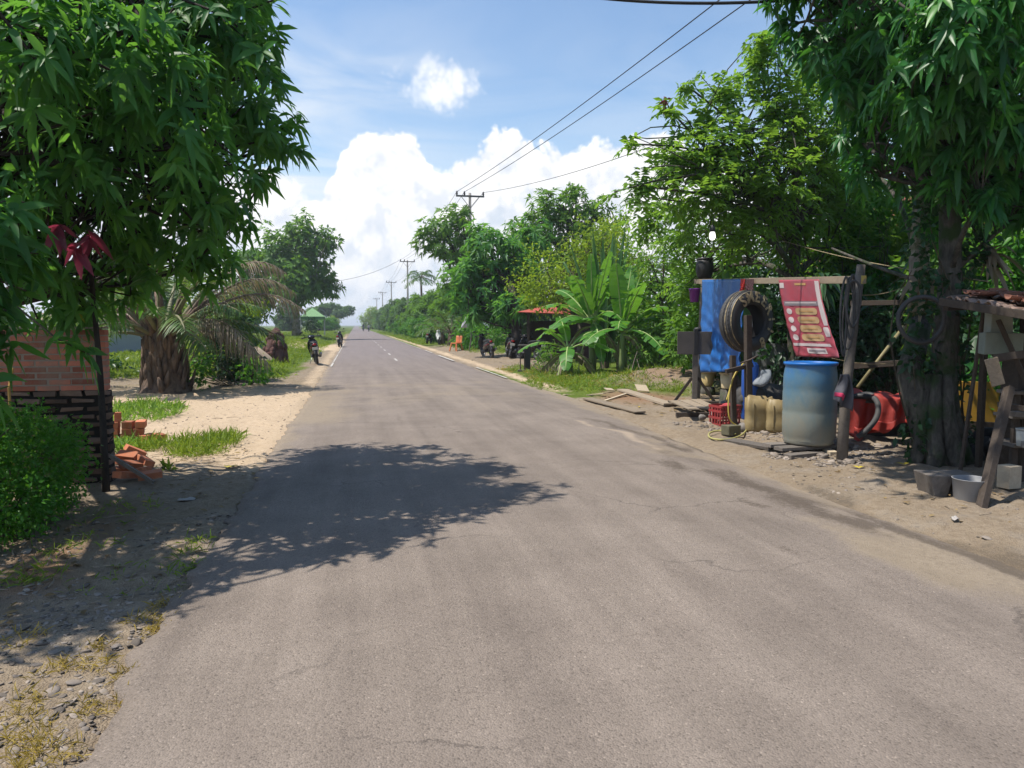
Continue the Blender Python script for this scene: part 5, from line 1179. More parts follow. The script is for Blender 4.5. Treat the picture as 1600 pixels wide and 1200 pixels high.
letters('SMEER', R(128), R(24.5), ty, Ri+.045, (Ro-Ri)*1.05)
letters('I', R(4), R(20), ty, Ri+.06, (Ro-Ri)*1.0); letters('I', R(-22), R(20), ty, Ri+.06, (Ro-Ri)*1.0); letters('8', R(-62), R(20), ty, Ri+.05, (Ro-Ri)*1.0)
sp = thing('tyre_stand', 'dark double wooden post holding up the painted tyre', 'post', PT)
for dx, dy, h, w in ((-.10, .06, 1.05, .065), (.09, -.02, 1.62, .085)):
    b = MB(); b.bar(Vector((dx, dy, -.1)), Vector((dx*.9, dy+.10, h)), w, w, (1, 0, 0), .004); b.build('post', M_wooddark, sp, bevel=.004)
b = MB(); b.bar(Vector((-.26, .03, .83)), Vector((.16, .05, .92)), .05, .06, jit=.004); b.build('crossbar', M_wooddark, sp, bevel=.004)
b = MB(); b.tube([(-.05, -.0, .95), (.0, -.16, 1.0), (.12, -.14, 1.05), (.18, .05, 1.02)], .012, 6); b.build('wire_tie', M_rust, sp, True)
# yellow hose hanging and coiled
def hose(name, label, pts, r, mt, cat='hose'):
    cu = bpy.data.curves.new('h', 'CURVE'); cu.dimensions = '3D'; s = cu.splines.new('NURBS'); s.points.add(len(pts)-1); s.use_endpoint_u = True; s.order_u = 4
    for q, p in zip(s.points, pts): q.co = (*p, 1)
    cu.bevel_depth = r; cu.bevel_resolution = 3; cu.resolution_u = 8
    o = bpy.data.objects.new('h', cu); COL.objects.link(o); dg = bpy.context.evaluated_depsgraph_get(); me = bpy.data.meshes.new_from_object(o.evaluated_get(dg)); bpy.data.objects.remove(o)
    me.materials.clear(); me.materials.append(mt); o = bpy.data.objects.new(name, me); COL.objects.link(o); return tag(o, label, cat)
M_hose = mat('yellow_hose', (.52, .40, .06), (.40, .32, .08), .5); M_hose2 = mat('greenish_hose', (.40, .36, .12), (.28, .26, .1), .5)
W3 = lambda px, py, Y: A(px, py, Y)
hose('hose', 'yellow air hose looped over the tyre stand above the red crate', [W3(1163, 566, 9.9), W3(1150, 580, 9.85), W3(1140, 610, 9.8), W3(1133, 632, 9.75), W3(1140, 610, 9.8), W3(1147, 585, 9.8), W3(1158, 570, 9.85), W3(1140, 595, 9.75), W3(1136, 650, 9.7), W3(1142, 660, 9.7), W3(1150, 664, 9.7)], .010, M_hose)
g0 = on(1108, 683); gl = [on(1150, 682), on(1130, 675), on(1110, 677), on(1105, 684), on(1112, 690), on(1132, 691), on(1152, 688), on(1164, 680), on(1168, 672)]
hose('hose', 'greenish yellow hose lying in a loop on the gravel by the concrete block', [p+Vector((0, 0, .03)) for p in gl], .012, M_hose2)
# block, stones by the tyre stand
p = on(1142, 680); b = MB(); b.box((0, 0, .07), (.22, .16, .14), (0, 0, .3), .01); o = b.build('concrete_block', mat('mossy_concrete', (.16, .15, .09), (.075, .07, .045), .9, scale=10, bump_s=.4), None, bevel=.012); o.location = p; tag(o, 'small mossy concrete block inside the hose loop', 'block')
def stone(px, py, r, label, seed, z=.5, mt=None, loc=None):
    p = loc or on(px, py); k = mpp(p); b = MB(); b.cur = random.random(); b.blob((0, 0, 0), (r[0]*k, r[1]*k, r[2]*k), 12, 8, .16, seed); o = b.build('stone', mt or M_stone, None, True); o.location = Vector(p)+Vector((0, 0, r[2]*k*z)); o.rotation_euler.z = seed; return tag(o, label, 'stone', 'stones by the workshop')
stone(1162, 674, (10, 8, 9), 'rounded pinkish stone leaning against the tyre stand', 3)
stone(1146, 660, (8, 6, 8), 'pointed pale stone between red crate and tyre stand', 4, 1.0)
stone(1112, 652, (9, 6, 6), 'grey stone under the pallet edge beside the crate', 5)
stone(1097, 655, (6, 5, 5), 'small grey stone at the pallet\'s front', 6)
stone(1206, 700, (7, 6, 4), 'small stone on the rubble by the jerrycan plank', 7)

# red crate
p = on(1132, 664); cr = thing('plastic_crate', 'red plastic bottle crate beside the tyre stand', 'crate', p, R(12)); M_red = mat('red_plastic', (.34, .03, .03), (.22, .03, .03), .5, scale=7, dirt=(.12, .06, .05))
w, d, h = .36, .30, .30; b = MB()
for s in (-1, 1):
    for z in (.02, .12, .22, .29): b.box((0, s*d/2, z), (w, .014, .035)); b.box((s*w/2, 0, z), (.014, d-.02, .034))
    for i in range(6): b.box((-w/2+.03+i*(w-.06)/5, s*(d/2-.003), h/2), (.022, .014, h-.02))
    for i in range(5): b.box((s*(w/2-.003), -d/2+.03+i*(d-.06)/4, h/2), (.014, .022, h-.02))
b.build('side_panel', M_red, cr); b = MB(); b.box((0, 0, .012), (w-.01, d-.01, .02)); b.build('bottom', M_red, cr)
b = MB(); [b.blob((random.uniform(-.12, .12), random.uniform(-.1, .1), .27+random.uniform(-.02, .03)), (.06, .05, .035), 8, 5, .3, i) for i in range(8)]; b.build('rag', mat('red_rag', (.42, .05, .05), (.3, .03, .04), .8), cr, True)
# cut jerrycans on a plank
M_jer = mat('yellowed_plastic', (.40, .31, .15), (.29, .215, .095), .5, scale=4, dirt=(.20, .15, .08), dirt_amt=.9, trans=.15)
def jerry(px, py, Y, w, d, h, rz, label):
    p = A(px, py, Y); p.z = max(p.z, ghz(p.x, p.y)); root = thing('jerrycan', label, 'jerrycan', p, rz, 'cut-open jerrycans'); n = 28
    def ring(z, s=1.0, dz=0): 
        o = []
        for j in range(n):
            a = 2*PI*j/n; c_, s_ = math.cos(a), math.sin(a); e = 3.6
            x = w/2*s*abs(c_)**(2/e)*(1 if c_ > 0 else -1); y = d/2*s*abs(s_)**(2/e)*(1 if s_ > 0 else -1); o.append(Vector((x, y, z+dz*(.02*math.sin(3*a+px)+.012*math.sin(7*a)))))
        return o
    b = MB(); b.loft([ring(0, .93), ring(.03), ring(h*.3, 1.0), ring(h*.33, .97), ring(h*.6, .975), ring(h*.63, 1.0), ring(h, .99, 1), ring(h, .955, 1), ring(h*.5, .94), ring(.03, .94)]); b.build('body', M_jer, root, True)
    b = MB()
    for s in (-1, 1): b.box((s*w*.22, -d/2-.002, h*.5), (.012, .012, h*.7))
    b.build('moulded_rib', M_jer, root, bevel=.004)
jerry(1184, 677, 9.5, .36, .28, .47, R(-20), 'larger cut-open yellow jerrycan right beside the tyre stand')
jerry(1214, 684, 9.2, .29, .24, .43, R(-25), 'smaller cut-open yellow jerrycan pressed against the blue drum')
def board(name, label, a, b2, w, h, mt, cat='plank', group=None, jit=.004, up=UP):
    b = MB(); b.cur = random.random(); b.bar(Vector(a), Vector(b2), w, h, up, jit); return tag(b.build(name, mt, None, bevel=.003), label, cat, group)
# drum on planks
dc = A(1263, 694, 8.0); 
for _ in range(10):
    D_ = .93/ (124/FPX); 
dc = G(1263, 692, .12); M_ = None
m, t, out = nt('faded_blue_plastic'); v = coords(t, 'Object'); sx = t.nodes.new('ShaderNodeSeparateXYZ'); t.links.new(v, sx.inputs[0])
n1 = noise(t, 3.5, 6, .65, coords(t, 'Object', (1, 1, .6)), .8); n2 = noise(t, 30, 4, .6, v)
hh = math_(t, 'ADD', math_(t, 'MULTIPLY', sx.outputs[2], 1.0), math_(t, 'MULTIPLY_ADD', n1.outputs[0], 1.1, -.55))
cc = ramp(t, [(.05, (.21, .20, .155)), (.35, (.155, .19, .175)), (.62, (.07, .15, .20)), (.88, (.03, .14, .26)), (1.0, (.015, .13, .34))], hh)
col = mixc(t, math_(t, 'MULTIPLY', n2.outputs[0], .25), cc.outputs[0], (.25, .25, .22))
b_ = N_(t, 'ShaderNodeBsdfPrincipled', Roughness=.48); t.links.new(col, b_.inputs['Base Color']); t.links.new(bump(t, n1.outputs[0], .25, .01), b_.inputs['Normal']); t.links.new(b_.outputs[0], out.inputs[0]); M_drum = m
dr = thing('plastic_drum', 'tall faded blue plastic drum full-height beside the right post', 'drum', dc); r = .30; h = .95
b = MB(); b.lathe([(.01, .0), (r*.86, 0), (r*.93, .015), (r*.90, .045), (r*.985, .10), (r*1.0, .26), (r*1.0, .36), (r*.985, .385), (r*1.0, .41), (r*1.005, .6), (r*.985, .635), (r*1.0, .67), (r*.985, .80), (r*.93, .90), (r*.945, .93)], 40); b.build('body', M_drum, dr, True)
b = MB(); b.lathe([(r*.93, h-.035), (r*.99, h-.03), (r*1.0, h), (r*.95, h+.003), (r*.90, h-.01), (r*.87, h-.12), (r*.86, .2), (.01, .19)], 40); b.build('rim', mat('blue_plastic', (.015, .16, .50), (.012, .12, .40), .4, trans=.1), dr, True)
gx = dc
for i, (dx, dy, l, w, z, rz, lab) in enumerate([(.0, -.12, 1.0, .16, .095, .10, 'grey plank lying right beneath the blue drum\'s front'), (0, .12, .95, .18, .092, .02, 'grey plank beneath the drum\'s back'), (-.42, .62, .85, .22, .03, -1.25, 'grey plank under the two jerrycans'), (.10, -.28, .26, .09, .05, 1.3, 'short sawn block end poking out under the drum'), (-.25, -.30, .5, .12, .03, .25, 'splintered board in the rubble under the drum')]):
    b = MB(); b.cur = random.random(); b.box((0, 0, 0), (l, w, .04 if i < 3 else .06), None, .004); o = b.build('plank', M_woodgrey if i != 3 else M_woodpale, None, bevel=.003); o.location = (dc.x+dx, dc.y+dy, z+.0); o.rotation_euler.z = rz; tag(o, lab, 'plank', 'planks under the drum')
# inner tubes on the right post
def loop(name, label, c, a, b2, r, mt, ax=None, n=30, sq=0.0, seed=0, cat='inner tube', group=None):
    rr = random.Random(seed); ax = ax or (CR, UP); pts = []
    for i in range(n+1):
        t_ = 2*PI*i/n; pts.append(Vector(c)+ax[0]*a*math.cos(t_)*(1+sq*math.sin(t_))+ax[1]*b2*math.sin(t_)+CF*.02*math.sin(2*t_+seed))
    b = MB(); b.tube(pts, r, 10, False); return tag(b.build(name, mt, None, True), label, cat, group)
for i, (px, py, a, b2, lab) in enumerate([(1326, 490, 8, 56, 'slack black inner tube hung longest on the right post'), (1330, 480, 6, 50, 'narrow black inner tube hung beside the post top'), (1319, 495, 5, 62, 'thin slack inner tube hanging outermost toward the banner'), (1333, 475, 11, 36, 'short black inner tube draped over the beam end')]):
    c = A(px, py, 7.30-.02*i); k = mpp(c); loop('inner_tube', lab, c, a*k, b2*k, .011+.003*(i % 2), M_rubgrey, seed=i, group='slack inner tubes on the right post')
c = A(1440, 500, 6.75); k = mpp(c); loop('inner_tube', 'round inflated inner tube hung against the double trunk', c, 36*k, 36*k, 3.4*k, M_rubgrey, seed=9, n=44)
# glove-like grey rag
c = A(1318, 585, 7.2); k = mpp(c); b = MB()
def rag(u, v):
    w = (6+9*v-4*max(0, v-.7))*k; return c+CR*((u-.5)*2*w+(1.5*k*math.sin(v*5)))-UP*v*(52 if .3 < u < .62 else 40+18*u)*k+CF*(-.05+.05*math.sin(u*9+v*3)+.03*v)
b.grid(rag, 20, 20); o = b.build('work_rag', mat('grey_cloth', (.10, .10, .115), (.07, .07, .08), .9), None, True, solid=.012); tag(o, 'grey rag with a pink cuff tied to the right post', 'rag')
b = MB(); b.grid(lambda u, v: rag(.02+.55*u, .70+.14*v-.10*u)-CF*.012, 10, 5); b.build('pink_cuff', mat('pink_cloth', (.50, .03, .10), (.4, .02, .07), .8), o, True, solid=.012)
b = MB(); b.tube([c, c+UP*16*k, A(1325, 545, 7.3)], .005, 5); b.build('tie_string', M_cream, o)
# red tarp over a workbench, rubber tube on it
wb = A(1394, 705, 8.1); wb.z = ghz(wb.x, wb.y); bench = thing('workbench', 'low dark workbench under the red tarp', 'workbench', wb, R(-28))
b = MB(); b.box((0, 0, .50), (.86, .5, .04)); b.build('bench_top', M_wooddark, bench)
for x in (-.4, .4):
    for y in (-.2, .2): b = MB(); b.box((x, y, .24), (.06, .06, .48)); b.build('leg', M_wooddark, bench)
b = MB(); b.box((0, .12, .2), (.7, .3, .3), None, .02); b.build('under_bench_box', M_rubber, bench, bevel=.01)  # plain black box filling the space under the bench top
bx_, by_ = Vector((math.cos(R(-28)), math.sin(R(-28)), 0)), Vector((-math.sin(R(-28)), math.cos(R(-28)), 0))
def rt(u, v):
    x = (u-.5)*1.12; q = v*.62-.06
    if q < .50-.0: pass
    s = v*1.05
    yy = .27-s if s < .54 else -.27-.05*(s-.54)-.015*math.sin(u*23); zz = .56+.05*math.sin(u*7+1)*math.cos(v*9)+.028*math.sin(u*19+v*5)+.012*math.sin(u*41+v*31) if s < .54 else .56-.02*math.sin(u*19)-(s-.54)*(.90-.30*u+.10*math.sin(u*9))
    yy -= (.055*math.sin(u*17+1)+.03*math.sin(u*37+v*4))*min(1, max(0, s-.50)*4)
    return wb+bx_*x+by_*yy+UP*zz
b = MB(); b.grid(rt, 44, 36); tag(b.build('red_tarp', M_orange, None, True, solid=.004), 'red tarpaulin draped over the low workbench beside the mossy trunk', 'tarp')
def rt2(u, v):
    p = rt(.06+.42*u, .86+.02*math.sin(u*9)); return p-by_*(.02+.02*math.sin(u*13))-UP*v*(.20-.13*u+.03*math.sin(u*11))-by_*.03*v*math.sin(u*15+1)
b = MB(); b.grid(rt2, 20, 10); o_ = b.build('lower_fold', M_orange, bpy.data.objects['red_tarp'], True, solid=.004)
pts = [A(1366, 622, 7.85), A(1372, 628, 7.75), A(1374, 642, 7.68), A(1367, 660, 7.6), A(1353, 674, 7.6), A(1340, 683, 7.65)]
hose('rubber_tube', 'thick grey rubber tube piece hanging over the red tarp', pts, .032, M_rubgrey, 'rubber tube')
b = MB(); cpt = A(1350, 620, 8.15); b.tube([cpt+Vector((.16*math.cos(a), .13*math.sin(a), .02*math.sin(2*a))) for a in np.linspace(0, 2*PI, 25)], .035, 8, False); tag(b.build('inner_tube', M_rubber, None, True), 'flat black inner tube lying on top of the red tarp', 'inner tube')
# leaning bamboo and poles behind
b = MB(); b.tube([A(1420, 500, 8.2), A(1340, 605, 8.0)], .022, 8); tag(b.build('bamboo_pole', mat('old_bamboo', (.26, .22, .10), (.17, .15, .07), .6), None, True), 'old bamboo pole leaning across behind the right post', 'pole')
b = MB(); b.bar(A(1330, 474, 8.4), A(1440, 472, 7.6), .05, .06); tag(b.build('crossbar', M_wooddark, None, bevel=.004), 'dark bar fixed between right post and double trunk', 'bar')
b = MB(); b.bar(A(1335, 572, 8.2), A(1425, 566, 7.7), .05, .07); tag(b.build('low_rail', M_wooddark, None, bevel=.004), 'dark low rail behind the rag between post and trunk', 'bar')
for i, ((x0, y0, Y0), (x1, y1, Y1), lab) in enumerate([((1222, 376, 12.4), (1545, 440, 6.6), 'pale cord stretched from the fruit tree down to the shed'), ((1320, 458, 7.5), (1420, 446, 7.7), 'thin cord tied from the right post to the trunk'), ((1300, 560, 7.6), (1430, 562, 7.6), 'low cord tied between the right post and the trunk')]):
    b = MB(); q0, q1 = A(x0, y0, Y0), A(x1, y1, Y1); b.tube([q0.lerp(q1, j/10)-UP*.06*math.sin(PI*j/10) for j in range(11)], .005, 5); tag(b.build('cord', M_cream, None), lab, 'cord')

# sign stand on planks and pallet
SB = on(1085, 633); st = thing('sign_stand', 'wooden stand with a blank dark board on a braced post', 'sign stand', SB, R(-18)); k = mpp(SB)
b = MB(); b.box((0, 0, .60), (.09, .08, 1.28), None, .003); b.build('post', M_woodgrey, st, bevel=.004)
for s in (-1, 1): b = MB(); b.bar((s*.36, 0, .06), (s*.05, 0, .50), .05, .04, (0, 1, 0)); b.build('brace', M_wooddark, st, bevel=.003)
b = MB(); b.box((.03, 0, .02), (1.0, .16, .11), None, .004); b.build('foot_beam', M_wooddark, st, bevel=.005)
b = MB(); b.box((0, -.055, 1.13), (.66, .025, .41)); b.build('board', mat('dark_board', (.115, .10, .09), (.07, .062, .057), .8, scale=5), st, bevel=.004)
b = MB(); b.box((0, -.076, 1.15), (.07, .016, .46)); b.build('batten', M_rubber, st)
b = MB(); b.blob((.02, -.02, 1.36), (.07, .05, .05), 8, 6, .3, 3); b.build('wire_knot', M_rubber, st, True)
gp = 'boards of the low pallet'
for i, (x0, y0, x1, y1, lab) in enumerate([(1052, 636, 1084, 650, 'pale pallet board at the left edge under the sign stand'), (1068, 635, 1100, 649, 'pale pallet board second from the sign stand\'s left'), (1086, 634, 1112, 646, 'pale pallet board nearest the red crate')]):
    board('pallet_board', lab, on(x0, y0)+Vector((0, 0, .11)), on(x1, y1)+Vector((0, 0, .11)), .17, .025, M_wood, 'board', gp)
board('pallet_bearer', 'dark bearer under the front of the pallet boards', on(1056, 652)+Vector((0, 0, .04)), on(1112, 652)+Vector((0, 0, .04)), .07, .07, M_wooddark, 'beam')
gp = 'loose planks on the verge'
board('plank', 'long pale plank lying nearest the asphalt edge', on(918, 624)+Vector((0, 0, .02)), on(1000, 647)+Vector((0, 0, .03)), .20, .03, M_wood, 'plank', gp)
board('plank', 'long grey plank leading to the sign stand\'s foot', on(972, 611)+Vector((0, 0, .03)), on(1046, 637)+Vector((0, 0, .06)), .22, .035, M_wood, 'plank', gp)
board('plank', 'short pale stick lying between the two long planks', on(945, 628)+Vector((0, 0, .02)), on(978, 618)+Vector((0, 0, .03)), .06, .03, M_woodpale, 'plank', gp)
board('plank', 'short light plank at the grass side of the long plank', on(918, 619)+Vector((0, 0, .02)), on(945, 616)+Vector((0, 0, .02)), .09, .02, M_woodpale, 'plank', gp)
for i, (px, py, w, d, rx, lab) in enumerate([(1003, 612, .26, .24, .5, 'pale square board scrap propped on the grey plank'), (952, 614, .2, .14, .25, 'small pale board scrap by the short plank'), (885, 618, .16, .08, .05, 'tiny pale scrap at the asphalt edge')]):
    p = on(px, py); b = MB(); b.box((0, 0, 0), (w, d, .012)); o = b.build('board_scrap', M_woodpale, None); o.location = p+Vector((0, 0, .08 if i < 2 else .02)); o.rotation_euler = (rx, .1, .3*i); tag(o, lab, 'board', 'board scraps on the verge')
# buckets behind the tarp
def pail(px, py, Y, rt_, rb, h, mt, label, name='bucket', cat='bucket'):
    p = A(px, py, Y); p.z = max(ghz(p.x, p.y), p.z); k = mpp(p); root = thing(name, label, cat, p); b = MB(); b.lathe([(.004, 0), (rb*k, 0), (rb*1.03*k, 1.5*k), (rt_*k, h*k), (rt_*.93*k, h*k), (rb*.93*k, 2*k), (.004, 1.6*k)], 26); b.build('body', mt, root, True)
    b = MB(); b.lathe([(rt_*k, (h-2.2)*k), (rt_*1.08*k, (h-2)*k), (rt_*1.08*k, (h+.3)*k), (rt_*.96*k, (h+.3)*k)], 26); b.build('rim', mt, root, True); return root
M_pailc = mat('cream_plastic', (.55, .42, .19), (.42, .31, .13), .5, scale=4); M_pailw = mat('ivory_plastic', (.62, .50, .30), (.5, .4, .22), .5, scale=4)
b1 = A(1106, 603, 14.6); pail(1106, 603, 14.6, 13.5, 7, 23, M_pailc, 'cream bowl-shaped pot under the blue tarp')
b2 = pail(1137, 607, 12.3, 12.5, 9.5, 25, M_pailw, 'ivory bucket below the tarp beside the yellow hose')
for px, py, Y, r_, lab in ((1106, 604, 14.6, .16, 'rough post stump carrying the cream pot'), (1137, 608, 12.3, .15, 'rough post stump carrying the ivory bucket')):
    p = A(px, py, Y); g_ = ghz(p.x, p.y); b = MB(); b.lathe([(r_*.9, 0), (r_, .05), (r_*.85, p.z-g_-.005), (.01, p.z-g_)], 12); o = b.build('wood_block', MB_['mossy'], None, True); o.location = (p.x, p.y, g_); tag(o, lab, 'wood block')
# heap with a grey sack
p = A(1190, 615, 11.2); g_ = ghz(p.x, p.y); b = MB(); [b.blob((random.uniform(-.5, .5), random.uniform(-.3, .3), random.uniform(0, .32)), (.30, .25, .2), 10, 7, .3, i) for i in range(14)]; o = b.build('scrap_heap', mat('dark_scrap', (.07, .065, .06), (.03, .03, .03), .8, scale=7, bump_s=.6), None, True); o.location = (p.x, p.y, g_); tag(o, 'dark heap of scrap behind the jerrycans', 'heap')
b = MB(); p = A(1190, 592, 10.8); M = Euler((.25, -.62, .5)).to_matrix(); b.blob((0, 0, 0), (.24, .10, .075), 18, 12, .3, 12, M); o = b.build('sack', mat('grey_sack', (.24, .26, .28), (.13, .15, .17), .6, scale=7, bump_s=.6, bump_d=.02), None, True); o.location = p; tag(o, 'crumpled grey plastic sack on the scrap heap', 'sack')
b = MB(); b.lathe([(.01, 0), (.12, 0), (.13, .03), (.13, .85), (.10, .90), (.04, .92), (.04, .96), (.01, .96)], 22); p = A(1172, 590, 10.9); o = b.build('blue_drum', mat('deep_blue_plastic', (.012, .07, .32), (.01, .05, .22), .4), None, True); o.location = (p.x, p.y, ghz(p.x, p.y)); tag(o, 'dark blue canister standing behind the tyre post', 'canister')
# ------------------------------------------------------------------ tiled shed on the right edge
SP = on(1530, 792); SPt = A(1562, 470, 5.5)
shed = thing('shed', 'lean-to shed of leaning posts under a broken clay tile and sheet roof', 'shed', SP)
L_ = lambda p: Vector(p)-SP
def barp(nm, a, b2, w, h, mt, up=UP): 
    b = MB(); b.cur = random.random(); b.bar(L_(a), L_(b2), w, h, up, .003); return b.build(nm, mt, shed, bevel=.004)
RA = A(1478, 466, 6.35); RB = A(1640, 492, 4.9); RC = RB+Vector((3.2, 1.7, -.02)); RD = RA+Vector((3.1, 1.3, .1))
SPt = A(1577, 606, 5.55); barp('post', SP-Vector((0, 0, .1)), SPt, .075, .06, M_wooddark, (1, 0, 0)); barp('post', A(1600, 700, 5.9)-Vector((0, 0, .9)), A(1602, 485, 5.9), .06, .06, M_wooddark, (1, 0, 0))
barp('post', on(1501, 735), A(1538, 480, 6.3), .03, .03, M_wooddark, (1, 0, 0)); barp('post', Vector((RA.x+.7, RA.y+.25, ghz(RA.x, RA.y))), RA+Vector((.7, .25, -.03)), .06, .05, M_wooddark, (1, 0, 0))
barp('post', Vector((RC.x-.1, RC.y, -.05)), RC, .08, .08, M_wooddark, (1, 0, 0)); barp('post', Vector((RD.x-.1, RD.y, -.05)), RD, .08, .08, M_wooddark, (1, 0, 0)); barp('post', Vector((RB.x+.05, RB.y+.05, -.05)), RB+Vector((.05, .05, 0)), .06, .06, M_wooddark, (1, 0, 0))
barp('rafter', RA-Vector((.05, 0, .03)), RB-Vector((0, 0, .03)), .05, .07, M_wooddark); barp('rafter', RD-Vector((0, 0, .03)), RC-Vector((0, 0, .03)), .05, .07, M_wooddark)
barp('rafter', RA-Vector((0, 0, .09)), RD-Vector((0, 0, .09)), .05, .06, M_wooddark); barp('rafter', RB-Vector((0, 0, .09)), RC-Vector((0, 0, .09)), .05, .06, M_wooddark)
M_sheet = mat('rusted_sheet', (.34, .27, .22), (.20, .12, .09), .7, scale=5, bump_s=.3, dirt=(.12, .07, .05), dirt_amt=.9)
M_tile = mat('clay_tile', (.24, .10, .06), (.15, .065, .045), .9, scale=9, rnd=.35, bump_s=.3)
for li, (z, ins, wv, mt) in enumerate([(.0, .0, 26, M_sheet), (.05, .12, 22, M_sheet)]):
    def f(u, v, z=z, ins=ins, wv=wv):
        u2 = ins+u*(1-ins); v2 = ins*.6+v*(1-ins*.6)
        p = RA.lerp(RD, u2).lerp(RB.lerp(RC, u2), v2); rag_ = .05*math.sin(v*17+li*2)+.03*math.sin(v*41); 
        if u < .02: p = p+(RD-RA).normalized()*rag_
        if v > .98: p = p+(RB-RA).normalized()*(.05*math.sin(u*21)+.02*math.sin(u*57))
        return L_(p)+UP*(z+.02*math.sin(v*wv*2*PI/2.2)+.012*math.sin(u*9+v*5))
    b = MB(); b.grid(f, 40, 90); b.build('roof_sheet', mt, shed, True, solid=.012)
b = MB(); rr = random.Random(12); tx = (RD-RA).normalized(); ty_ = (RB-RA).normalized()
for i in range(70):
    u = rr.uniform(.05, .95); v = rr.uniform(.05, .95); p = RA.lerp(RD, u).lerp(RB.lerp(RC, u), v); b.cur = rr.random(); a = rr.uniform(-.4, .4)
    M = Matrix((tx, ty_, tx.cross(ty_))).transposed()@Euler((rr.uniform(-.1, .1), rr.uniform(-.1, .1), a)).to_matrix(); n = 6; vs = []
    for s in (0, 1):
        for j in range(n+1):
            q = PI*j/n; 
            for e in (1, .8): vs.append(L_(p)+UP*.10+M@Vector((-.13+.26*s, -math.cos(q)*.085*e, math.sin(q)*.05*e)))
    k0 = 2*(n+1); fs = []
    for j in range(n): fs += [(2*j, 2*j+2, k0+2*j+2, k0+2*j), (2*j+1, k0+2*j+1, k0+2*j+3, 2*j+3), (2*j, 2*j+1, 2*j+3, 2*j+2), (k0+2*j, k0+2*j+2, k0+2*j+3, k0+2*j+1)]
    fs += [(0, k0, k0+1, 1), (2*n, 2*n+1, k0+2*n+1, k0+2*n)]; b.add(vs, fs)
b.build('roof_tiles', M_tile, shed)
# dark planks added at the back to darken the shed's inside
b = MB(); rr = random.Random(5)
for i in range(9):
    b.cur = rr.random(); q = Vector((6.45+i*.30, 6.35-i*.10, .05)); b.box(L_(q+Vector((0, 0, .62))), (.27, .025, 1.0+.3*rr.random()), (0, rr.uniform(-.03, .03), R(-18)))
b.build('dark_fill_boards', M_wooddark, shed)
# shelves
s0 = A(1560, 722, 5.75); sx_, sy_ = Vector((.93, -.30, 0)), Vector((.30, .93, 0))
for i, (z, d) in enumerate([(.40, .42), (.66, .32), (.88, .25)]):
    p = Vector((s0.x+1.02, s0.y-.05, z)); b = MB(); b.cur = .3+.2*i; b.box(L_(p), (1.7, d, .03), (0, 0, R(-16))); b.build('shelf', M_woodgrey, shed, bevel=.003)
for dx in (.25, 1.3):
    p = Vector((s0.x+dx, s0.y+.16-dx*.28, .44)); b = MB(); b.box(L_(p), (.05, .05, .95), (0, 0, R(-16))); b.build('shelf_leg', M_wooddark, shed)
barp('hanging_board', A(1548, 560, 5.62), A(1560, 602, 5.6), .11, .018, M_wood, (.4, 1, 0))
barp('brace', A(1560, 500, 5.9), A(1605, 600, 5.7), .05, .04, M_wooddark); barp('crosspiece', A(1555, 560, 5.8), A(1640, 548, 5.3), .05, .07, M_wooddark); barp('crosspiece', A(1560, 632, 5.7), A(1640, 645, 5.2), .03, .05, M_wooddark)
p = A(1560, 512, 6.0); b = MB(); b.box(L_(p), (.20, .12, .36), (0, 0, -.3), .01); b.build('wall_block', mat('pale_concrete', (.30, .32, .28), (.20, .22, .19), .9, scale=8, bump_s=.4), shed, bevel=.006)
p = A(1556, 545, 5.95); b = MB(); b.box(L_(p)+Vector((.05, 0, .05)), (.34, .14, .20), (0, 0, -.3), .01); b.build('wall_block', mat('green_grey_concrete', (.22, .25, .21), (.15, .17, .14), .9, scale=8, bump_s=.4), shed, bevel=.006)
# things on the shelves
def cup(dx, dy, z, r, h, mt, label, name='cup', cat='cup', group=None):
    p = Vector((s0.x+dx, s0.y-dx*.29+dy, z+.016)); root = thing(name, label, cat, p, 0, group); b = MB(); b.lathe([(.002, 0), (r*.8, 0), (r*.84, .006), (r, h), (r*.92, h), (r*.76, .01), (.002, .008)], 20); b.build('body', mt, root, True)
    b = MB(); b.lathe([(r*.97, h-.012), (r*1.05, h-.012), (r*1.05, h), (r*.95, h)], 20); b.build('rim', mt, root, True)
M_white = mat('white_plastic', (.42, .43, .40), (.3, .3, .28), .5, scale=8)
cup(.16, -.05, .40, .065, .16, M_white, 'tall white plastic cup on the lowest shed shelf')
cup(.42, -.02, .66, .05, .10, M_white, 'small white cup on the middle shed shelf')
cup(.62, .0, .40, .07, .12, mat('dark_tin', (.06, .06, .06), rough=.5, metal=.5), 'dark tin can on the lowest shed shelf', 'tin_can', 'can')
for i, (dx, dy, z, d, lab, mt) in enumerate([(.12, -.1, .40, (.15, .09, .055), 'brick-shaped block in front of the white cup on the low shelf', M_stone), (.35, -.02, .40, (.1, .1, .09), 'square dark box on the low shelf', M_rubber), (.20, .0, .66, (.22, .14, .05), 'flat grey carton on the middle shelf', M_woodgrey), (.7, .0, .66, (.2, .14, .10), 'dark carton further in on the middle shelf', M_wooddark), (.3, .0, .88, (.3, .14, .04), 'stacked flat boards on the top shelf', M_woodgrey)]):
    p = Vector((s0.x+dx+(0 if z > .5 else .02), s0.y-dx*.29+dy-(.07 if i == 0 else 0), z+.016+d[2]/2)); b = MB(); b.box((0, 0, 0), d, None, .003); o = b.build('box', mt, None, bevel=.005); o.location = p; o.rotation_euler.z = R(-16)+.2*i; tag(o, lab, 'box', 'boxes on the shed shelves')
p = on(1576, 762); b = MB(); b.box((0, 0, .10), (.16, .12, .20), (0, 0, .2), .004); o = b.build('wood_block', M_woodpale, None, bevel=.004); o.location = p; tag(o, 'pale sawn block standing under the lowest shed shelf', 'wood block')
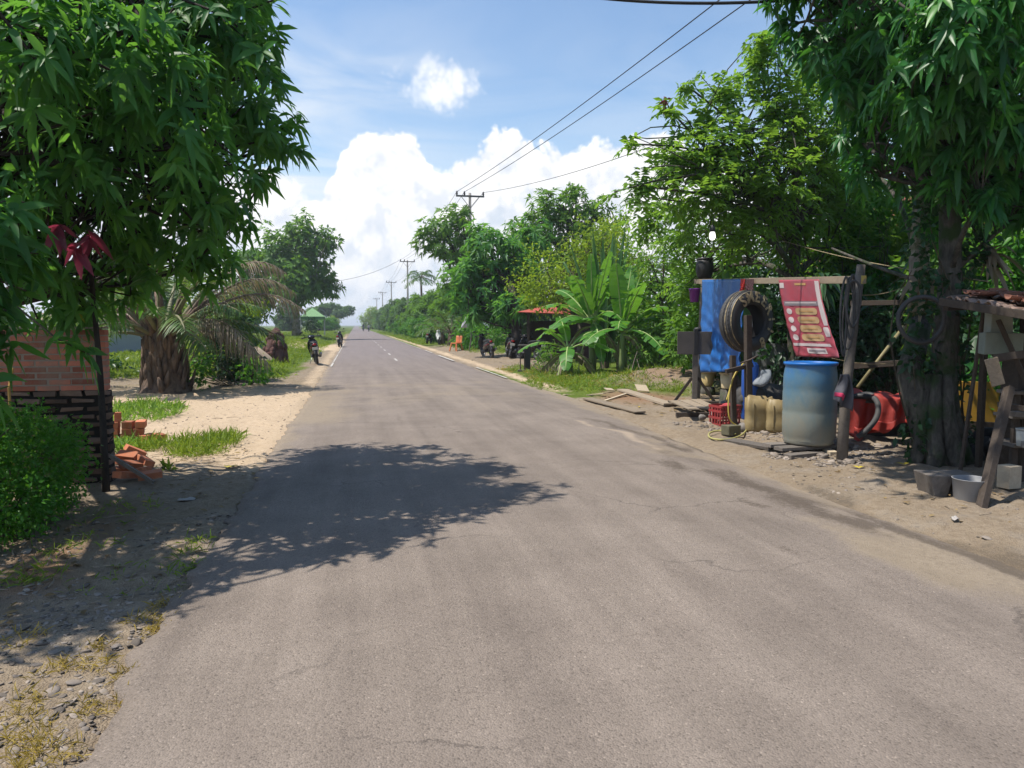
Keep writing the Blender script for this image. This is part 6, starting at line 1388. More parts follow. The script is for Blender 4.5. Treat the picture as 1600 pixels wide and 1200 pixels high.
# basin and hollow log block in front
p = on(1517, 781); root = thing('wash_basin', 'round grey plastic basin half full of dark water by the shed post', 'basin', p); k = mpp(p)
M_bas = mat('grey_plastic', (.27, .27, .27), (.20, .20, .205), .5, scale=5); r0 = 27*k; h = 34*k
b = MB(); b.lathe([(.004, 0), (r0*.86, 0), (r0*.9, .01), (r0, h*.97), (r0*1.04, h), (r0*1.0, h*1.01), (r0*.955, h*.97), (r0*.87, .02), (.004, .015)], 36); b.build('body', M_bas, root, True)
b = MB(); b.lathe([(.004, h*.60), (r0*.93, h*.60)], 36); b.build('water', mat('dark_water', (.012, .014, .014), rough=.06, bump_s=0), root)
p = on(1478, 772); k = mpp(p); b = MB(); b.cur = .6
pr = [(-.20, 0), (-.13, -.0), (-.05, .0), (-.03, .17), (.03, .17), (.06, 0), (.17, 0), (.25, .20), (-.26, .22)]
pr = [(-.17, 0), (-.06, 0), (-.03, .12), (.0, .12), (.03, 0), (.14, 0), (.20, .19), (-.22, .19)]
n_ = len(pr); b.add([(x, y, z) for y in (-.13, .15) for x, z in pr], [tuple(range(n_)), tuple(range(2*n_-1, n_-1, -1))]+[(j, n_+j, n_+(j+1) % n_, (j+1) % n_) for j in range(n_)])
o = b.build('wooden_stool', M_woodgrey, None, bevel=.008); o.location = p; o.rotation_euler.z = R(-12); tag(o, 'low rough wooden block stool beside the grey basin', 'stool')
# ochre drum/ dark heap behind
p = A(1525, 690, 8.6); p.z = ghz(p.x, p.y)
b = MB(); b.box((0, 0, .42), (.62, .12, .55), None, .01); o = b.build('ochre_panel', mat('ochre_paint', (.42, .24, .02), (.33, .19, .03), .6, scale=4), None, bevel=.01); o.location = (p.x, p.y, p.z); o.rotation_euler.z = -.5; o2 = o; tag(o, 'ochre yellow panel standing on the ground behind the mossy trunk', 'panel')
b = MB(); b.box((0, 0, .08), (.66, .2, .16), None, .01); b.build('foot', M_wooddark, o)
p = on(1522, 715); b = MB(); [b.blob((random.uniform(-.25, .25), random.uniform(-.15, .15), random.uniform(.03, .22)), (.16, .13, .10), 9, 6, .3, 30+i) for i in range(9)]; o = b.build('ash_heap', mat('black_ash', (.05, .048, .045), (.02, .02, .02), .9, scale=9, bump_s=.6), None, True); o.location = p; tag(o, 'blackish heap of ash and stones behind the thin shed post', 'heap')
# house with red tiled roof, seen through the leaves, and a grey fence
hp = Vector((14.5, 16.5, ghz(14.5, 16.5))); hs = thing('house', 'house with a red tiled roof half hidden behind the trees', 'house', hp, R(-20))
M_wallp = mat('pale_plaster', (.42, .40, .36), (.33, .31, .28), .9, scale=2); b = MB(); b.box((0, 0, 1.45), (6, 5, 2.9)); b.build('wall', M_wallp, hs)
b = MB(); e = 3.5; f_ = 3.0; b.add([(-e, -f_, 2.75), (e, -f_, 2.75), (e, f_, 2.75), (-e, f_, 2.75), (-1.4, 0, 4.7), (1.4, 0, 4.7)], [(0, 1, 5, 4), (1, 2, 5), (2, 3, 4, 5), (3, 0, 4), (3, 2, 1, 0)])
m, t, out = nt('red_roof_tile'); v = coords(t, 'Object'); w_ = t.nodes.new('ShaderNodeTexWave'); w_.inputs['Scale'].default_value = 3.2; w_.bands_direction = 'X'; t.links.new(v, w_.inputs[0]); w2 = t.nodes.new('ShaderNodeTexWave'); w2.bands_direction = 'Z'; w2.inputs['Scale'].default_value = 2.6; w2.wave_profile = 'SAW'; t.links.new(v, w2.inputs[0]); nn = noise(t, 4, 5, .6, v)
c_ = ramp(t, [(.3, (.20, .06, .045)), (.7, (.36, .11, .08))], nn.outputs[0]); bb = N_(t, 'ShaderNodeBsdfPrincipled', Roughness=.85); t.links.new(c_.outputs[0], bb.inputs[0]); t.links.new(bump(t, math_(t, 'ADD', w_.outputs['Fac'], w2.outputs['Fac']), .6, .05), bb.inputs['Normal']); t.links.new(bb.outputs[0], out.inputs[0]); M_rooft = m
b.build('roof', M_rooft, hs)
for x in (-1.6, 1.4):
    b = MB(); b.box((x, -2.52, 1.5), (1.1, .06, 1.1)); f2 = b.build('window', M_wooddark, hs); b = MB(); b.box((x, -2.56, 1.5), (.95, .02, .95)); b.build('pane', mat('window_glass', (.03, .035, .04), rough=.1, bump_s=0), f2)
b = MB()
for i in range(60): b.box((i*.12, .012*(i % 2), .55), (.118, .02, 1.1))
o = b.build('fence', mat('grey_sheet', (.24, .25, .25), (.15, .16, .16), .6, scale=3), None); q = A(1345, 590, 12.6); o.location = (q.x-2, q.y+1, ghz(q.x, q.y)); o.rotation_euler.z = R(-25); tag(o, 'low grey metal sheet fence behind the workshop shrubs', 'fence')
# grey building far left behind the wall
hp = A(165, 560, 34); hp.z = ghz(hp.x, 34); hs = thing('outbuilding', 'pale grey low outbuilding seen between brick wall and oil palm', 'outbuilding', hp, R(12))
b = MB(); b.box((0, 0, .65), (4.2, 3, 1.3)); b.build('wall', mat('blue_grey_plaster', (.40, .43, .45), (.32, .34, .36), .9, scale=2), hs)
b = MB(); b.box((0, -.2, 1.42), (4.8, 3.6, .08), (R(5), 0, 0)); b.build('roof', M_sheet, hs)
b = MB(); b.box((-1.2, -1.53, .55), (.7, .06, 1.1)); b.build('door', M_wooddark, hs)
# ------------------------------------------------------------------ motor scooters
M_tyre = M_rubber; M_rim = mat('alloy', (.35, .35, .36), rough=.35, metal=.8); M_blk = mat('black_gloss', (.016, .016, .02), (.010, .010, .012), .22, bump_s=0); M_blkp = mat('black_plastic', (.03, .03, .032), (.02, .02, .022), .5)
M_wpaint = mat('white_gloss', (.66, .66, .64), (.6, .6, .58), .25, bump_s=0); M_seat = mat('black_vinyl', (.022, .022, .024), rough=.5); M_tail = mat('red_lens', (.40, .015, .02), rough=.15, bump_s=0); M_plate = mat('white_plate', (.62, .62, .60), (.5, .5, .48), .5); M_plateb = mat('black_plate', (.02, .02, .02), rough=.5)
M_glass = mat('lamp_glass', (.55, .57, .6), rough=.1, bump_s=0, spec=.7)
def ring2(x, zc, hz, hy, n=12, e=2.6):
    o = []
    for j in range(n):
        a = 2*PI*j/n; c, s = math.cos(a), math.sin(a)
        o.append(Vector((x, hy*abs(c)**(2/e)*(1 if c > 0 else -1), zc+hz*abs(s)**(2/e)*(1 if s > 0 else -1))))
    return o
def scooter(label, body, group='parked motor scooters', plate=M_plate, accent=None):
    root = thing('motor_scooter', label, 'motor scooter', (0, 0, 0), 0, group)
    for x in (-.62, .62):
        M = Matrix.Translation((x, 0, .28))@Matrix.Rotation(PI/2, 4, 'X'); wr = bpy.data.objects.new('wheel', None); COL.objects.link(wr); wr.parent = root
        b = MB(); b.lathe([(.20+.075*math.cos(a), .052*math.sin(a)) for a in np.linspace(0, 2*PI, 11)[:-1]], 24, M, True); b.build('tyre', M_tyre, wr, True)
        b = MB(); b.lathe([(.14, -.03), (.165, -.035), (.165, .035), (.14, .03)], 20, M, True); b.lathe([(.005, -.04), (.045, -.04), (.045, .04), (.005, .04)], 10, M)
        for j in range(5): a = 2*PI*j/5; b.bar(Vector((x, 0, .28)), Vector((x+.15*math.cos(a), 0, .28+.15*math.sin(a))), .03, .025, (0, 1, 0))
        b.build('rim', M_rim, wr, True)
    b = MB(); b.loft([ring2(-.88, .74, .045, .05), ring2(-.78, .70, .10, .11), ring2(-.5, .62, .16, .15), ring2(-.2, .56, .19, .16), ring2(.0, .48, .18, .15), ring2(.10, .40, .12, .13)]); b.build('body', body, root, True)
    b = MB(); b.loft([ring2(-.82, .80, .03, .07), ring2(-.6, .80, .05, .12), ring2(-.35, .775, .055, .14), ring2(-.1, .76, .05, .12), ring2(.04, .72, .03, .07)]); b.build('seat', M_seat, root, True)
    b = MB(); b.loft([ring2(-.05, .30, .06, .14), ring2(.25, .28, .05, .15), ring2(.40, .34, .07, .15), ring2(.46, .44, .10, .15)]); b.build('floorboard', M_blkp, root, True)
    b = MB(); b.loft([[Vector((x+dx, y*wd, z)) for dx, y in ((0, -1), (.035, -.5), (.05, 0), (.035, .5), (0, 1), (-.03, .9), (-.03, -.9))] for x, z, wd in ((.44, .34, .13), (.47, .45, .17), (.45, .62, .20), (.40, .80, .18), (.36, .92, .11))]); b.build('leg_shield', body, root, True)
    b = MB(); b.loft([[Vector((.62+r*math.cos(a), y, .28+r*math.sin(a))) for r, y in ((.285, -.07), (.325, -.05), (.335, 0), (.325, .05), (.285, .07), (.30, 0))] for a in np.linspace(.35, 2.3, 9)]); b.build('front_fender', body, root, True)
    b = MB(); [b.tube([(.62, s*.075, .28), (.50, s*.075, .52)], .022, 8) for s in (-1, 1)]; b.tube([(.50, 0, .5), (.36, 0, .95)], .03, 8); b.build('fork', M_rim, root, True)
    b = MB(); b.loft([ring2(.24, .98, .04, .08), ring2(.33, 1.0, .08, .13), ring2(.42, .98, .07, .11), ring2(.47, .95, .04, .06)]); b.build('handlebar_cowl', body, root, True)
    b = MB(); b.tube([(.22, -.34, 1.0), (.28, -.2, 1.02), (.33, 0, 1.0), (.28, .2, 1.02), (.22, .34, 1.0)], .016, 8); [b.tube([(.26, s*.24, 1.015), (.21, s*.36, 1.0)], .024, 8) for s in (-1, 1)]; b.build('handlebar', M_blkp, root, True)
    for s in (-1, 1):
        b = MB(); b.tube([(.28, s*.22, 1.02), (.30, s*.28, 1.16), (.29, s*.30, 1.2)], .008, 6); b.blob((.28, s*.33, 1.22), (.018, .06, .04), 10, 6, 0); b.build('mirror', M_blkp, root, True)
    b = MB(); b.blob((.47, 0, .98), (.025, .085, .05), 12, 8, 0); b.build('headlight', M_glass, root, True)
    b = MB(); b.blob((-.885, 0, .745), (.03, .075, .035), 12, 8, 0); b.build('tail_light', M_tail, root, True)
    b = MB(); b.box((-.93, 0, .60), (.012, .20, .10), (0, -.35, 0)); b.build('number_plate', plate, root)
    b = MB(); b.loft([[Vector((-.62+r*math.cos(a), y, .28+r*math.sin(a))) for r, y in ((.30, -.06), (.31, 0), (.30, .06), (.29, .06), (.29, -.06))] for a in np.linspace(1.7, 2.9, 6)]); b.tube([(-.84, 0, .62), (-.90, 0, .48), (-.93, 0, .40)], .03, 6); b.build('rear_fender', M_blkp, root, True)
    b = MB(); b.tube([(-.15, -.14, .26), (-.5, -.16, .30), (-.86, -.17, .40)], [.03, .055, .05], 10); b.build('exhaust', M_rim, root, True)
    b = MB(); b.tube([(-.7, .12, .84), (-.92, .10, .86), (-.95, 0, .86), (-.92, -.10, .86), (-.7, -.12, .84)], .014, 6); b.build('grab_rail', M_blkp, root, True)
    b = MB(); b.tube([(-.1, .12, .28), (-.16, .26, .02)], .013, 6); b.build('side_stand', M_rim, root, True)
    if accent: b = MB(); b.loft([ring2(-.80, .66, .03, .125), ring2(-.5, .60, .045, .165), ring2(-.2, .55, .03, .17)]); b.build('side_stripe', accent, root, True)
    return root
def park(o, x, y, heading, lean=.14):
    o.location = (x, y, ghz(x, y) if abs(x-1.6) > 2.4 else road_z(x, y)); o.rotation_euler = Euler((lean, 0, heading)); return o
M_redacc = mat('dark_red_paint', (.16, .012, .018), (.12, .01, .015), .3, bump_s=0)
sc0 = park(scooter('black scooter with dark red tail and white plate, parked nearest on the left verge', M_blk, accent=M_redacc), -1.42, 28.9, R(96), -.16)
p = A(540, 537, 50); sc1 = dup(sc0, (0, 0, 0), label='black scooter with white plate standing at the left asphalt edge near the sand crossing'); park(sc1, -1.0, 52.5, R(84), -.10)
sc2 = dup(sc0, (0, 0, 0), label='black scooter leaning on the gravel, nearest the road of the right group'); park(sc2, 5.75, 33.0, R(98), -.2)
sc3 = dup(sc0, (0, 0, 0), label='black scooter parked right beside the dark mango trunk'); park(sc3, 6.5, 32.2, R(84), .16)
sc4 = dup(sc0, (0, 0, 0), label='black scooter with white plate half hidden behind the small stand'); park(sc4, 7.0, 30.6, R(115), .14)
sw = park(scooter('white scooter facing the camera on the right verge', M_wpaint, plate=M_plateb), 5.95, 54.0, R(-104), .10)
sc5 = dup(sc0, (0, 0, 0), label='black scooter standing close behind the white scooter'); park(sc5, 5.5, 58.0, R(72), .12)
# riders far down the road
def person(label, loc, rz, shirt, seed):
    me = bpy.data.meshes.new('person'); V = [(0, 0, .80), (-.02, 0, 1.05), (.02, 0, 1.28), (.03, 0, 1.42), (.05, 0, 1.52), (.06, 0, 1.66)]; E = [(i, i+1) for i in range(5)]; rad = [.15, .15, .17, .065, .09, .085]
    def chain(start, pts, rs):
        prev = start
        for p, r in zip(pts, rs): V.append(p); rad.append(r); E.append((prev, len(V)-1)); prev = len(V)-1
    for s in (-1, 1):
        chain(2, [(.03, s*.19, 1.27), (.17, s*.27, 1.08), (.38, s*.28, 1.02), (.46, s*.27, 1.02)], [.07, .05, .04, .035])
        chain(0, [(.02, s*.11, .80), (.36, s*.14, .74), (.34, s*.15, .42), (.42, s*.15, .35)], [.10, .08, .055, .045])
    me.from_pydata([Vector(v) for v in V], E, []); o = bpy.data.objects.new('person', me); COL.objects.link(o)
    md = o.modifiers.new('skin', 'SKIN'); o.modifiers.new('sub', 'SUBSURF').render_levels = 1
    for sv, r in zip(me.skin_vertices[0].data, rad): sv.radius = (r, r)
    me.skin_vertices[0].data[0].use_root = True; me.materials.append(shirt); o.location = loc; o.rotation_euler.z = rz; tag(o, label, 'person', 'riders far down the road')
    b = MB(); b.blob((.06, 0, 1.63), (.13, .125, .135), 12, 9, .0); b.build('helmet', M_blk, o, True)
for i, (px, Y, lab, lab2, c) in enumerate([(567.5, 175, 'person in a dark top riding the left one of two distant motorcycles', 'distant motorcycle on the road, the one nearer the left tree', (.05, .05, .06)), (576, 165, 'person in a pale shirt riding the distant motorcycle by the yellow bush', 'distant motorcycle on the road next to the yellow bush', (.45, .42, .40))]):
    q = A(px, 510, Y); z = road_z(q.x, Y); s = dup(sc0, (q.x, Y, z), R(-90), label=lab2); s['group'] = 'motorcycles riding far down the road'; person(lab, (q.x, Y+.25, z), R(-90), mat('shirt_cloth', c, rough=.9), i)
# orange plastic stool, hanging banner, stand, stall
p = on(713, 548); root = thing('plastic_chair', 'orange plastic chair with splayed legs on the verge', 'chair', (p.x, p.y, ghz(p.x, p.y)), R(-50)); M_or = mat('orange_plastic', (.62, .20, .08), (.5, .15, .06), .5)
b = MB(); b.box((0, 0, .45), (.46, .44, .05)); b.build('seat', M_or, root, bevel=.01); b = MB(); b.grid(lambda u, v: Vector(((u-.5)*.46, .21+.06*v+.03*math.cos((u-.5)*3), .46+.40*v)), 8, 6); b.build('backrest', M_or, root, True, solid=.03)
for x in (-1, 1):
    for y in (-1, 1): b = MB(); b.bar((x*.27, y*.26, 0), (x*.19, y*.18, .45), .06, .05, (1, 0, 0)); b.build('leg', M_or, root)
p = A(730, 500, 40); k = mpp(p); root = thing('cloth_banner', 'white cloth banner hanging askew from a leaning pole above bright weeds', 'banner', p, R(-10)); b = MB(); b.grid(lambda u, v: Vector(((u-.5)*11*k+(.5-v)*-9*k*-1, .05*math.sin(u*5+v*4), (.5-v)*24*k)), 8, 12); b.build('cloth', mat('white_cloth', (.55, .53, .58), (.45, .43, .48), .8, trans=.2), root, True, solid=.01)
b = MB(); b.tube([(.55*11*k, .08, 15*k), (.2, .1, -1), (.1, .1, ghz(p.x, p.y)-p.z)], .03, 6); b.build('pole', M_woodgrey, root)
SPP = on(822, 580); root = thing('small_stand', 'small flat-topped stand on thin legs at the gravel edge', 'stand', SPP, R(-15)); k = mpp(SPP)
b = MB(); b.box((.05, 0, .83), (.62, .35, .035), None, .003); b.build('top', M_woodgrey, root)
for x in (-.14, .0): b = MB(); b.tube([(x-.04, -.1, 0), (x-.04, -.1, .82)], .018, 6); b.build('leg', M_rust, root)
for x in (-.14, .0): b = MB(); b.tube([(x+.12, .12, 0), (x+.12, .12, .82)], .018, 6); b.build('leg', M_rust, root)
b = MB(); b.box((-.11, -.1, .03), (.3, .2, .05)); b.build('base_block', M_woodgrey, root); b = MB(); b.box((.03, .02, .42), (.20, .12, .7)); b.build('side_cloth', M_rubber, root)
p = A(872, 560, 31.5); p.z = ghz(p.x, p.y); root = thing('food_stall', 'dark roadside stall under a small red roof beside the mango trunk', 'stall', p, R(-12)); k = mpp(p); x0 = -1.4; H = 2.0
for x in (-1.3, 1.6):
    for y in (-.9, .9): b = MB(); b.box((x, y, 1.0), (.1, .1, 2.0)); b.build('post', M_wooddark, root)
b = MB(); b.add([(-1.75, -1.3, 1.95), (1.9, -1.3, 1.80), (1.9, 1.2, 1.95), (-1.6, 1.2, 2.0), (.0, -.1, 2.35), (1.0, -.1, 2.35)], [(0, 1, 5, 4), (1, 2, 5), (2, 3, 4, 5), (3, 0, 4)]); b.build('roof', mat('red_painted_roof', (.42, .085, .055), (.33, .07, .05), .6, scale=2), root, solid=.03)
b = MB(); b.box((.15, .9, .9), (2.8, .05, 1.4)); b.build('back_wall', M_wooddark, root); b = MB(); b.box((.6, -.6, .42), (1.6, .5, .84)); b.build('counter', mat('maroon_board', (.075, .025, .025), (.05, .02, .02), .7), root)
# ------------------------------------------------------------------ power poles and lines
M_conc = mat('pole_concrete', (.30, .28, .25), (.22, .205, .185), .85, scale=3, bump_s=.1); M_steel = mat('grey_steel', (.16, .15, .14), (.10, .09, .085), .6, metal=.4); M_ins = mat('brown_insulator', (.05, .035, .03), rough=.25, bump_s=0); M_wire = mat('black_cable', (.018, .018, .02), rough=.5, bump_s=0)
pole0 = None; poles = []
for i, (px, Y, H, lab) in enumerate([(735, 56, 11.0, 'nearest power pole, its crossarm standing above the mango tree top'), (637.5, 110, 10.6, 'second power pole along the road, crossarm clear of the trees'), (612, 160, 10.4, 'third power pole, small against the pale sky'), (598, 212, 10.4, 'fourth power pole, tiny beside the third'), (589, 262, 10.4, 'last visible power pole low above the far trees')]):
    q = A(px, 500, Y); loc = (q.x, Y, ghz(q.x, Y))
    if pole0 is None:
        root = pole0 = thing('power_pole', lab, 'power pole', loc, 0, 'power poles along the road')
        b = MB(); b.tube([(0, 0, -.2), (0, 0, 5), (0, 0, 11.0)], [.17, .14, .10], 12); b.build('pole', M_conc, root, True)
        b = MB(); b.box((0, -.12, 10.75), (2.1, .09, .12)); b.build('crossarm', M_steel, root)
        b = MB(); [b.bar((s*.65, -.12, 10.7), (0, -.10, 9.9), .04, .03, (0, 1, 0)) for s in (-1, 1)]; b.build('brace', M_steel, root)
        for x in (-.98, -.42, .98): b = MB(); b.lathe([(.02, 10.8), (.06, 10.84), (.085, 10.92), (.05, 10.97), (.075, 11.03), (.03, 11.1), (.004, 11.12)], 10, Matrix.Translation((x, -.12, 0))); b.build('insulator', M_ins, root, True)
    else: dup(pole0, loc, 0, 1, lab, sz=H/11.0)
    poles.append((q.x, Y, ghz(q.x, Y)+11.05*H/11.0))
def wire(label, p, q, sag, r, seg=26, name='power_line'):
    p, q = Vector(p), Vector(q); b = MB(); b.tube([p.lerp(q, i/seg)-UP*sag*4*(i/seg)*(1-i/seg) for i in range(seg+1)], r, 5); return tag(b.build(name, M_wire, None, True), label, 'power line', 'lines strung along the road')
x0, y0, z0 = poles[0]
def end_at(px, py, Y): return A(px, py, Y)
def through(start, px, py, Yp, Yend):          # straight line from start seen to pass the given pixel at depth Yp
    s = Vector(start); e = A(px, py, Yp); d = e-s; return s+d*((Yend-s.y)/d.y)
wire('upper thin wire from the nearest pole running overhead along the road', (x0-.98, y0-.12, z0), through((x0-.98, y0, z0), 1085, 0, 20.5, -4), .55, .017)
wire('second overhead wire just right of the first from the nearest pole', (x0-.42, y0-.12, z0), through((x0-.42, y0, z0), 1130, 0, 20.5, -4), .55, .017)
wire('lower wire from the nearest pole passing behind the fruit tree crown', (x0+.98, y0-.12, z0), through((x0+.98, y0, z0), 1290, 60, 22, 4), 1.3, .016)
for i in range(4):
    for dx, nm in ((-.98, 'left'), (-.42, 'middle'), (.98, 'right')):
        a, b2 = poles[i], poles[i+1]; lab = ['nearest and second', 'second and third', 'third and fourth', 'fourth and last'][i]
        wire(f'wire on the {nm} insulators between the {lab} poles', (a[0]+dx, a[1]-.12, a[2]), (b2[0]+dx, b2[1]-.12, b2[2]), .8, .014, 14)
wire('single sagging cable crossing the road from the second pole to the left trees', (poles[1][0]-.98, poles[1][1], poles[1][2]), A(440, 440, 82), 1.2, .022, 18)
a_ = A(915, -4, 9.5); b_ = A(1310, -2, 8.3)
wire('thick twisted black cable across the top of the sky', A(880, -10, 9.6), A(1345, -12, 8.2), .12, .02, 18)
# ------------------------------------------------------------------ grass, gravel and litter
def blades(name, label, pts, L, W, leaf, seed, k=9, spread=.5, seg=3, rad=.04, droop=.45):
    rng = np.random.default_rng(seed); n = len(pts)*k; O = np.repeat(np.array(pts, float), k, 0); O[:, :2] += rng.normal(size=(n, 2))*rad
    D = np.stack([rng.normal(size=n)*spread, rng.normal(size=n)*spread, np.ones(n)], 1); a = rng.uniform(0, 6.28, n)
    o = leaves(name, O, D, np.stack([np.cos(a), np.sin(a), np.zeros(n)], 1), L*rng.uniform(.45, 1.15, n), W*rng.uniform(.7, 1.2, n), droop*rng.uniform(.3, 1.6, n), leaf, None, seg, rng=rng, fold=.1)
    return tag(o, label, 'grass', None, 'stuff')
def gpts(n, xr, yr, seed, dens=None):
    rng = np.random.default_rng(seed); x = rng.uniform(*xr, n); y = rng.uniform(*yr, n)
    if dens is not None: keep = rng.random(n) < dens(x, y); x, y = x[keep], y[keep]
    return np.stack([x, y, gh(x, y)], 1)
def around(px, py, rx, ry, n, seed):
    p = on(px, py); rng = np.random.default_rng(seed); a = rng.uniform(0, 6.28, n); r = np.sqrt(rng.random(n)); x = p.x+rx*r*np.cos(a); y = p.y+ry*r*np.sin(a); return np.stack([x, y, gh(x, y)], 1)
P = np.concatenate([around(318, 698, .42, .75, 120, 1), around(242, 700, .2, .35, 36, 2), around(345, 690, .3, .5, 40, 11)])
blades('grass', 'bright green tuft of grass on the sand beside the orange bricks', P, .26, .012, ML['grass'], 3, 10)
P = np.concatenate([around(205, 645, .8, 1.6, 170, 4), around(185, 700, .28, .6, 46, 5), around(230, 640, .5, 1.0, 60, 6)])
blades('grass', 'pale green weeds and grass along the sand at the palm\'s foot', P, .26, .018, ML['cassava'], 7, 9)
blades('grass', 'small dark green sprout in the shaded sand', around(263, 735, .03, .05, 5, 8), .22, .03, ML['grass'], 9, 5)
P = np.concatenate([around(px, py, r, r*1.2, n, 20+i) for i, (px, py, r, n) in enumerate([(235, 1170, .14, 18), (150, 1105, .07, 9), (145, 1040, .09, 10), (85, 1045, .08, 8), (245, 970, .12, 12), (225, 985, .1, 8), (160, 1010, .05, 5), (20, 1140, .12, 12), (40, 1180, .12, 12), (75, 1190, .1, 10), (30, 1000, .1, 8), (60, 1090, .06, 5), (200, 1060, .05, 4), (265, 945, .08, 8), (50, 1150, .08, 8), (190, 1095, .05, 4)])])
blades('dry_grass', 'straw-yellow tufts of dry grass on the pebbly left edge', P, .085, .005, ML['drygrass'], 30, 9, .8, 3, .02)
P = np.concatenate([around(290, 890, .1, .35, 16, 60), around(120, 850, .25, .3, 16, 61), around(45, 900, .2, .2, 20, 62), around(300, 860, .05, .4, 10, 63), around(180, 900, .2, .4, 8, 64), around(190, 800, .25, .5, 18, 65)])
blades('grass', 'sparse shaded weeds in the dirt below the hedge bush', P, .12, .008, ML['grass'], 66, 6, .8)
blades('grass', 'short verge grass along the planks and bananas', np.concatenate([gpts(900, (4.75, 7.6), (15.5, 25.5), 70, lambda x, y: np.clip(sstep(4.7, 5.1, x-.02*(y-16))*(fbm(x*1.6, y*1.6, 8)*2.1-.55), 0, 1)), around(1060, 612, .7, .7, 40, 71), around(870, 600, .7, 2, 120, 72)]), .24, .016, ML['grass'], 73, 8, .6)
blades('dry_grass', 'straw-coloured grass mixed along the verge by the small stand', gpts(420, (4.6, 6.6), (16, 26), 74, lambda x, y: np.clip(fbm(x*1.9, y*1.9, 18)*2-.7, 0, 1)), .22, .014, ML['drygrass'], 75, 6, .7)
blades('grass', 'green grass on the left bank around the stump and tent', np.concatenate([gpts(3800, (-9, -1.9), (21, 60), 80, lambda x, y: np.clip(sstep(1.7, 2.6, -x+(fbm(x, y, 3)-.5)*2)*(.45+fbm(x*.8, y*.8, 5))*(1-np.exp(-((x+6.3)/1)**2-((y-38)/2.)**2)), 0, 1)), gpts(2600, (-10, -1.5), (56, 140), 81)]), .3, .03, ML['grass'], 82, 7, .6, 2, .12)
blades('grass', 'green grass strip between the far road and the trees on the right', np.concatenate([gpts(2200, (4.6, 8), (56, 170), 83), gpts(420, (5.4, 8), (36, 56), 84, lambda x, y: sstep(5.6, 6.6, x))]), .3, .032, ML['grass'], 85, 7, .6, 2, .12)
def pebbles(name, label, pts, r, mt, seed, flat=.45):
    rng = np.random.default_rng(seed); n = len(pts); base = []
    for z, rr in ((-.5, .6), (.0, 1), (.42, .85), (.62, .35)):
        for j in range(7): a = 2*PI*j/7; base.append((rr*math.cos(a), rr*math.sin(a), z))
    B = np.array(base); R_ = r*np.exp(rng.normal(size=n)*.45); a = rng.uniform(0, 6.28, n); V = B[None]*np.stack([R_*rng.uniform(.7, 1.35, n), R_*rng.uniform(.6, 1, n), R_*flat*rng.uniform(.6, 1.3, n)], 1)[:, None]*(1+rng.normal(size=(n, len(B), 1))*.10)
    tl = rng.normal(size=(n, 2))*.25
    x = V[..., 0]*np.cos(a)[:, None]-V[..., 1]*np.sin(a)[:, None]; y = V[..., 0]*np.sin(a)[:, None]+V[..., 1]*np.cos(a)[:, None]; z = V[..., 2]+x*tl[:, :1]+y*tl[:, 1:]
    V = np.stack([x, y, z], -1)+pts[:, None]; m = len(B); idx = np.arange(n)[:, None, None]*m
    q = np.array([(i*7+j, i*7+(j+1) % 7, (i+1)*7+(j+1) % 7, (i+1)*7+j) for i in range(3) for j in range(7)]); top = np.array([[21+j for j in range(7)]])
    return tag(np_mesh(name, V.reshape(-1, 3), [(idx+q).reshape(-1, 4), (idx+top).reshape(-1, 7)], mt, np.repeat(rng.random(n), m), True), label, 'gravel', None, 'stuff')
M_peb = mat('pebble_stone', (.255, .21, .165), (.14, .12, .105), .85, scale=11, rnd=.55, bump_s=.25, spec=.3)
P = gpts(6500, (-2.5, -.80), (2.5, 6.2), 90, lambda x, y: np.clip(1.25-sstep(3.2, 5.6, y)*.95, 0, 1)*np.clip(fbm(x*2, y*2, 4)*2.4-.45, .08, 1))
pebbles('gravel', 'loose grey pebbles along the near left edge of the road', P, .0105, M_peb, 91)
P = np.concatenate([gpts(900, (5.0, 6.1), (7.2, 9.6), 92, lambda x, y: np.exp(-((x-5.55)/.35)**2)), around(1110, 665, .5, .7, 160, 93), around(1250, 712, .45, .25, 260, 94), around(1310, 722, .3, .2, 120, 95)])
pebbles('gravel', 'rubble of small stones around the drum and planks', P, .022, M_peb, 96, .6)
P = np.concatenate([gpts(1300, (4.0, 5.6), (3.2, 8.2), 97, lambda x, y: np.clip(fbm(x*1.3, y*1.3, 44)*1.6-.55, 0, 1)), gpts(1500, (4.3, 7), (26, 44), 98)])
pebbles('gravel', 'scattered small stones on the dirt shoulder before the shed', P, .010, M_peb, 99)
def litter(name, label, pts, L, W, leaf, seed):
    rng = np.random.default_rng(seed); n = len(pts); a = rng.uniform(0, 6.28, n); D = np.stack([np.cos(a), np.sin(a), rng.uniform(-.05, .25, n)], 1)
    o = leaves(name, pts+np.array([0, 0, .012]), D, np.array([[0, 0, 1.]])+rng.normal(size=(n, 3))*.25, L*rng.uniform(.5, 1.2, n), W*rng.uniform(.6, 1.2, n), .1, leaf, None, 3, rng=rng, fold=.35); return tag(o, label, 'leaves', None, 'stuff')
litter('fallen_leaves', 'brown fallen leaves scattered on the dirt in front of the shed', gpts(170, (4.3, 5.6), (3.8, 7.2), 101, lambda x, y: np.clip(fbm(x*2, y*2, 6)*1.6-.4, 0, 1)), .07, .026, ML['litter'], 102)
litter('fallen_leaves', 'brown and yellow fallen leaves on the shaded dirt below the mango', gpts(420, (-2.6, -.9), (4.0, 9.6), 103, lambda x, y: np.clip(fbm(x*2, y*2, 16)*1.8-.5, 0, 1)), .075, .03, ML['litter'], 104)
litter('fallen_leaves', 'dry leaves on the soil beside the planks and mound', gpts(260, (4.9, 8.6), (11.5, 18.5), 105), .11, .05, ML['litter'], 106)
rng = np.random.default_rng(120); b = MB()
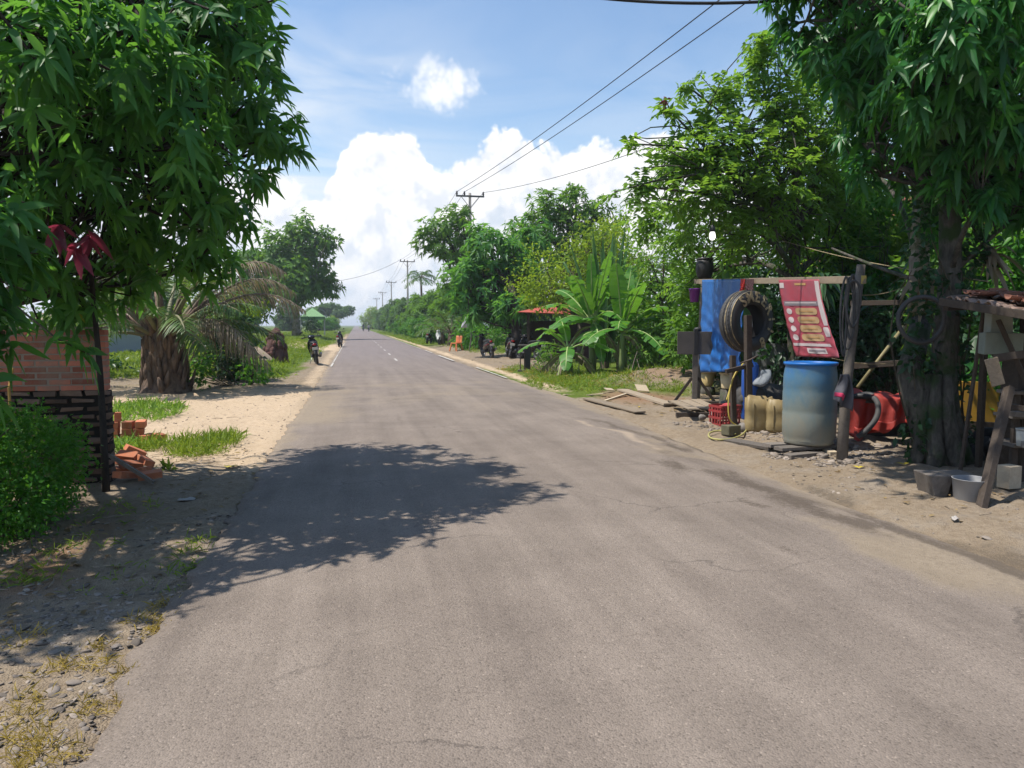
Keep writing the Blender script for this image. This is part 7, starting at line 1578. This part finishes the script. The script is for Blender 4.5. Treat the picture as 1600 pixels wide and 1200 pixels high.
for i in range(150):
    if i < 90: x, y = rng.uniform(-2.6, -1.0), rng.uniform(4.2, 9.5)
    elif i < 120: x, y = rng.uniform(-4.5, -1.2), rng.uniform(9.5, 17)
    else: x, y = rng.uniform(4.4, 6), rng.uniform(4, 12)
    a = rng.uniform(0, 6.28); L = rng.uniform(.05, .22); z = ghz(x, y)+.008; d = Vector((math.cos(a), math.sin(a), 0))*L/2; b.cur = rng.random()
    b.tube([Vector((x, y, z))-d, Vector((x+rng.normal()*.01, y+rng.normal()*.01, z+.008)), Vector((x, y, z))+d], [.004, .0035, .0015], 5)
tag(b.build('twigs', M_wood), 'dry twigs littered over the dirt verges', 'twigs', None, 'stuff')
pebbles('gravel', 'fine grit and crumbs scattered over the pale sand drive', gpts(1500, (-5, -.9), (8.5, 18), 121), .009, M_peb, 122)
M_yel = mat('yellow_leaf_skin', (.42, .33, .04), (.42, .32, .02), .5)
for i, (px, py, L, lab) in enumerate([(1342, 733, .11, 'bright yellow leaf on the dirt before the red tarp'), (1412, 728, .12, 'yellow-green fallen leaf at the edge of the tree shade'), (355, 733, .14, 'yellow leaf on the shaded sand near the road edge')]):
    p = on(px, py); o = leaves('fallen_leaf', np.zeros((2, 3)), np.array([[1, .3, .25], [-.2, 1, .2]]), np.array([[0, 0, 1.], [0, 0, 1.]]), L, L*.4, .2, M_yel, None, 4, fold=.4); o.location = p+Vector((0, 0, .012)); tag(o, lab, 'leaf')
M_pap = mat('grey_paper', (.38, .35, .32), (.28, .26, .24), .8)
for i, (px, py, s, lab) in enumerate([(292, 782, .09, 'crumpled pale scrap on the shaded dirt left of the road'), (1492, 812, .05, 'small white scrap on the dirt before the shed post'), (1578, 907, .06, 'white scrap on the dark dirt at the road\'s right edge')]):
    p = on(px, py); b = MB(); b.grid(lambda u, v: Vector(((u-.5)*s*1.6, (v-.5)*s, .012+.012*math.sin(u*7+i)*math.sin(v*6))), 6, 5); o = b.build('paper_scrap', M_pap, None, True, solid=.002); o.location = p; o.rotation_euler.z = i*1.1; tag(o, lab, 'paper scrap', 'scraps of paper on the ground')
b = MB(); q = on(1175, 727)
# ------------------------------------------------------------------ the humid air of the plain
m, t, out = nt('humid_air'); pv = t.nodes.new('ShaderNodeVolumePrincipled'); pv.inputs['Color'].default_value = (.86, .92, 1, 1); pv.inputs['Density'].default_value = .0006; pv.inputs['Anisotropy'].default_value = .3
t.links.new(pv.outputs[0], out.inputs['Volume'])
b = MB(); b.box((0, 1100, 7.4), (3060, 3000, 17.2)); o = b.build('haze', m); tag(o, kind='stuff')
SC.cycles.volume_bounces = 0
